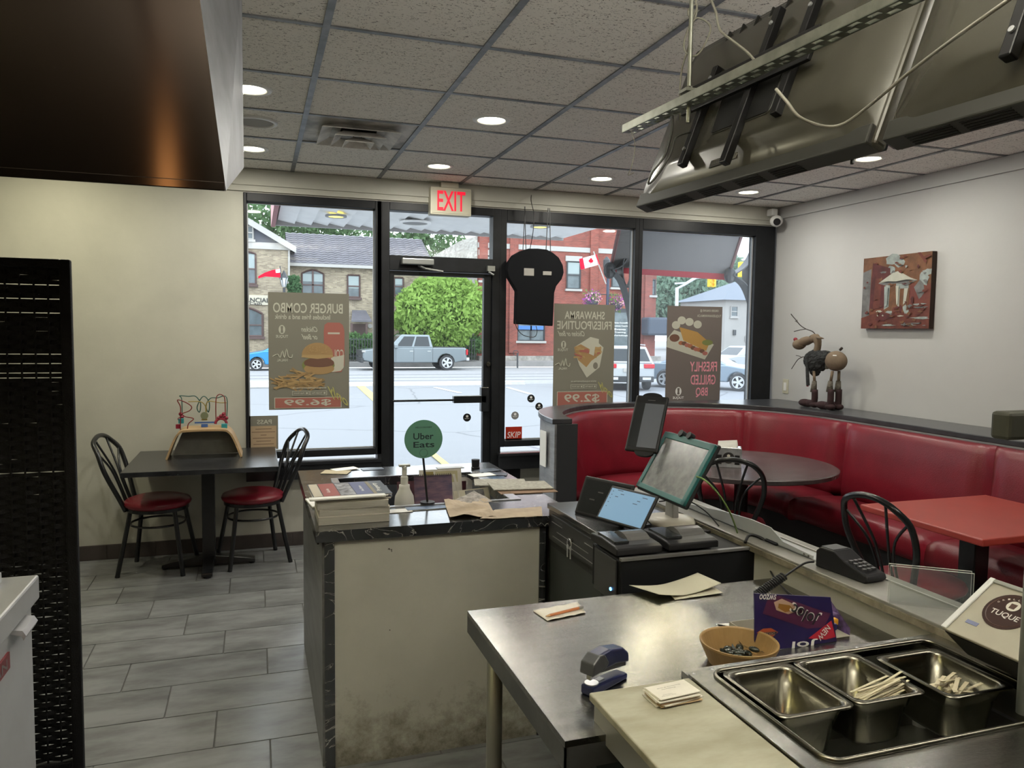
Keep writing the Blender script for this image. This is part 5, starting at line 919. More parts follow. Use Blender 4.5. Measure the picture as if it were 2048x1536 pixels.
MB().box(fx-.70, fx-.05, .8, fy-.05, 0, .08).done('plinth', rub, t)
MB().box(fx-.30, fx-.075, fy-.12, fy-.05, fz, fz+.03).done('hinge_cover', met, t, bev=.004)
# ================================================================ SERVICE COUNTER
marb = mat('black_marble_laminate', (.022, .024, .028), .22, 0, 0, 3, coat=.6, spec=1)
n = marb.node_tree.nodes; l = marb.node_tree.links; tcn = [k for k in n if k.type == 'TEX_COORD'][0]; nz = n.new('ShaderNodeTexNoise'); nz.inputs['Scale'].default_value = 5; nz.inputs['Detail'].default_value = 8; nz.inputs['Distortion'].default_value = 2.2
r = n.new('ShaderNodeValToRGB'); r.color_ramp.elements[0].position = .492; r.color_ramp.elements[0].color = (.022, .024, .028, 1); r.color_ramp.elements[1].position = .508; r.color_ramp.elements[1].color = (.022, .024, .028, 1); e = r.color_ramp.elements.new(.5); e.color = (.34, .33, .30, 1)
l.new(tcn.outputs['Object'], nz.inputs['Vector']); l.new(nz.outputs[0], r.inputs[0]); l.new(r.outputs[0], n['Principled BSDF'].inputs[0])
chip = mat('scuffed_cream_panel', (.40, .395, .345), .55, 0, .08, 3)
n = chip.node_tree.nodes; l = chip.node_tree.links; b0 = n['Principled BSDF']; src = b0.inputs[0].links[0].from_socket; tcn = [k for k in n if k.type == 'TEX_COORD'][0]
v = n.new('ShaderNodeTexNoise'); v.inputs['Scale'].default_value = 16; v.inputs['Detail'].default_value = 3; rr = n.new('ShaderNodeValToRGB'); rr.color_ramp.elements[0].position = .715; rr.color_ramp.elements[1].position = .735; l.new(tcn.outputs['Object'], v.inputs['Vector']); l.new(v.outputs[0], rr.inputs[0])
mx = n.new('ShaderNodeMixRGB'); mx.inputs[2].default_value = (.035, .028, .02, 1); l.new(rr.outputs[0], mx.inputs[0]); l.new(src, mx.inputs[1])
sz = n.new('ShaderNodeSeparateXYZ'); l.new(tcn.outputs['Object'], sz.inputs[0]); gr = n.new('ShaderNodeTexNoise'); gr.inputs['Scale'].default_value = 9; gr.inputs['Detail'].default_value = 9; gr.inputs['Roughness'].default_value = .75; l.new(tcn.outputs['Object'], gr.inputs['Vector'])
ma = n.new('ShaderNodeMath'); ma.operation = 'MULTIPLY_ADD'; ma.inputs[1].default_value = -1.1; ma.inputs[2].default_value = .30; l.new(sz.outputs[2], ma.inputs[0]); ad = n.new('ShaderNodeMath'); l.new(ma.outputs[0], ad.inputs[0]); l.new(gr.outputs[0], ad.inputs[1])
r2 = n.new('ShaderNodeValToRGB'); r2.color_ramp.elements[0].position = .56; r2.color_ramp.elements[1].position = .9; l.new(ad.outputs[0], r2.inputs[0]); m2 = n.new('ShaderNodeMixRGB'); m2.inputs[2].default_value = (.10, .085, .055, 1); l.new(r2.outputs[0], m2.inputs[0]); l.new(mx.outputs[0], m2.inputs[1]); l.new(m2.outputs[0], b0.inputs[0])
ct = thing('service_counter', 'cream panelled service counter with black marble pattern top', 'counter', (.6, 3.3, 0)); X0, X1, Y0c, Y1c, ZT = .192, 1.19, 2.715, 3.93, .88
hx0, hx1, hy0, hy1 = .36, 1.01, 3.03, 3.66
b = MB()
for a, c, d, e in ((X0, X1, Y0c, hy0), (X0, X1, hy1, Y1c), (X0, hx0, hy0, hy1), (hx1, X1, hy0, hy1)): b.box(a, c, d, e, ZT-.04, ZT)
b.done('counter_top', marb, ct)
MB().box(.255, 1.04, 2.735, 2.75, 0, ZT-.04).done('front_panel', chip, ct); MB().box(.222, .257, 2.728, 2.76, 0, ZT-.04).done('corner_trim', marb, ct); MB().box(1.035, 1.06, 2.728, 2.76, 0, ZT-.04).done('corner_trim', marb, ct)
MB().box(.215, .235, 2.755, 3.90, 0, ZT-.04).done('side_panel', mat('grey_side_laminate', (.15, .155, .165), .4, 0, .3, 3, stretch=(1, 1, 5)), ct); MB().box(1.12, 1.14, 2.755, 3.90, 0, ZT-.04).done('side_panel', MT['grey_side_laminate'], ct); MB().box(.235, 1.12, 3.88, 3.90, 0, ZT-.04).done('rear_panel', MT['grey_side_laminate'], ct)
welm = mat('well_liner_metal', (.13, .15, .18), .35, .6, .3, 4)
b = MB(); b.box(hx0, hx1, hy0, hy1, ZT-.30, ZT-.29).box(hx0-.006, hx0, hy0, hy1, ZT-.30, ZT-.041).box(hx1, hx1+.006, hy0, hy1, ZT-.30, ZT-.041).box(hx0, hx1, hy0-.006, hy0, ZT-.30, ZT-.041).box(hx0, hx1, hy1, hy1+.006, ZT-.30, ZT-.041); b.done('drop_well', welm, ct)
b = MB()
for a, c, d, e in ((hx0-.03, hx1+.045, hy0-.02, hy0), (hx0-.03, hx1+.045, hy1, hy1+.012), (hx0-.03, hx0, hy0, hy1), (hx1, hx1+.045, hy0, hy1)): b.box(a, c, d, e, ZT, ZT+.004)
b.done('well_rim', mat('bright_rim_metal', (.55, .57, .6), .25, .7), ct)
MB().box(.205, .212, 2.84, 2.90, .80, .835).done('chipped_corner', mat('dark_chip', (.02, .02, .025), .5), ct)
# black booth-side cap seam strips
MB().box(.97, 1.015, Y0c-.001, 2.74, ZT, ZT+.001).done('tape_strip', paperw, ct)
# magazines: stacked phone books and papers, near left corner
def sheet_box(name, lab, cat, c, sx, sy, sz, rz, m_, grp=None, parts=None, m2=None, bev=.0):
    """a flat bound or folded item lying at c (bottom centre)"""
    t = thing(name, lab, cat, M_=Matrix.Translation(c) @ Matrix.Rotation(rz, 4, 'Z'), group=grp)
    MB().box(-sx/2, sx/2, -sy/2, sy/2, 0, sz).done('page_block' if sz > .004 else 'sheet', m_, t, bev=bev)
    if m2: MB().box(-sx/2-.001, sx/2+.001, -sy/2-.001, sy/2+.001, sz, sz+.0012).done('cover', m2, t)
    return t
pageg = mat('newsprint_pages', (.40, .385, .34), .85, 0, .2, 4, .3, 300, stretch=(.2, .2, 12)); cvr = mat('magazine_dark_cover', (.035, .037, .045), .35, 0, .2, 6)
zb_ = ZT+.001; bx, by = .335, 2.895
for i, (h, dx, dy, rz, lab) in enumerate(((.030, 0, 0, 0, 'thick phone book at the bottom of the pile on the counter corner'), (.026, .002, .004, .01, 'thick phone book in the middle of the pile on the counter corner'), (.026, -.003, .0, -.01, 'thick phone book topmost of the three bound ones on the counter corner'))):
    sheet_box('phone_book', lab, 'book', (bx+dx, by+dy, zb_), .255, .20, h-.0014, rz, pageg, 'phone books on the service counter', m2=paper); zb_ += h
for i, (h, dx, dy, rz, lab) in enumerate(((.005, -.003, .01, .03, 'thin grey magazine just above the thick phone books'), (.004, .01, .02, -.05, 'thin dark magazine jutting right above the phone books'), (.005, -.012, .012, .02, 'thin pale magazine under the property brochure'))):
    sheet_box('magazine', lab, 'magazine', (bx+dx, by+dy, zb_), .27, .205, h-.0014, rz, pageg, None, m2=[paper, cvr, paperw][i]); zb_ += h
t = sheet_box('property_brochure', 'colourful brochure with red and blue panels on the pile top', 'brochure', (bx-.005, by+.04, zb_), .285, .25, .0035, .03, paperw, m2=cvr)
zc_ = .0052
for x0, x1, m_, nm in ((-.140, -.108, mat('cover_beige', (.45, .40, .30), .5), 'beige_panel'), (-.105, -.045, mat('cover_red', (.28, .05, .035), .4), 'red_panel'), (-.042, .012, mat('cover_photo', (.25, .25, .27), .5, 0, .8, 40), 'photo_panel'), (.015, .075, mat('cover_blue', (.055, .06, .16), .4), 'blue_panel'), (.078, .090, mat('cover_tan', (.22, .18, .10), .5), 'tan_panel')):
    MB().box(x0, x1, -.115, .115, zc_, zc_+.0004).done(nm, m_, t)
lettering('Property', (.108, 0, .0060), .15, .024, Y_, NX, inkw, t); lettering('Guide', (-.08, -.02, .0060), .07, .012, Y_, NX, inkw, t); lettering('Real Estate', (.045, -.01, .0060), .10, .011, Y_, NX, inkw, t)
MB().box(-.16, .115, -.155, -.12, -.002, .006).done('rolled_front_edge', paperw, t, bev=.003)
t = sheet_box('magazine', 'open pale magazine lying behind the property brochure', 'magazine', (.305, 3.17, ZT+.001), .22, .16, .006, .12, paperw)
b = MB(); b.add([(.03, .03, .006), (.16, .03, .006), (.10, .15, .02), (.02, .13, .035)], [(0, 1, 2, 3)]); b.done('lifted_page', paperw, t)
tc2 = sheet_box('flyer', 'cream leaflet near back left corner of the counter', 'flyer', PZ(672, 945, ZT+.001), .13, .09, .002, -.35, paper, 'flyers on the service counter', m2=mat('leaflet_tan', (.42, .36, .24), .6))
sheet_box('flyer', 'white leaflet at the back edge of the counter', 'flyer', PZ(690, 938, ZT+.004), .13, .07, .0015, .35, paperw, 'flyers on the service counter')
sheet_box('flyer', 'grey blue card at the back edge of the counter', 'flyer', PZ(745, 938, ZT+.001), .11, .06, .0015, .1, mat('card_blue_grey', (.10, .12, .16), .3), 'flyers on the service counter')
sheet_box('flyer', 'thin grey card at the back edge near the small black jar', 'flyer', PZ(900, 935, ZT+.001), .14, .05, .0015, .05, mat('card_grey', (.40, .41, .43), .4), 'flyers on the service counter')
dkc = mat('postcard_slate', (.07, .085, .11), .3, 0, .4, 30)
for (x, y, rz, zz, m_, lab) in ((975, 941, .3, .001, dkc, 'dark postcard farthest of the four scattered by the black jar'), (990, 948, -.4, .003, dkc, 'dark postcard at the right of the four scattered'), (964, 950, .15, .005, paperw, 'white faced postcard at the left of the four scattered'), (985, 956, -.2, .002, mat('postcard_blue', (.06, .11, .19), .25, 0, .5, 20), 'bluish postcard nearest of the four scattered')):
    sheet_box('postcard', lab, 'postcard', PZ(x, y, ZT+zz), .12, .075, .0018, rz, m_, 'postcards on the right of the counter')
jp = PZ(951, 938, ZT); t = thing('small_jar', 'small black capped jar standing on the back right of counter', 'jar', jp); MB().lathe([(.0, 0), (.022, 0), (.022, .010), (.0195, .012), (.0195, .012), (.021, .045), (.021, .05), (0, .05)], jp, 20).done('cap', rub, t)
t = sheet_box('newspaper', 'folded newspaper lying on the right side of the counter', 'newspaper', PZ(1000, 966, ZT+.001), .24, .15, .005, -.25, mat('newsprint', (.33, .32, .28), .85, 0, .25, 60))
t2 = sheet_box('newspaper', 'open printed newspaper over brown paper at counter right edge', 'newspaper', PZ(1040, 972, ZT+.007), .27, .17, .004, -.12, MT['newsprint']); 
sheet_box('paper_bag', 'brown paper sheet peeking from under the newspapers', 'paper bag', PZ(1050, 980, ZT+.001), .26, .15, .003, -.05, mat('kraft_brown', (.20, .12, .07), .8))
# crumpled papers on the front rail
def crumple(name, lab, cat, corners, m_, amp, h0, seed, grp=None, nx=10, ny=8, mat2=None):
    random.seed(seed); c = sum(corners, Vector())/4; t = thing(name, lab, cat, (c.x, c.y, ZT), grp); b = MB(); A, B, C_, D = corners
    for i in range(nx+1):
        for j in range(ny+1):
            u, v_ = i/nx, j/ny; p = A.lerp(B, u).lerp(D.lerp(C_, u), v_); hh = noise.noise(Vector((p.x*14+seed, p.y*14, 3.3)))*amp+abs(noise.noise(Vector((p.x*30, p.y*30+seed, 1))))*amp*.6
            b.v.append((p.x, p.y, p.z+h0+max(0, hh)))
    for i in range(nx):
        for j in range(ny): a_ = i*(ny+1)+j; b.f.append((a_, a_+ny+1, a_+ny+2, a_+1))
    o = b.done('crumpled_sheet', m_, t, smooth=False); s_ = o.modifiers.new('thickness', 'SOLIDIFY'); s_.thickness = .0012; return t
kraft = mat('kraft_paper', (.40, .32, .235), .8, 0, .15, 12)
crumple('paper_bag', 'crumpled light brown paper bag on the front rail of the counter', 'paper bag', [PZ(888, 1004, ZT+.003), PZ(975, 1003, ZT+.003), PZ(992, 1034, ZT+.004), PZ(900, 1038, ZT+.004)], kraft, .018, .002, 4)
crumple('paper_bag', 'flattened long brown paper bag along the counter front edge', 'paper bag', [PZ(990, 1022, ZT+.002), PZ(1083, 1014, ZT+.002), PZ(1085, 1033, ZT+.002), PZ(960, 1040, ZT+.002)], kraft, .006, .001, 9)
crumple('flyer', 'grey printed flyer arched over the well rim', 'flyer', [PZ(905, 1004, ZT+.004), PZ(948, 982, ZT+.018), PZ(985, 1003, ZT+.008), PZ(945, 1010, ZT+.004)], mat('grey_flyer', (.25, .225, .205), .7, 0, .5, 50), .008, .0, 6)
sheet_box('flyer', 'blue banded pamphlet lying along the counter front rail', 'flyer', PZ(860, 1016, ZT+.001), .19, .05, .002, .02, paperw, m2=mat('pamphlet_blue', (.10, .15, .25), .35, 0, .6, 14))
sheet_box('flyer', 'white pamphlet just right of the phone book pile', 'flyer', PZ(800, 1022, ZT+.001), .09, .055, .002, .04, paperw)
# soap bottle
sp_ = PZ(808, 1008, ZT-.0); sp_ = Vector((.575, 3.10, ZT-.14)); mil = mat('milky_plastic', (.60, .60, .56), .35, coat=.2); t = thing('foam_soap_bottle', 'white pump soap bottle standing in the counter well', 'bottle', sp_)
MB().box(sp_.x-.06, sp_.x+.25, sp_.y-.06, sp_.y+.06, ZT-.289, sp_.z).done('riser_block', welm, t)
MB().lathe([(0, 0), (.033, 0), (.040, .012), (.041, .05), (.041, .135), (.038, .165), (.024, .192), (.022, .20), (.022, .212), (.014, .214), (0, .214)], sp_, 30).done('bottle_body', mil, t, smooth=True)
MB().lathe([(.0155, .214), (.0155, .245), (.0105, .248), (.0105, .283), (.012, .286), (.0, .287)], sp_, 18).done('pump_collar', mil, t); p = sp_+Z_*.287; MB().box(p.x-.023, p.x+.023, p.y-.012, p.y+.012, p.z, p.z+.010).box(p.x-.004, p.x+.004, p.y-.03, p.y, p.z-.004, p.z+.006).done('pump_head', mil, t, bev=.003)
MB().box(sp_.x-.002, sp_.x+.030, sp_.y-.0418, sp_.y-.040, sp_.z+.05, sp_.z+.13).done('printed_label', mat('pale_label', (.45, .46, .48), .5), t)
# calendar, photo card and board in the well
t = thing('desk_calendar', 'spiral desk calendar with purple sunset photograph in the well', 'calendar', (.74, 3.27, ZT-.10)); cpic = mat('sunset_print', (.22, .12, .16), .5, 0, 0, 9, col2=(.045, .035, .09), stretch=(1, 1, 4)); Mx = frame((.735, 3.26, ZT-.012), X_, (0, .22, 1))
MB().box(-.085, .085, -.155, .085, -.003, 0, Mx).done('picture_page', cpic, t); MB().box(-.085, .085, -.155, -.13, 0, .0006, Mx).done('red_strip', mat('calendar_red', (.25, .02, .03), .5), t); MB().add([(-.05, -.05, .001), (.03, -.06, .001), (.06, -.03, .001), (.075, -.13, .001), (-.08, -.13, .001)], [(0, 1, 2, 3, 4)], Mx).done('dark_hills', mat('hill_silhouette', (.018, .015, .03), .6), t)
for i in range(20): x = -.08+i*.0084; MB().tube([Mx @ Vector((x, .085+.006*math.cos(a), .006*math.sin(a))) for a in (0, 1.05, 2.1, 3.14, 4.2, 5.2)], .0008, 4, True).done('spiral_ring', iron, t)
MB().prism([(0, 0), (.05, -.20), (.055, -.20), (.012, .0)], Mx @ Vector((.088, .085, 0)), X_, (0, .2, 1), Y_, 0, .003).done('easel_side', paper, t)
t = thing('menu_board', 'cream printed board leaning behind the calendar', 'board', (.85, 3.62, ZT-.1)); Mx = frame((.86, 3.60, ZT-.0), X_, (0, .25, 1)); MB().box(-.12, .09, -.12, .035, -.003, 0, Mx).done('board_sheet', paper, t); MB().box(-.10, -.05, -.03, .025, 0, .0006, Mx).done('printed_patch', mat('tan_patch', (.32, .25, .08), .7), t); MB().box(-.04, .07, -.03, .025, 0, .0006, Mx).done('printed_patch', mat('pale_yellow_patch', (.48, .44, .26), .7), t)
t = thing('maroon_booklet', 'maroon booklet leaning at the back of the counter well', 'booklet', (.62, 3.5, ZT-.15)); Mx = frame((.68, 3.52, ZT-.05), X_, (0, .2, 1)); MB().box(-.06, .05, -.12, .05, -.003, 0, Mx).done('cover', mat('maroon_cover', (.10, .02, .035), .5, 0, .5, 20), t)
t = thing('photo_card', 'black and white photo card in a cream folder in the well', 'card', (.93, 3.33, ZT-.1)); Mx = frame((.925, 3.30, ZT-.055), Vector((1, .1, .04)), (0, .5, 1)); MB().box(-.085, .085, -.05, .05, -.003, 0, Mx).done('folder', mat('cream_folder', (.50, .47, .36), .7), t); MB().box(-.03, .06, -.02, .045, 0, .0008, Mx).done('photo', mat('grey_photo', (.12, .12, .12), .4, 0, .8, 30), t)
MB().box(.84, 1.0, 3.30, 3.34, ZT-.289, ZT-.10).done('support_block', welm, t)
t = thing('red_plate', 'maroon and white round plate standing at the back of the well', 'plate', (.98, 3.63, ZT-.1)); Mx = Matrix.Rotation(PI/2-.15, 3, 'X'); MB().lathe([(0, 0), (.055, 0), (.062, .006), (0, .004)], (.965, 3.62, ZT-.075), 26, Mx).done('plate_rim', paperw, t); MB().box(.925, .975, 3.605, 3.612, ZT-.12, ZT-.03).done('maroon_band', MT['maroon_cover'], t)
# round delivery sign on a stem
c = PY(847, 878, 3.02); rr_ = (PY(885, 878, 3.02)-PY(809, 878, 3.02)).length/2; t = thing('round_stem_sign', 'round green sign on a black stem reading Uber Eats', 'sign', (c.x, 3.02, ZT))
MB().lathe([(0, 0), (rr_, 0), (rr_, .003), (0, .003)], c, 48, Matrix.Rotation(PI/2, 3, 'X')).done('disc', film('green_sign_card', (.12, .25, .19), .55), t)
MB().tube([c+Vector((0, .004, -rr_)), PY(855, 1006, 3.02)], .0045, 8).done('stem', rub, t); MB().lathe([(0, 0), (.03, 0), (.03, .006), (0, .006)], PY(855, 1006, 3.02)*1-Z_*.0, 20).done('stem_foot', rub, t)
sx = 1-.05; gk = mat('sign_ink', (.012, .03, .035), .6)
lettering('Uber', c+Vector((-.001, -.0042, .012)), .083, .026, X_, Z_, gk, t); lettering('Eats', c+Vector((.001, -.0042, -.022)), .086, .024, X_, Z_, gk, t); lettering('HELLO DELIVERY', c+Vector((0, -.0042, .048)), .068, .006, X_, Z_, gk, t); MB().tube([c+Vector((.016*math.cos(i*PI/10), -.0042, -.056+.016*math.sin(i*PI/10))) for i in range(20)], .0005, 4, True).done('faint_ring', gk, t)
# ================================================================ POS CABINET
dkg = mat('dark_green_grey_panel', (.020, .025, .025), .45, 0, .2, 3)
t = thing('pos_cabinet', 'dark low cabinet carrying the cash drawer beside the counter', 'cabinet', (1.3, 2.3, 0)); MB().box(1.062, 1.40, 1.90, 2.70, .775, .80).done('cabinet_top', rub, t); MB().box(1.065, 1.08, 1.90, 2.70, .44, .775).done('side_panel', dkg, t); MB().box(1.38, 1.40, 1.90, 2.70, 0, .775).done('back_panel', dkg, t)
MB().box(1.065, 1.38, 2.69, 2.705, 0, .775).done('end_panel', dkg, t); MB().box(1.065, 1.38, 1.88, 1.90, 0, .775).done('end_panel', dkg, t); MB().box(1.08, 1.38, 1.90, 2.69, .10, .12).done('shelf', dkg, t)
cd = thing('cash_drawer', 'black steel cash drawer with keys in the lock', 'cash drawer', (1.2, 2.4, .80)); MB().box(1.052, 1.44, 2.165, 2.68, .802, .918).done('drawer_case', mat('black_steel', (.014, .014, .016), .33, .2), cd, bev=.003); MB().box(1.046, 1.445, 2.16, 2.685, .918, .938).done('case_lid', mat('dark_lid_laminate', (.03, .031, .034), .2, coat=.3), cd, bev=.003)
MB().box(1.047, 1.053, 2.20, 2.64, .812, .905).done('drawer_front', mat('drawer_front_black', (.020, .020, .023), .4), cd, bev=.002)
for a, d, z in ((2.53, 2.63, .878), (2.23, 2.33, .878), (2.30, 2.58, .850), (2.24, 2.62, .826)): MB().box(1.0445, 1.047, a, d, z, z+.002).done('slot_line', mat('slot_highlight', (.12, .12, .12), .4), cd)
lettering('POS Drawer', (1.0465, 2.57, .893), .08, .009, -Y_, Z_, mat('grey_print', (.12, .12, .13), .5), cd)
kp = Vector((1.044, 2.43, .862)); MB().lathe([(0, 0), (.007, 0), (.007, .006), (0, .006)], kp, 14, Matrix.Rotation(-PI/2, 3, 'Y')).done('lock', steel, cd)
ky = thing('key_ring', 'steel key ring with keys hanging from the drawer lock', 'keys', kp); MB().tube([kp+Vector((-.012, .018*math.cos(i*PI/9), -.012+.018*math.sin(i*PI/9))) for i in range(18)], .0011, 5, True).done('ring', rim, ky)
for d in (-.014, .012): MB().box(kp.x-.014, kp.x-.012, kp.y+d-.003, kp.y+d+.003, kp.z-.062, kp.z-.028).lathe([(0, 0), (.008, 0), (.008, .002), (0, .002)], (kp.x-.012, kp.y+d, kp.z-.025), 12, Matrix.Rotation(-PI/2, 3, 'Y')).done('key', rim, ky)
# big black box in front: second cash drawer
t = thing('receipt_printer_case', 'wide black box standing beyond the steel table edge', 'box', (1.2, 1.98, .8)); a0, a1 = PY(1243, 1109, 1.95), PY(1526, 1091, 1.95)
MB().box(a0.x, a1.x, 1.95, 2.15, .802, .932).done('case', matteblk, t, bev=.004); MB().box(a0.x-.002, a1.x, 1.945, 1.96, .932, .940).done('lid_edge', mat('grey_lid_edge', (.10, .10, .10), .35), t)
# printers with lids
def printer(lab, x0, x1, y0, y1, z0, h, led=False):
    t = thing('receipt_printer', lab, 'printer', ((x0+x1)/2, (y0+y1)/2, z0), 'black receipt printers by the till'); xm = (x0+x1)/2
    MB().prism([(y0, z0), (y1, z0), (y1, z0+h*.8), (y0+(y1-y0)*.6, z0+h), (y0+.02, z0+h*.86), (y0, z0+h*.7)], (0, 0, 0), Y_, Z_, X_, x0, x1).done('printer_body', rub, t, bev=.004)
    z = z0+h; b = MB(); k = 8
    for i in range(k+1): a = PI*i/k; yy = y0+.05+(y1-y0-.08)*(.5-.5*math.cos(a)); b.v += [(x0+(x1-x0)*.42, yy, z-.014+.028*math.sin(a)), (x1-.012, yy, z-.014+.028*math.sin(a))]
    for i in range(k): b.f.append((2*i, 2*i+1, 2*i+3, 2*i+2))
    b.f.append(tuple(range(0, 2*k+2, 2))); b.f.append(tuple(range(1, 2*k+2, 2))[::-1]); b.done('curved_lid', mat('smoked_lid', (.10, .10, .10), .22), t, smooth=False)
    MB().box(x0+.01, x0+(x1-x0)*.38, y0+.035, y1-.03, z-.004, z+.004).done('glossy_window', screen_off, t, bev=.002)
    if led: MB().ell((x0-.002, y0+.045, z0+.035), .003, .006, .006, 10, 8).done('blue_led', emis('blue_led', (.1, .4, 1), 4), t)
    return t
printer('black receipt printer with blue light at left of the pair', .985, 1.135, 1.965, 2.15, .941-.0, .030, False)
printer('black receipt printer at right of the pair', 1.16, 1.33, 1.97, 2.15, .941, .030)
t = thing('card_reader_dock', 'black device with a small blue light beside the wide black box', 'device', (.99, 2.05, .8)); MB().box(.985, a0.x-.002, 1.97, 2.12, .80, .928).done('dock_body', mat('black_plastic_satin', (.022, .022, .025), .3), t, bev=.006); MB().ell((.984, 2.0, .835), .003, .006, .005, 10, 8).done('blue_light', emis('blue_led', (.1, .4, 1), 5), t)
MB().box(1.0, 1.06, 1.99, 2.10, .775, .80).done('dock_foot', rub, t)
t = thing('card_reader', 'small black handheld reader leaning at the right end of the black box', 'device', (1.44, 1.95, .95)); Mx = frame(PY(1550, 1105, 1.93), (-.25, 0, 1), (0, 1, .1)); MB().box(-.05, .04, -.03, .03, -.012, .012, Mx).done('reader_body', matteblk, t, bev=.004)
# tablets
def tablet(lab, bc, phi, tilt, w_, h_, th_, body_m, scr, bez, scr_name='screen'):
    r_ = Vector((math.cos(phi), math.sin(phi), 0)); nn = Vector((r_.y, -r_.x, 0)); up = math.cos(tilt)*Z_-math.sin(tilt)*nn
    Mx = frame(Vector(bc)+up*h_/2, r_, up); t = thing('tablet', lab, 'tablet', M_=Mx); MB().box(-w_/2, w_/2, -h_/2, h_/2, -th_, 0).done('tablet_case', body_m, t, bev=.005, seg=3)
    MB().box(-w_/2+bez, w_/2-bez, -h_/2+bez, h_/2-bez, -.0005, .0008).done(scr_name, scr, t); return t, Mx
zc_ = .938; R = math.radians
bl_scr = emis('blue_lit_screen', (.20, .38, .58), .30); sb = mat('grey_blue_screen_print', (.03, .06, .10), .4)
t, Mx = tablet('black tablet with a lit pale blue screen', (1.12, 2.235, zc_+.022), R(289), R(36), .212, .130, .010, rub, bl_scr, .009)
for (x, y, w_) in ((-.085, .045, .005), (-.085, .032, .005), (-.085, .019, .004), (-.085, .004, .005), (-.085, -.012, .004), (-.055, .052, .025), (-.04, .04, .016), (.04, .03, .014), (.06, .045, .022), (.03, .018, .02), (-.06, .028, .014)): MB().box(x-w_/2, x+w_/2, y-.0013, y+.0013, .0009, .0011).done('screen_text_line', sb, t)
MB().add([(-.07, -.065, -.010), (.07, -.065, -.010), (.07, -.02, -.075), (-.07, -.02, -.075), (-.07, -.05, -.010), (.07, -.05, -.010), (.07, -.01, -.07), (-.07, -.01, -.07)], [(0, 1, 2, 3), (7, 6, 5, 4), (0, 4, 5, 1), (2, 6, 7, 3), (1, 5, 6, 2), (0, 3, 7, 4)]).done('case_stand', rub, t)
t, Mx = tablet('black tablet with a dark switched off screen, farthest left', (1.125, 2.40, zc_+.002), R(293), R(24), .228, .142, .010, rub, screen_off, .011)
MB().box(-.06, .06, -.071, -.06, -.06, -.010).done('case_stand', rub, t)
for i, (x, y) in enumerate(((-.02, .02), (.01, -.04), (-.05, -.01), (.04, .03))): MB().box(x-.012, x+.012, y-.002, y+.002, .0009, .0011).done('screen_text_line', mat('dim_screen_print', (.06, .06, .065), .4), t)
Mx = frame((1.292, 2.18, 1.155), (.02, -1, -.017), (.51, 0, .86)); t = thing('tablet', 'large tablet in a teal green case on a white stand', 'tablet', M_=Mx); teal = mat('teal_rubber_case', (.018, .115, .115), .45)
b = MB(); W_, H_ = .298, .215
MB().box(-W_/2-.006, W_/2+.006, -H_/2-.006, H_/2+.006, -.020, -.008).done('back_shell', rub, t, bev=.006)
for a, c, d, e in ((-W_/2, W_/2, H_/2-.022, H_/2), (-W_/2, W_/2, -H_/2, -H_/2+.018), (-W_/2, -W_/2+.020, -H_/2, H_/2), (W_/2-.020, W_/2, -H_/2, H_/2)): b.box(a, c, d, e, -.010, .002)
b.done('case_frame', teal, t, bev=.002); MB().box(-W_/2+.018, W_/2-.018, -H_/2+.016, H_/2-.020, -.008, -.001).done('screen', mat('smudged_grey_screen', (.16, .165, .17), .25, 0, .45, 22, spec=.7), t)
for x in (-.05, .0): MB().lathe([(0, 0), (.012, 0), (.012, .02), (0, .02)], (x, H_/2+.006, -.012), 12).done('case_clip', rub, t)
st = thing('tablet_stand', 'white round based stand holding the teal tablet', 'stand', (1.30, 2.25, .938)); ivs = mat('ivory_plastic', (.58, .55, .46), .35)
MB().lathe([(0, 0), (.082, 0), (.086, .006), (.080, .018), (.045, .026), (.0, .028)], (1.345, 2.285, .938), 40).done('base', ivs, st, smooth=True); MB().prism([(-.028, 0), (.028, 0), (.020, .105), (-.020, .105)], (1.345, 2.275, .962), Y_, Z_, X_, -.012, .012).done('neck', mat('grey_stand_plastic', (.42, .42, .40), .4), st, bev=.004)
MB().ell((1.312, 2.235, 1.075), .02, .025, .02, 14, 10).done('ball_joint', ivs, st, smooth=True); MB().box(1.29, 1.335, 2.14, 2.30, 1.055, 1.075).done('bracket_bar', rub, st, bev=.004)
Mx = frame((1.287, 2.362, 1.273), (.709, -.705, -.02), (.395, .371, .841)); t = thing('tablet', 'tall black phone shaped tablet mounted upright above the others', 'tablet', M_=Mx); W_, H_ = .11, .22
MB().box(-W_/2-.004, W_/2+.004, -H_/2+.004, H_/2+.003, -.014, 0).done('case', rub, t, bev=.006); MB().lathe([(0, -.013), (.03, -.013), (.03, -.002), (0, -.002)], (0, H_/2+.0, 0), 24, sx=1.2, sy=.5).done('clamp_jaw', rub, t); MB().lathe([(0, -.013), (.03, -.013), (.03, -.002), (0, -.002)], (0.01, -H_/2+.004, 0), 24, sx=1.1, sy=.5).done('clamp_jaw', rub, t)
MB().box(-W_/2+.006, -W_/2+.036, -H_/2+.020, H_/2-.030, 0, .0008).done('screen_left_pane', screen_off, t); MB().box(-W_/2+.036, W_/2-.006, -H_/2+.020, H_/2-.030, 0, .0008).done('screen_right_pane', emis('dim_grey_screen', (.12, .13, .15), .12), t); MB().box(-.012, .014, H_/2-.018, H_/2-.016, .0005, .001).done('ear_slot', mat('grey_print', (.2, .2, .2), .5), t)
MB().tube([(0, 0, -.014), (.02, -.06, -.07), (.03, -.10, -.15)], .010, 10).done('holder_arm', rub, t)
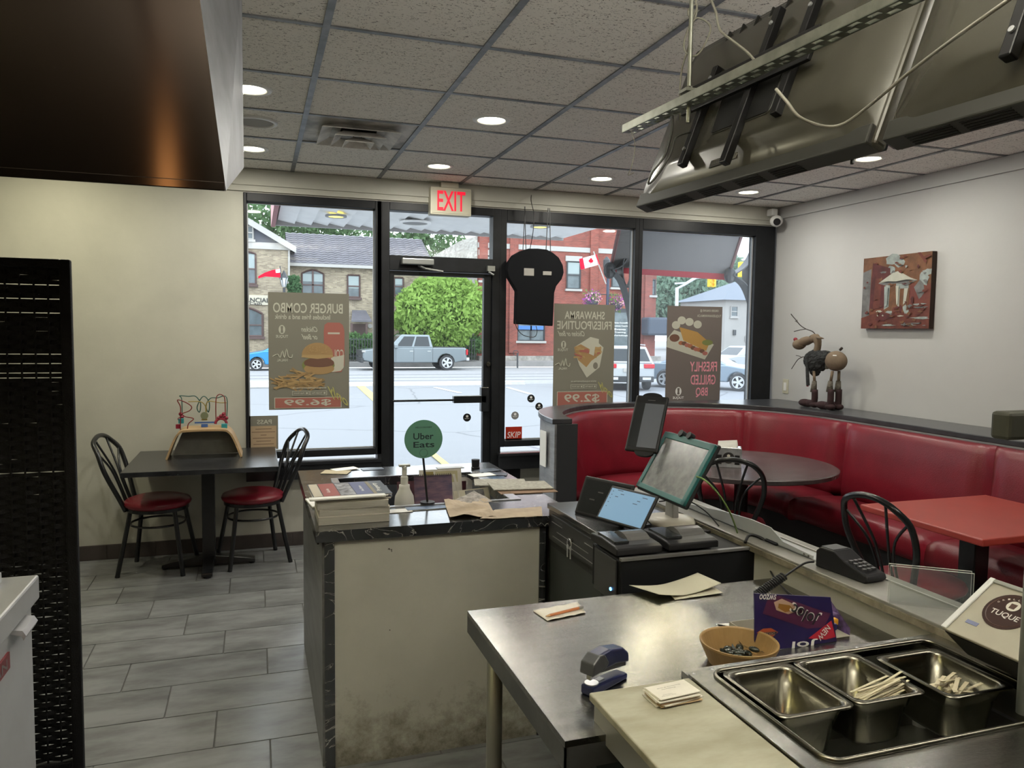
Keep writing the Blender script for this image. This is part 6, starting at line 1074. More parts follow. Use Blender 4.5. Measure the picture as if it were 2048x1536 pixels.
# cables near the till
def cable(pts, r, m_, lab): return tag(MB().tube(sm(pts, 6), r, 6).done('cable', m_, None, smooth=True), lab, 'cable')
gw = mat('green_cable', (.14, .22, .06), .5)
cable([PY(1393, 953, 2.03), PY(1412, 962, 2.0), PY(1440, 992, 2.0), PY(1462, 1030, 2.02), PY(1475, 1066, 2.06)], .0028, gw, 'green charging cable looping down from the teal tablet')
cable([PY(1318, 1003, 2.25), PY(1370, 1000, 2.2), PY(1410, 1022, 2.15), PY(1438, 1052, 2.08)], .002, rub, 'thin black cable arching from the teal tablet to the printers')
cable([Vector((1.19, 2.20, 1.0)), Vector((1.22, 2.14, .96)), Vector((1.30, 2.12, .97)), Vector((1.33, 2.06, .985))], .002, rub, 'thin black cable running along the printers from the blue tablet')
cable([PY(1490, 1085, 1.97), PY(1500, 1070, 1.99), PY(1525, 1078, 1.97), PY(1545, 1100, 1.93), PY(1552, 1120, 1.9)], .005, rub, 'thick black lead curling over the right end of the black box')
cable([PY(1540, 1140, 1.88), PY(1555, 1165, 1.80), PZ(1590, 1195, .884), PZ(1620, 1215, .884)], .003, rub, 'black lead dropping behind the purple carton')
# ================================================================ LEDGE AND GUARD
ledm = mat('worn_grey_ledge', (.20, .195, .175), .35, .2, .35, 4, .05, 30)
t = thing('customer_ledge', 'long worn grey ledge wall between kitchen and dining side', 'ledge', (1.5, 1.6, 0)); MB().box(1.445, 1.58, .2, 2.78, 0, .935).done('ledge_wall', chip, t); MB().box(1.43, 1.60, .18, 2.80, .935, .952).done('ledge_top', ledm, t, bev=.002); MB().box(1.4255, 1.4305, .18, 2.80, .928, .945).done('edge_strip', mat('tan_edge_strip', (.28, .25, .18), .35, .4, .4, 20), t)
MB().box(1.555, 1.56, .18, 2.8, .952, .956).done('raised_bead', mat('pale_bead', (.5, .5, .47), .3, .4), t)
t = thing('acrylic_guard', 'curved pale acrylic guard strip standing on the ledge', 'guard', (1.48, 2.1, .952)); acr = mat('frosted_acrylic', (.36, .38, .39), .3, 0, .05, 3); Pp = [(2.43, 0), (2.43, .014), (2.30, .027), (2.18, .040), (2.04, .048), (1.94, .046), (1.905, .030), (1.88, .018), (1.80, .014), (1.75, .012), (1.75, 0)]
MB().prism(Pp, (0, 0, .952), Y_, Z_, X_, 1.492, 1.496).done('upright_panel', acr, t); MB().box(1.492, 1.545, 1.72, 2.46, .9525, .955).done('foot_flange', acr, t)
for k in range(2): MB().lathe([(0, 0), (.003, 0), (.003, .002), (0, .002)], (1.49, 1.765+.02*k, .959), 10, Matrix.Rotation(PI/2, 3, 'Y')).done('rivet', steel, t)
clr = glassmat('clear_acrylic', (.90, .92, .90), 1.2, .06); lightedge = mat('acrylic_edge', (.5, .52, .48), .3)
t = thing('clear_sign_holder', 'clear acrylic sign holder standing empty on the ledge', 'sign holder', (1.47, 1.45, .95)); p0, p1 = Vector((1.44, 1.40, .952)), Vector((1.52, 1.28, .952)); q = [PZ(1710, 1325, .89), PZ(1850, 1360, .89)]
b = MB(); A, B = Vector((1.425, 1.405, 0)), Vector((1.565, 1.30, 0)); zz0, zz1 = .953, 1.045
for nm, d_ in (('front_sheet', 0), ('back_sheet', .018)): b = MB(); o_ = Vector((.02, .03, 0)).normalized()*d_; b.quad(A+o_+Z_*zz0, B+o_+Z_*zz0, B+o_+Z_*zz1, A+o_+Z_*zz1); b.done(nm, clr, t); MB().tube([A+o_+Z_*zz1, B+o_+Z_*zz1], .0009, 4).tube([B+o_+Z_*zz0, B+o_+Z_*zz1], .0007, 4).tube([A+o_+Z_*zz0, A+o_+Z_*zz1], .0005, 4).done('edge_line', lightedge, t)
# card terminal
Mx = frame(PZ(1700, 1150, .965)+Vector((.02, .03, .0)), (.22, -1, -.02), (1, .22, 0)); c_ = Vector((1.50, 1.63, .952)); Mx = frame(c_, (.10, -1, 0), (1, .10, 0)); t = thing('card_terminal', 'black card payment terminal lying on the ledge', 'payment terminal', M_=Mx)
MB().prism([(-.075, 0), (-.075, .045), (-.06, .058), (-.015, .058), (.02, .040), (.095, .022), (.10, .010), (.09, 0)], (0, 0, 0), X_, Z_, Y_, -.032, .038).done('terminal_body', rub, t, bev=.004); MB().box(-.062, -.02, -.026, .030, .058, .0595).done('paper_lid', screen_off, t); MB().box(-.0765, -.075, -.018, .014, .018, .026).done('serial_label', mat('grey_label', (.28, .27, .25), .6), t)
for i in range(4):
    for j in range(3): MB().cbox((.030+i*.014, -.014+j*.016, .040-.0035*i), .009, .011, .006).done('key', mat('terminal_key', (.05, .05, .055), .4), t)
cc = [Vector((1.455, 1.70, .965)), Vector((1.42, 1.70, .962)), PY(1570, 1152, 1.66)]; cable(cc, .003, rub, 'black lead joining the coiled cord to the card terminal')
pA, pB = PY(1568, 1152, 1.66), PZ(1512, 1190, .90); d = (pB-pA); L = d.length; u = d.normalized(); s1 = u.orthogonal().normalized(); s2 = u.cross(s1); k = 15*12
tag(MB().tube([pA+u*(L*i/k)+(s1*math.cos(2*PI*i/12)+s2*math.sin(2*PI*i/12))*.0095 for i in range(k+1)], .0030, 5).done('coiled_cord', rub, None, smooth=True), 'black coiled cord behind the purple carton', 'cable')
# ================================================================ STEEL TABLE
t = thing('steel_work_table', 'large stainless steel work table with square front corner', 'table', (.95, 1.5, 0)); tx0, tx1, ty0, ty1 = .502, 1.425, 1.185, 1.833
MB().box(tx0, .781, ty0, ty1, .868, .88).box(.781, tx1, 1.282, ty1, .868, .88).done('table_top', steel, t); sdk = mat('dull_steel_side', (.17, .17, .17), .42, .85, .2, 6)
MB().box(tx0, tx0+.004, ty0, ty1, .825, .868).box(tx0, .781, ty0, ty0+.004, .825, .868).box(tx0, tx1, ty1-.004, ty1, .825, .868).done('apron', sdk, t)
for x, y in ((.56, 1.24), (.56, 1.78), (1.36, 1.24), (1.36, 1.78)): MB().tube([(x, y, 0), (x, y, .868)], .020, 16).done('leg', mat('galvanised_leg', (.22, .22, .20), .45, .5), t, smooth=True)
MB().box(.56, 1.36, 1.24, 1.78, .22, .235).done('under_shelf', sdk, t)
# napkin and pencil
def curl(name, lab, cat, cs, m_, lift, seed, zb=.8815, grp=None):
    random.seed(seed); A, B, C_, D = [Vector(PZ(x, y, zb)) for x, y in cs]; c = (A+B+C_+D)/4; t = thing(name, lab, cat, (c.x, c.y, zb), grp); b = MB(); n_ = 10
    for i in range(n_+1):
        for j in range(n_+1): u, v_ = i/n_, j/n_; p = A.lerp(B, u).lerp(D.lerp(C_, u), v_); b.v.append((p.x, p.y, p.z+lift(u, v_)))
    for i in range(n_):
        for j in range(n_): a_ = i*(n_+1)+j; b.f.append((a_, a_+n_+1, a_+n_+2, a_+1))
    o = b.done('sheet', m_, t, smooth=True); s_ = o.modifiers.new('thickness', 'SOLIDIFY'); s_.thickness = .0008; return t
curl('napkin', 'small beige paper napkin under the orange pencil', 'napkin', ((1066, 1222), (1155, 1205), (1172, 1226), (1095, 1242)), paper, lambda u, v: .002*abs(math.sin(u*9)), 1)
p0, p1 = PZ(1090, 1233, .889), PZ(1166, 1214, .889); d = (p1-p0).normalized(); q = d.to_track_quat('Z', 'Y').to_matrix(); L = (p1-p0).length; t = thing('pencil', 'orange pencil with black tip lying on the napkin', 'pencil', p0)
MB().lathe([(0, 0), (.0012, .003)], p0, 6, q).done('graphite_tip', inkk, t); MB().lathe([(.0012, .003), (.0038, .014)], p0, 6, q).done('wood_cone', mat('bare_wood', (.45, .28, .13), .6), t); MB().lathe([(.0038, .014), (.0038, L-.014)], p0, 6, q).done('barrel', mat('orange_lacquer', (.38, .12, .025), .35), t); MB().lathe([(.0040, L-.014), (.0040, L-.005), (.0037, L-.005), (.0037, L), (0, L)], p0, 10, q).done('eraser_end', mat('grey_ferrule', (.2, .2, .19), .4, .4), t)
curl('paper_sheet', 'two curled cream paper sheets lying in front of the black box', 'paper', ((1258, 1180), (1395, 1158), (1442, 1182), (1318, 1202)), mat('cream_paper', (.46, .44, .34), .8), lambda u, v: .022*abs(u-.45)**1.5*2+.004*v, 2)
curl('paper_sheet', 'cream paper corner sticking out under the curled sheet', 'paper', ((1330, 1178), (1420, 1172), (1446, 1188), (1350, 1200)), MT['cream_paper'], lambda u, v: .003*u, 3)
# stapler
c_ = PZ(1208, 1372, .88); Mx = frame(c_, Vector((PZ(1255, 1340, .88)-PZ(1160, 1392, .88))).normalized(), Vector((-.3, 1, 0))); nvy = mat('navy_plastic', (.008, .012, .05), .28, coat=.3); gyp = mat('grey_stapler_panel', (.05, .052, .055), .35); t = thing('stapler', 'navy blue and grey stapler standing on the steel table', 'stapler', M_=Mx)
xr = 1 if Mx.to_3x3()[0][0] > 0 else -1
MB().prism([(-.058, 0), (.062, 0), (.062, .012), (.02, .016), (-.03, .020), (-.058, .020)], (0, 0, 0), X_, Z_, Y_, -.015, .015).done('base', nvy, t, bev=.004); MB().lathe([(0, 0), (.014, 0), (.014, .002), (0, .002)], (-.042, 0, .020), 20).done('anvil', rim, t); MB().box(-.025, -.008, -.006, .006, .0195, .021).done('anvil_strip', mat('pale_steel_strip', (.3, .32, .34), .4, .5), t)
MB().prism([(-.052, .042), (.062, .026), (.062, .036), (-.052, .052)], (0, 0, 0), X_, Z_, Y_, -.009, .009).done('magazine', gyp, t); MB().prism([(-.058, .044), (-.055, .066), (-.035, .078), (.0, .080), (.045, .070), (.064, .055), (.066, .034), (.02, .044)], (0, 0, 0), X_, Z_, Y_, -.016, .016).done('handle_shell', nvy, t, bev=.005, seg=3); MB().prism([(-.060, .042), (-.057, .066), (-.036, .0785), (-.02, .076), (-.005, .055), (-.02, .044)], (0, 0, 0), X_, Z_, Y_, -.017, .017).done('front_shell', gyp, t, bev=.003); MB().box(-.052, -.046, -.005, .005, .030, .044).done('staple_guide', rim, t)
# bowl with sunglasses-like glossy wrapped items
c_ = Vector((.985, 1.372, .8805)); kr = mat('kraft_bowl', (.24, .145, .05), .55, 0, .12, 9); t = thing('paper_bowl', 'brown kraft paper bowl holding glossy wrapped mints', 'bowl', c_)
MB().lathe([(0, .002), (.062, .002), (.078, .045), (.080, .047), (.0835, .047), (.0835, .043), (.064, 0), (0, 0)], c_, 44).done('bowl_wall', kr, t, smooth=False)
random.seed(5); gm = mat('dark_gloss_wrapper', (.03, .035, .028), .12, .3)
for i in range(16):
    a = random.uniform(0, 2*PI); r_ = random.uniform(0, .045); p = c_+Vector((r_*math.cos(a), r_*math.sin(a), .012+random.uniform(0, .014))); q = Matrix.Rotation(random.uniform(0, 3), 3, 'Z') @ Matrix.Rotation(random.uniform(-.5, .5), 3, 'X'); w_ = thing('wrapped_mint', 'glossy dark wrapped mint in the kraft bowl', 'candy', p, 'wrapped mints in the kraft bowl')
    b = MB(); b.ell(p, .013, .009, .006, 10, 6, q); b.done('wrapper', gm, w_, smooth=True); b = MB()
    for s_ in (-1, 1): b.add([p+q @ Vector((s_*.011, 0, 0)), p+q @ Vector((s_*.022, .007, .004)), p+q @ Vector((s_*.022, -.007, -.003))], [(0, 1, 2)])
    b.done('twisted_end', gm, w_)
MB().box(0, 0, 0, 0, 0, 0) if False else None
sheet_box('receipt', 'white till receipt lying behind the kraft bowl', 'receipt', PZ(1470, 1255, .8815), .075, .05, .001, -.15, paperw); sheet_box('receipt', 'small white slip beside the kraft bowl left rim', 'receipt', PZ(1443, 1258, .8815), .05, .03, .001, .7, paper)
# purple chocolate display carton
cx0, cx1, cy0, cy1 = 1.048, 1.262, 1.40, 1.50; pur = mat('purple_blue_card', (.014, .008, .062), .4, 0, .15, 4, coat=.2); t = thing('candy_display_carton', 'purple blue candy display carton with a red NEW corner', 'carton', ((cx0+cx1)/2, 1.45, .88)); zt_ = 1.013
MB().add([(cx0, cy0, .881), (cx1+.01, cy0, .881), (cx1-.004, cy0+.01, zt_-.03), (cx0, cy0+.01, zt_), (cx0, cy0+.003, .881), (cx1+.01, cy0+.003, .881), (cx1-.004, cy0+.013, zt_-.03), (cx0, cy0+.013, zt_)], [(0, 1, 2, 3), (7, 6, 5, 4), (0, 4, 5, 1), (1, 5, 6, 2), (2, 6, 7, 3), (3, 7, 4, 0)]).done('display_flap', pur, t)
bxm = mat('grey_card_inside', (.30, .28, .23), .8); MB().box(cx0, cx1+.06, cy0+.014, cy1, .881, .883).box(cx0, cx1+.06, cy1-.002, cy1, .883, .915).box(cx0, cx0+.002, cy0+.014, cy1, .883, .915).done('tray', bxm, t)
MB().add([(cx1+.06, cy0+.014, .883), (cx1+.06, cy1, .883), (cx1+.07, cy1, .945), (cx1+.06, cy0+.014, .90)], [(0, 1, 2, 3)]).done('side_flap', mat('purple_print', (.10, .06, .16), .4, 0, .9, 40), t)
for i in range(3): MB().cbox((cx1+.012+i*.014, 1.44+.012*i, .900+.006*i), .05, .022, .016, None).done('candy_bar', [mat('bar_navy', (.02, .02, .12), .3), mat('bar_yellow', (.55, .28, .02), .3), MT['purple_print']][i], t, bev=.003)
def fl(pts, m_, nm, k_): # art on the flap: u right, v down
    y_ = cy0-.0004*k_; b = MB(); b.add([(cx0+(cx1-cx0)*u, y_+.01*(1-v_), zt_-(zt_-.881)*v_-.03*u*(1-v_)) for u, v_ in pts], [tuple(range(len(pts)))]); return b.done(nm, m_, t)
fl([(.16, .10), (.30, .02), (.92, .34), (.98, .36), (.88, .66), (.66, .66), (.10, .34)], mat('wrapper_plum', (.07, .014, .045), .35), 'wrapper_print', 1); fl([(.24, .14), (.34, .07), (.48, .16), (.55, .30), (.42, .36), (.27, .28)], mat('wrapper_glow', (.42, .28, .20), .5), 'bar_highlight', 2); fl([(.30, .16), (.44, .19), (.50, .29), (.38, .32), (.29, .24)], mat('caramel', (.22, .10, .015), .4), 'bar_bite', 3)
fl([(.67, .86), (.98, .52), (1.03, .90), (.9, .93)], mat('carton_red', (.36, .012, .03), .4), 'red_corner', 2)
def ft(s_, u, v_, w_, h_, ang, m_, k_=6): return lettering(s_, (cx0+(cx1-cx0)*u, cy0-.0004*k_+.01*(1-v_), zt_-(zt_-.881)*v_-.03*u*(1-v_)), w_, h_, (math.cos(ang), 0, math.sin(ang)), (-math.sin(ang), 0, math.cos(ang)), m_, t)
ft('Joloc', .63, .36, .082, .036, PI-.52, inkk, 7); ft('Joloc', .63, .355, .090, .042, PI-.52, inkw, 5); ft('NEW', .87, .77, .038, .016, PI+.75, inkw); ft('swzoo', .16, .045, .045, .012, PI-.12, inkw); ft('Jol', .62, .955, .07, .024, PI-.1, inkw); fl([(.02, .66), (.10, .60), (.20, .60), (.29, .68), (.20, .78), (.10, .76)], mat('orange_badge', (.33, .06, .02), .4), 'oval_badge', 2); fl([(.04, .66), (.27, .67), (.26, .72), (.05, .71)], inkk, 'badge_band', 3); ft('CHOCOLATE', .155, .69, .038, .006, PI-.1, mat('badge_ink', (.35, .2, .15), .5))
# ================================================================ PREP STATION
t = thing('prep_station', 'stainless prep station with sunken pan well in the foreground', 'prep table', (1.1, .9, 0)); px0, px1, py0, py1, pz = .785, 1.425, .30, 1.275, .93; wx0, wx1, wy0, wy1 = .838, 1.372, .925, 1.243
b = MB()
for a, c, d, e in ((px0, px1, py0, wy0), (px0, px1, wy1, py1), (px0, wx0, wy0, wy1), (wx1, px1, wy0, wy1)): b.box(a, c, d, e, pz-.012, pz)
b.done('deck', steel, t); MB().box(px0, px1, py1-.004, py1, pz-.055, pz-.012).box(px0, px0+.003, py0, py1, pz-.30, pz-.012).box(px1-.003, px1, py0, py1, pz-.05, pz-.012).done('skirt', sdk, t)
MB().box(wx0, wx1, wy0, wy1, pz-.19, pz-.18).box(wx0-.003, wx0, wy0, wy1, pz-.19, pz-.0121).box(wx1, wx1+.003, wy0, wy1, pz-.19, pz-.0121).box(wx0, wx1, wy0-.003, wy0, pz-.19, pz-.0121).box(wx0, wx1, wy1, wy1+.003, pz-.19, pz-.0121).done('well_liner', mat('dark_well_steel', (.20, .20, .17), .35, .8), t)
def rrect(x0, x1, y0, y1, r_, z, k=5):
    out = []
    for cx_, cy_, a0 in ((x1-r_, y1-r_, 0), (x0+r_, y1-r_, PI/2), (x0+r_, y0+r_, PI), (x1-r_, y0+r_, 3*PI/2)):
        for i in range(k+1): a = a0+PI/2*i/k; out.append((cx_+r_*math.cos(a), cy_+r_*math.sin(a), z))
    return out
MB().tube(rrect(wx0-.006, wx1+.006, wy0-.006, wy1+.006, .028, pz+.002), .0045, 7, True).done('well_bead', panst, t, smooth=True)
MB().box(.60, 1.42, .30, .34, 0, .86).box(1.36, 1.40, .34, 1.2, 0, .86).done('station_frame', sdk, t)
for x, y in ((.80, 1.255), (.846, 1.262), (1.20, 1.262), (1.05, .80), (1.30, .905)): MB().ell((x, y, pz), .003, .003, .0016, 10, 6).done('rivet', rim, t)
MB().box(px0-.0, px0+.007, .3, 1.25, pz, pz+.004).done('board_stop', steel, t)
# pans
def pan(lab, x0, x1, y0, y1, dep=.10, dz=0):
    t = thing('steel_pan', lab, 'pan', ((x0+x1)/2, (y0+y1)/2, pz-dep), 'small deep steel pans in the prep well'); z = pz+.004+dz; b = MB(); rings = [rrect(x0, x1, y0, y1, .016, z-.003), rrect(x0, x1, y0, y1, .016, z), rrect(x0+.010, x1-.010, y0+.010, y1-.010, .022, z), rrect(x0+.012, x1-.012, y0+.012, y1-.012, .024, z-.006), rrect(x0+.016, x1-.016, y0+.016, y1-.016, .026, z-.028), rrect(x0+.019, x1-.019, y0+.019, y1-.019, .026, z-.030), rrect(x0+.026, x1-.026, y0+.026, y1-.026, .026, z-dep+.010), rrect(x0+.034, x1-.034, y0+.034, y1-.034, .024, z-dep)]
    k = len(rings[0])
    for r_ in rings: b.v += r_
    for i in range(len(rings)-1):
        for j in range(k): b.f.append((i*k+j, i*k+(j+1) % k, (i+1)*k+(j+1) % k, (i+1)*k+j))
    b.f.append(tuple((len(rings)-1)*k+j for j in range(k))); o = b.done('pan_shell', panst, t, smooth=True); s_ = o.modifiers.new('thickness', 'SOLIDIFY'); s_.thickness = .0012; s_.offset = -1; return t
pan('empty square steel pan at the left of the prep well', .846, 1.006, 1.050, 1.236); pan('square steel pan in the middle holding loose wooden stir sticks', 1.010, 1.168, 1.050, 1.236, dz=.001); pan('square steel pan at the right holding a heap of wooden sticks', 1.188, 1.350, 1.018, 1.205, dz=.001)
# adaptor bar and wooden sticks
stk = mat('birch_stick', (.56, .50, .36), .7, 0, .1, 20); proto = None
def stick(lab, grp, p, d, L, w_=.0055):
    global proto
    if proto is None: proto = MB().box(-.5, .5, -.5, .5, -.5, .5).done('stir_stick', stk)
    else: pass
    o = proto if not proto.get('label') else bpy.data.objects.new('stir_stick', proto.data)
    if o is not proto: COL.objects.link(o)
    d = Vector(d).normalized(); m_ = frame(p, d, Vector((d.y, -d.x, .2))) @ Matrix.Diagonal((L, w_, .0013, 1)); o.matrix_world = m_; tag(o, lab, 'stir stick', grp)
random.seed(21)
for i in range(22):
    u = i/22; p = Vector((1.085+.05*random.random(), 1.085+.030*random.random(), pz-.014+.022*u)); stick('wooden stir stick lying diagonally in the middle pan', 'stir sticks in the middle pan', p, (1, .10+random.uniform(-.08, .08), .10+random.uniform(-.05, .12)), .10)
for i in range(38):
    a = random.uniform(-.5, 1.0); p = Vector((1.272+random.uniform(-.026, .026), 1.092+random.uniform(-.022, .022), pz-.05+.045*random.random())); stick('wooden stir stick in the heap of the right pan', 'stir sticks in the right pan', p, (math.cos(a), math.sin(a), random.uniform(-.15, .4)), random.uniform(.04, .055), .008)
# cutting board
bdm = mat('stained_white_board', (.34, .33, .255), .5, 0, 0, 6, col2=(.20, .185, .125), stretch=(.6, 1.6, 1)); t = thing('cutting_board', 'stained cream cutting board at the front edge of prep station', 'cutting board', (.67, .8, .92)); MB().box(.573, .783, .30, 1.244, .915, .93).done('board', bdm, t, bev=.003, seg=3); MB().box(.580, .783, .30, 1.235, .86, .915).done('board_shelf', mat('satin_shelf_steel', (.30, .30, .28), .4, .6), t)
random.seed(8)
for i in range(7): stc = sheet_box('business_card', 'cream business card in the small stack on the cutting board', 'card', (.708+random.uniform(-.005, .005), 1.178+random.uniform(-.004, .004), .9305+.0022*i), .086, .050, .0018, .12+random.uniform(-.14, .14), [paper, mat('tan_card', (.42, .30, .18), .7)][i in (1, 3)], 'business cards stacked on the cutting board')
zc_ = .9305+.0022*7; t = sheet_box('business_card', 'topmost printed card of the stack on the cutting board', 'card', (.708, 1.178, zc_), .086, .050, .0014, .10, paper)
for i, (x, y, w_) in enumerate(((.0, .012, .05), (-.005, .006, .03), (-.02, -.012, .02), (-.02, -.016, .03))): lettering(['Shawarma & Grill', 'Restaurant', 'Family owned', 'Open seven days'][i], (x, y, .0016), w_, .0028, -X_, -Y_, mat('card_ink', (.2, .19, .17), .7), t)
# round support post at right
p0 = PZ(2043, 1443, .93); t = thing('support_post', 'round grey metal post rising from the prep deck at right', 'post', p0); MB().tube([Vector((1.275, .948, .93)), Vector((1.275, .948, 1.72))], .0125, 24).done('tube', mat('grey_tube', (.33, .35, .34), .35, .3), t, smooth=True)
MB().box(1.178, 1.9, .93, .965, PY(2030, 877, .95).z, PY(2030, 822, .95).z).done('cross_bar', mat('olive_black_bar', (.03, .03, .02), .5), t, bev=.006)
# napkin dispensers
def label_disc(P_, X, Yv, r_, t, txt_w):
    N = X.cross(Yv); Mx = frame(P_, X, Yv); R3 = Mx.to_3x3(); MB().lathe([(0, 0), (r_, 0), (r_, .0006), (0, .0006)], P_, 36, R3).done('round_label', mat('brown_label', (.035, .015, .012), .4), t); MB().tube([P_+N*.0007+(X*math.cos(i*PI/16)+Yv*math.sin(i*PI/16))*r_*.86 for i in range(32)], r_*.02, 4, True).done('label_ring', mat('brown_ring', (.09, .05, .04), .4), t)
    MB().lathe([(0, .0008), (r_*.28, .0008), (r_*.28, .0010), (0, .0010)], P_+Yv*r_*.34, 22, R3).done('logo_oval', paper, t); MB().add([P_+Yv*r_*.34+N*.0013+X*a*r_+Yv*b_*r_ for a, b_ in ((-.12, -.16), (.12, -.16), (.14, .12), (-.14, .12))], [(0, 1, 2, 3)]).done('logo_skewer', MT['brown_ring'], t)
    lettering('TUQUE', P_+N*.0012-Yv*r_*.24, txt_w, txt_w*.26, X, Yv, inkw, t)
    for i in range(9): a = 2.7-i*.29; lettering('GRILLEDHO'[i], P_+N*.0012+(X*math.cos(a)+Yv*math.sin(a))*r_*.72, r_*.085, r_*.085, X*math.sin(a)-Yv*math.cos(a), X*math.cos(a)+Yv*math.sin(a), paper, t)
bl_ = Vector((1.30, 1.145, 1.005)); xr = Vector((0, -1, 0)); yu = Vector((.76, .0, .52)).normalized(); W_, H_ = .195, .155; N = xr.cross(yu); t = thing('napkin_dispenser', 'black napkin dispenser with clear sloped front and round label, nearest', 'napkin dispenser', (1.4, 1.05, .95))
c_ = bl_+xr*W_/2+yu*H_/2; Mx = frame(c_, xr, yu)
tq = [bl_, bl_+xr*W_, bl_+xr*W_+yu*H_, bl_+yu*H_]; base = [Vector((1.345, 1.125, .954)), Vector((1.345, .955, .954)), Vector((1.47, .955, .954)), Vector((1.47, 1.125, .954))]
b = MB(); b.add([p-N*.004 for p in tq]+base, [(0, 1, 2, 3), (7, 6, 5, 4), (0, 4, 5, 1), (1, 5, 6, 2), (2, 6, 7, 3), (3, 7, 4, 0)]); b.done('body', rub, t, bev=.004)
MB().box(-W_/2, W_/2, -H_/2, H_/2, -.004, .004, Mx).done('face_plate', mat('cream_face_insert', (.40, .38, .31), .35, 0, .08, 6, coat=.3), t, bev=.002); MB().box(-W_/2, -W_/2+.012, -H_/2, H_/2, .004, .009, Mx).done('clear_rim', mat('bright_clear_rim', (.75, .76, .76), .15), t, bev=.002); MB().box(-W_/2, W_/2, H_/2-.010, H_/2, .004, .008, Mx).done('top_rim', mat('clear_grey_rim', (.28, .28, .26), .2), t, bev=.002)
label_disc(Mx @ Vector((-.016, .014, .0045)), xr, yu, .046, t, .058); MB().box(-W_/2+.03, -W_/2+.055, -.045, -.036, .004, .0048, Mx).done('blue_print', mat('pale_blue_print', (.16, .18, .30), .5), t)
dp = Vector((2.86, 4.18, .742)); M0 = Matrix.Translation(dp) @ Matrix.Rotation(-.60, 4, 'Z'); t = thing('napkin_dispenser', 'clear and black napkin dispenser standing on the round table', 'napkin dispenser', M_=M0); cg = mat('pale_dispenser_plastic', (.32, .33, .35), .2, 0, .3, 12)
MB().box(-.088, .088, -.055, .055, 0, .115).done('body', rub, t, bev=.01); MB().box(-.092, .092, -.058, .058, .085, .125).done('clear_cover', cg, t, bev=.008); MB().box(-.092, .092, -.0585, -.055, .0, .125).done('front_window', cg, t, bev=.002)
for k in range(6): MB().add([(-.06+.002*k, -.03+.01*k, .122), (.06+.002*k, -.03+.01*k, .122), (.062, -.02+.01*k, .152+.003*k), (-.055, -.02+.01*k, .146+.002*k)], [(0, 1, 2, 3)]).done('napkin', paperw, t)
R_ = M0.to_3x3(); 
MB().lathe([(0, 0), (.036, 0), (.036, .0008), (0, .0008)], (.012, -.060, .062), 30, Matrix.Rotation(PI/2, 3, 'X')).done('round_label', mat('black_label', (.02, .018, .018), .5), t); lettering('TUQUE', (.012, -.0625, .052), .04, .010, X_, Z_, inkw, t); MB().lathe([(0, 0), (.010, 0), (.010, .0008), (0, .0008)], (.012, -.0612, .075), 18, Matrix.Rotation(PI/2, 3, 'X')).done('logo_oval', paper, t)
MB().box(-.07, -.03, -.0592, -.0585, .02, .08).box(.05, .08, -.0592, -.0585, .02, .08).done('napkin_slot', rub, t)
tag(crumple('napkin', 'white napkin lying on the round table behind the tablets', 'napkin', [Vector((2.56, 4.38, .745)), Vector((2.66, 4.42, .745)), Vector((2.70, 4.34, .745)), Vector((2.60, 4.30, .745))], paperw, .006, 0, 3), None, None)
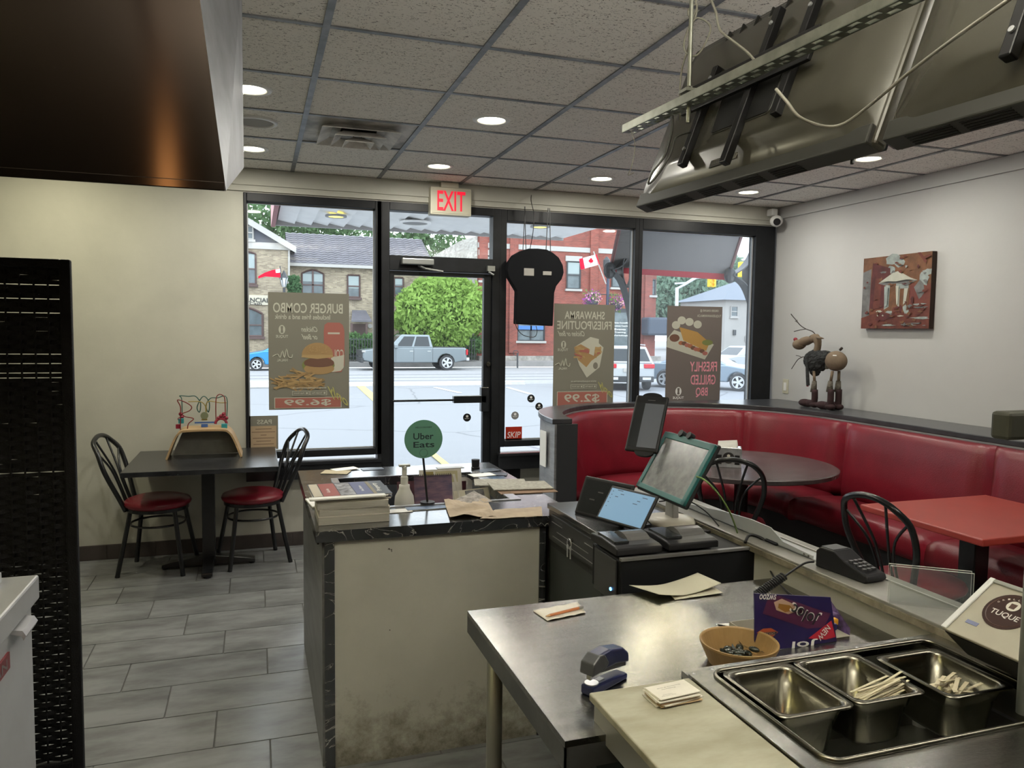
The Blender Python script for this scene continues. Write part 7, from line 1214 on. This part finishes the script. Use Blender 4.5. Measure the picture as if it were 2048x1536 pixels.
# ================================================================ HANGING SCREENS
tvm = mat('tv_back_plastic', (.060, .056, .041), .25, .15, .12, 3, coat=.15); tvd = mat('tv_vent_strip', (.035, .035, .030), .5); W_, H_ = .965, .575
def make_tv(lab, c, first=True):
    Mx = frame(c, (.055, -.998, 0), (.366, .01, .93)); t = thing('hanging_screen', lab, 'television', M_=Mx, group=None)
    MB().box(-W_/2, W_/2, -H_/2, H_/2, -.048, -.010).done('rear_bezel', tvm, t, bev=.010, seg=3); MB().box(-W_/2+.008, W_/2-.008, -H_/2+.008, H_/2-.008, -.055, -.047).done('screen_panel', screen_off, t)
    b = MB(); a = [(-W_/2+.01, -H_/2+.01), (W_/2-.01, -H_/2+.01), (W_/2-.01, H_/2-.01), (-W_/2+.01, H_/2-.01)]; i_ = [(-W_/2+.07, -H_/2+.075), (W_/2-.07, -H_/2+.075), (W_/2-.09, H_/2-.12), (-W_/2+.09, H_/2-.12)]
    rr = []
    for x0, x1, y0, y1, r_, z in ((-W_/2+.008, W_/2-.008, -H_/2+.008, H_/2-.008, .03, -.012), (-W_/2+.022, W_/2-.022, -H_/2+.018, H_/2-.03, .05, .002), (-W_/2+.06, W_/2-.06, -H_/2+.075, H_/2-.06, .07, .010), (-W_/2+.10, W_/2-.10, -H_/2+.10, H_/2-.16, .08, .026), (-W_/2+.13, W_/2-.13, -H_/2+.12, H_/2-.19, .07, .030)): rr.append(rrect(x0, x1, y0, y1, r_, z, 8))
    k = len(rr[0])
    for r_ in rr: b.v += r_
    for i in range(len(rr)-1):
        for j in range(k): b.f.append((i*k+j, i*k+(j+1) % k, (i+1)*k+(j+1) % k, (i+1)*k+j))
    b.f.append(tuple((len(rr)-1)*k+j for j in range(k))); b.done('back_shell', tvm, t, smooth=True)
    MB().box(-W_/2+.01, W_/2-.01, -H_/2-.002, -H_/2+.045, -.044, .004).done('lower_strip', tvd, t, bev=.004)
    for x in (-.42, -.30, -.14, .02, .16): 
        for j in range(5): MB().box(x, x+.10, -H_/2-.0035, -H_/2-.001, -.038+j*.008, -.034+j*.008).done('vent_slot', mat('vent_black', (.006, .006, .006), .7), t)
    for i, (x, y0, y1) in enumerate([(-.27+.065*i, .16+.004*i, .265) for i in range(9)]): MB().box(x-.0025, x+.0025, y0, y1, .000, .0105 if y1 < .2 else .009).done('rib', mat('rib_groove', (.012, .012, .011), .5), t)
    MB().box(-.12, .12, -.13, .02, .029, .0325).done('port_recess', mat('port_black', (.008, .008, .008), .5), t, bev=.004)
    MB().tube(rrect(-.125, .125, -.135, .025, .02, .031), .002, 5, True).done('recess_lip', tvd, t); MB().tube([(.10, .04, .031), (.30, .04, .030), (.35, .02, .025)], .004, 6).done('moulded_ridge', tvd, t)
    rail = mat('black_mount_rail', (.010, .010, .011), .3, .3); 
    for x, y0, y1 in ((-.20, -.16, .10), (.02, -.20, .20), (.17, -.10, .18)): MB().box(x-.012, x+.012, y0-.06, y1, .028, .052).done('mount_rail', rail, t, bev=.003)
    MB().box(-.28, .25, -.045, -.015, .050, .062).box(-.28, .25, .03, .05, .050, .062).done('wall_plate', rail, t, bev=.002)
    for x, y in ((-.20, .06), (-.20, -.17), (.02, .15), (.17, .14)): MB().lathe([(0, .052), (.006, .052), (.006, .056), (0, .056)], (x, y, 0), 10).done('bolt', rim, t)
    o = MB().box(-.10, -.03, -H_/2+.055, -H_/2+.115, .008, .0115).done('rating_label', mat('dull_label', (.06, .058, .05), .5), t); MB().box(-.02, .015, -H_/2+.06, -H_/2+.085, .0085, .012).done('rating_label', mat('pale_tv_label', (.30, .29, .24), .5), t)
    for j in range(5): lettering(['RATING AC 120V', 'MODEL 43 IN', 'SERIAL NO', 'MADE 2016', 'CLASS 2'][j], (-.065, -H_/2+.106-.010*j, .0119), .05, .005, X_, Y_, mat('label_print', (.22, .21, .18), .6), t)
    return t
tv1 = make_tv('black flat screen seen from behind, left of the hanging pair', (1.318, 1.815, 2.268)); tv2 = copy_tree(tv1); Mx = frame((1.318+.055*.985, 1.815-.985, 2.262), (.055, -.998, 0), (.366, .01, .93)); tv2.matrix_world = Mx; tv2['label'] = 'black flat screen seen from behind, right of the hanging pair'
for o in (tv1, tv2): o['group'] = 'menu screens hanging from the ceiling'
# slotted strut
zg = mat('galvanised_strut', (.25, .255, .215), .35, .7, .2, 20); sa, sb_ = Vector((1.09, 2.16, 2.212)), Vector((1.12, -.4, 2.165)); Mx = frame(sa, (sb_-sa), (0, 0, 1)); L = (sb_-sa).length; t = thing('slotted_strut', 'long galvanised slotted channel carrying the hanging screens', 'strut', M_=Mx)
MB().box(0, L, -.0105, .0105, .0195, .0215).box(0, L, .0085, .0105, .010, .0195).done('flange', zg, t); MB().box(0, L, -.0105, .0105, -.0215, -.0195).done('rear_flange', zg, t)
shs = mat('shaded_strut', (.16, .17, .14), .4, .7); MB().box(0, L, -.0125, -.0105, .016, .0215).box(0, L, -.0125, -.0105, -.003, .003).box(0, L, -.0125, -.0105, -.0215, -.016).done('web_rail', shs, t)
b = MB(); b2 = MB(); x = 0
while x < L: b.box(x, x+.024, -.0125, -.0105, .003, .016); b2.box(x+.025, x+.049, -.0125, -.0105, -.016, -.003); x += .050
for q in (b, b2): o = q.done('slot_bridge', shs, t); o['kind'] = 'stuff'
tr = PY(1352, 208, 1.86); rd = thing('hanger_rod', 'thin steel rod holding the slotted channel from the ceiling', 'rod', (1.095, 1.83, 2.2)); MB().tube([Vector((1.10, 1.83, 2.15)), Vector((1.10, 1.83, 2.695))], .006, 10).done('rod', zg, rd); MB().box(1.08, 1.12, 1.81, 1.85, 2.228, 2.236).done('clamp_washer', zg, rd); MB().lathe([(0, 0), (.010, 0), (.010, .008), (0, .008)], (1.10, 1.83, 2.236), 6).done('nut', steel, rd)
gcab = mat('dusty_grey_cable', (.24, .23, .19), .6); dcab = mat('dark_cable', (.03, .03, .025), .5)
def PD(x, y, dd): return C0+ray(x, y)*dd
def cab(pts, r, m_, lab): return tag(MB().tube(sm([PD(*p) for p in pts], 5), r, 6).done('cable', m_, None, smooth=True), lab, 'cable')
cab([(1418, -10, 2.05), (1432, 25, 2.05), (1440, 60, 2.0), (1470, 85, 1.95), (1495, 105, 1.92), (1512, 124, 1.9)], .0035, gcab, 'grey cable dropping from ceiling onto the slotted channel')
cab([(1390, -8, 2.1), (1394, 20, 2.1), (1386, 42, 2.1), (1376, 22, 2.1), (1395, 8, 2.1), (1384, 40, 2.1), (1369, 80, 2.1), (1372, 105, 2.1), (1395, 110, 2.1), (1418, 70, 2.1), (1418, 48, 2.1), (1390, 38, 2.1), (1378, 90, 2.12), (1362, 150, 2.14), (1360, 240, 2.16)], .0028, gcab, 'grey cable tied in loops beside the hanger rod')
cab([(1345, 232, 2.08), (1344, 260, 2.05), (1330, 310, 2.02), (1305, 345, 2.0), (1297, 368, 2.0), (1315, 350, 2.0), (1340, 310, 2.0), (1352, 275, 2.02), (1380, 265, 2.06)], .003, dcab, 'dark cable looping down over the left hanging screen')
cab([(1552, 178, 1.62), (1575, 205, 1.6), (1600, 235, 1.6), (1650, 253, 1.62), (1690, 246, 1.62), (1740, 210, 1.55), (1800, 160, 1.45), (1870, 105, 1.35), (1960, 40, 1.2), (2060, -30, 1.1)], .0035, gcab, 'long grey cable sagging across both hanging screens')
cab([(1728, 250, 1.72), (1722, 285, 1.72), (1706, 315, 1.74), (1704, 328, 1.74)], .004, dcab, 'short dark plug lead hanging between the two screens')
cab([(1262, 262, 2.2), (1270, 290, 2.2), (1264, 330, 2.2), (1256, 350, 2.2), (1268, 345, 2.2)], .0012, gcab, 'thin frayed wire hanging from the end of the channel')
# ================================================================ REINDEER TOY
rdx = 4.16; t = thing('reindeer_figure', 'plush reindeer figure with red nose on the booth cap', 'plush toy', (rdx, 4.9, 1.022)); tanp = mat('tan_plush', (.17, .125, .085), .9, 0, .1, 30, .3, 300); furd = mat('grey_fur', (.035, .038, .040), 1, 0, .5, 60, 1, 300); fluf = mat('cream_fluff', (.15, .135, .11), 1, 0, .3, 80, 1, 200); boot = mat('maroon_felt', (.028, .010, .012), .9, 0, .3, 20); twig = mat('dark_twig', (.022, .014, .010), .8)
def Q(x, y, dx=0): return PX(x, y, rdx+dx)
MB().tube(sm([Q(1602, 690), Q(1606, 684), Q(1620, 680), Q(1632, 675), Q(1636, 690), Q(1632, 705)], 3), [.038]*3+[.036]*3+[.030]*3+[.030]*3+[.026]*3+[.026], 14).done('neck_and_head', tanp, t, smooth=True)
MB().ell(Q(1598, 689), .040, .066, .042, 20, 14).ell(Q(1628, 677), .032, .05, .034, 16, 12).done('muzzle', tanp, t, smooth=True); MB().ell(Q(1591, 679), .016, .020, .016, 12, 8).done('red_nose', mat('red_pompom', (.22, .008, .02), .6), t, smooth=True)
for s_ in (-1, 1): MB().tube([Q(1634, 675, s_*.02), Q(1641, 676, s_*.03), Q(1648, 677, s_*.03)], [.008, .010, .002], 8).done('ear', tanp, t, smooth=True)
MB().ell(Q(1620, 673, -.026), .004, .005, .004, 8, 6).done('eye', rub, t)
MB().tube(sm([Q(1633, 672), Q(1625, 663), Q(1612, 658), Q(1600, 650), Q(1592, 640), Q(1585, 632), Q(1582, 628)], 3), .0035, 6).tube([Q(1612, 658), Q(1600, 660), Q(1588, 663)], .003, 6).tube([Q(1597, 646), Q(1590, 642), Q(1595, 640)], .0025, 5).done('antler', twig, t)
MB().tube(sm([Q(1612, 724, -.04), Q(1608, 714, -.05), Q(1603, 715, -.05), Q(1595, 720, -.05), Q(1583, 738, -.05)], 3), .003, 6).tube([Q(1604, 715, -.05), Q(1598, 712, -.05), Q(1592, 711, -.05)], .0025, 5).done('antler', twig, t)
MB().ell(Q(1632, 722), .060, .120, .088, 34, 20, None, .07).ell(Q(1650, 716), .055, .10, .056, 28, 16, None, .07).ell(Q(1630, 742), .035, .05, .04, 20, 12, None, .1).done('fur_vest', furd, t); MB().ell(Q(1672, 722), .060, .100, .076, 24, 16).done('rump', tanp, t, smooth=True); MB().tube([Q(1680, 700), Q(1684, 696)], [.010, .010], 8).done('tail', mat('dark_tail', (.04, .03, .025), .9), t, smooth=True); MB().tube([Q(1656, 702), Q(1652, 720), Q(1654, 738)], .012, 8).done('fur_trim', fluf, t)
MB().box(*sorted((Q(1679, 712).x-.062, Q(1679, 712).x-.058)), *sorted((Q(1679, 710).y, Q(1686, 710).y)), Q(1682, 712).z, Q(1682, 712).z+.008).done('white_tag', paperw, t)
random.seed(2)
for (x0, x1, dx, bx_) in ((1628, 1629, -.03, 1616), (1665, 1661, -.035, 1650), (1678, 1677, .03, 1672)):
    MB().tube([Q(x0, 742, dx), Q(x1, 765, dx)], .011, 8).done('leg', tanp, t, smooth=True); MB().tube([Q(x1, 762, dx), Q(x1-2, 784, dx)], [.018, .026], 10).done('fluffy_cuff', fluf, t, smooth=True)
    p = Q(x1, 795, dx); gy = 1.0205; d_ = (Q(bx_, 795, dx).y-p.y); MB().tube(sm([Vector((p.x, p.y, p.z+.062)), Vector((p.x, p.y, gy+.05)), Vector((p.x, p.y+d_*.5, gy+.032)), Vector((p.x, p.y+d_*1.6, gy+.030))], 3), [.024]*4+[.028]*3+[.030]*2+[.026], 12).ell((p.x, p.y+d_*1.4, gy+.031), .040, .066, .0305, 16, 12).ell((p.x, p.y, gy+.026), .034, .046, .025, 14, 10).done('boot', boot, t, smooth=True)
MB().tube([Q(1616, 712, -.05), Q(1614, 730, -.06), Q(1616, 771, -.06)], [.014, .012, .014], 8).done('dangling_arm', furd, t); MB().lathe([(0, 0), (.009, 0), (.009, .02), (0, .02)], Q(1615, 773, -.06), 10).done('red_bell', MT['red_pompom'], t)
# ================================================================ TIDY
for o in bpy.data.objects:
    if '_w' in o: del o['_w']
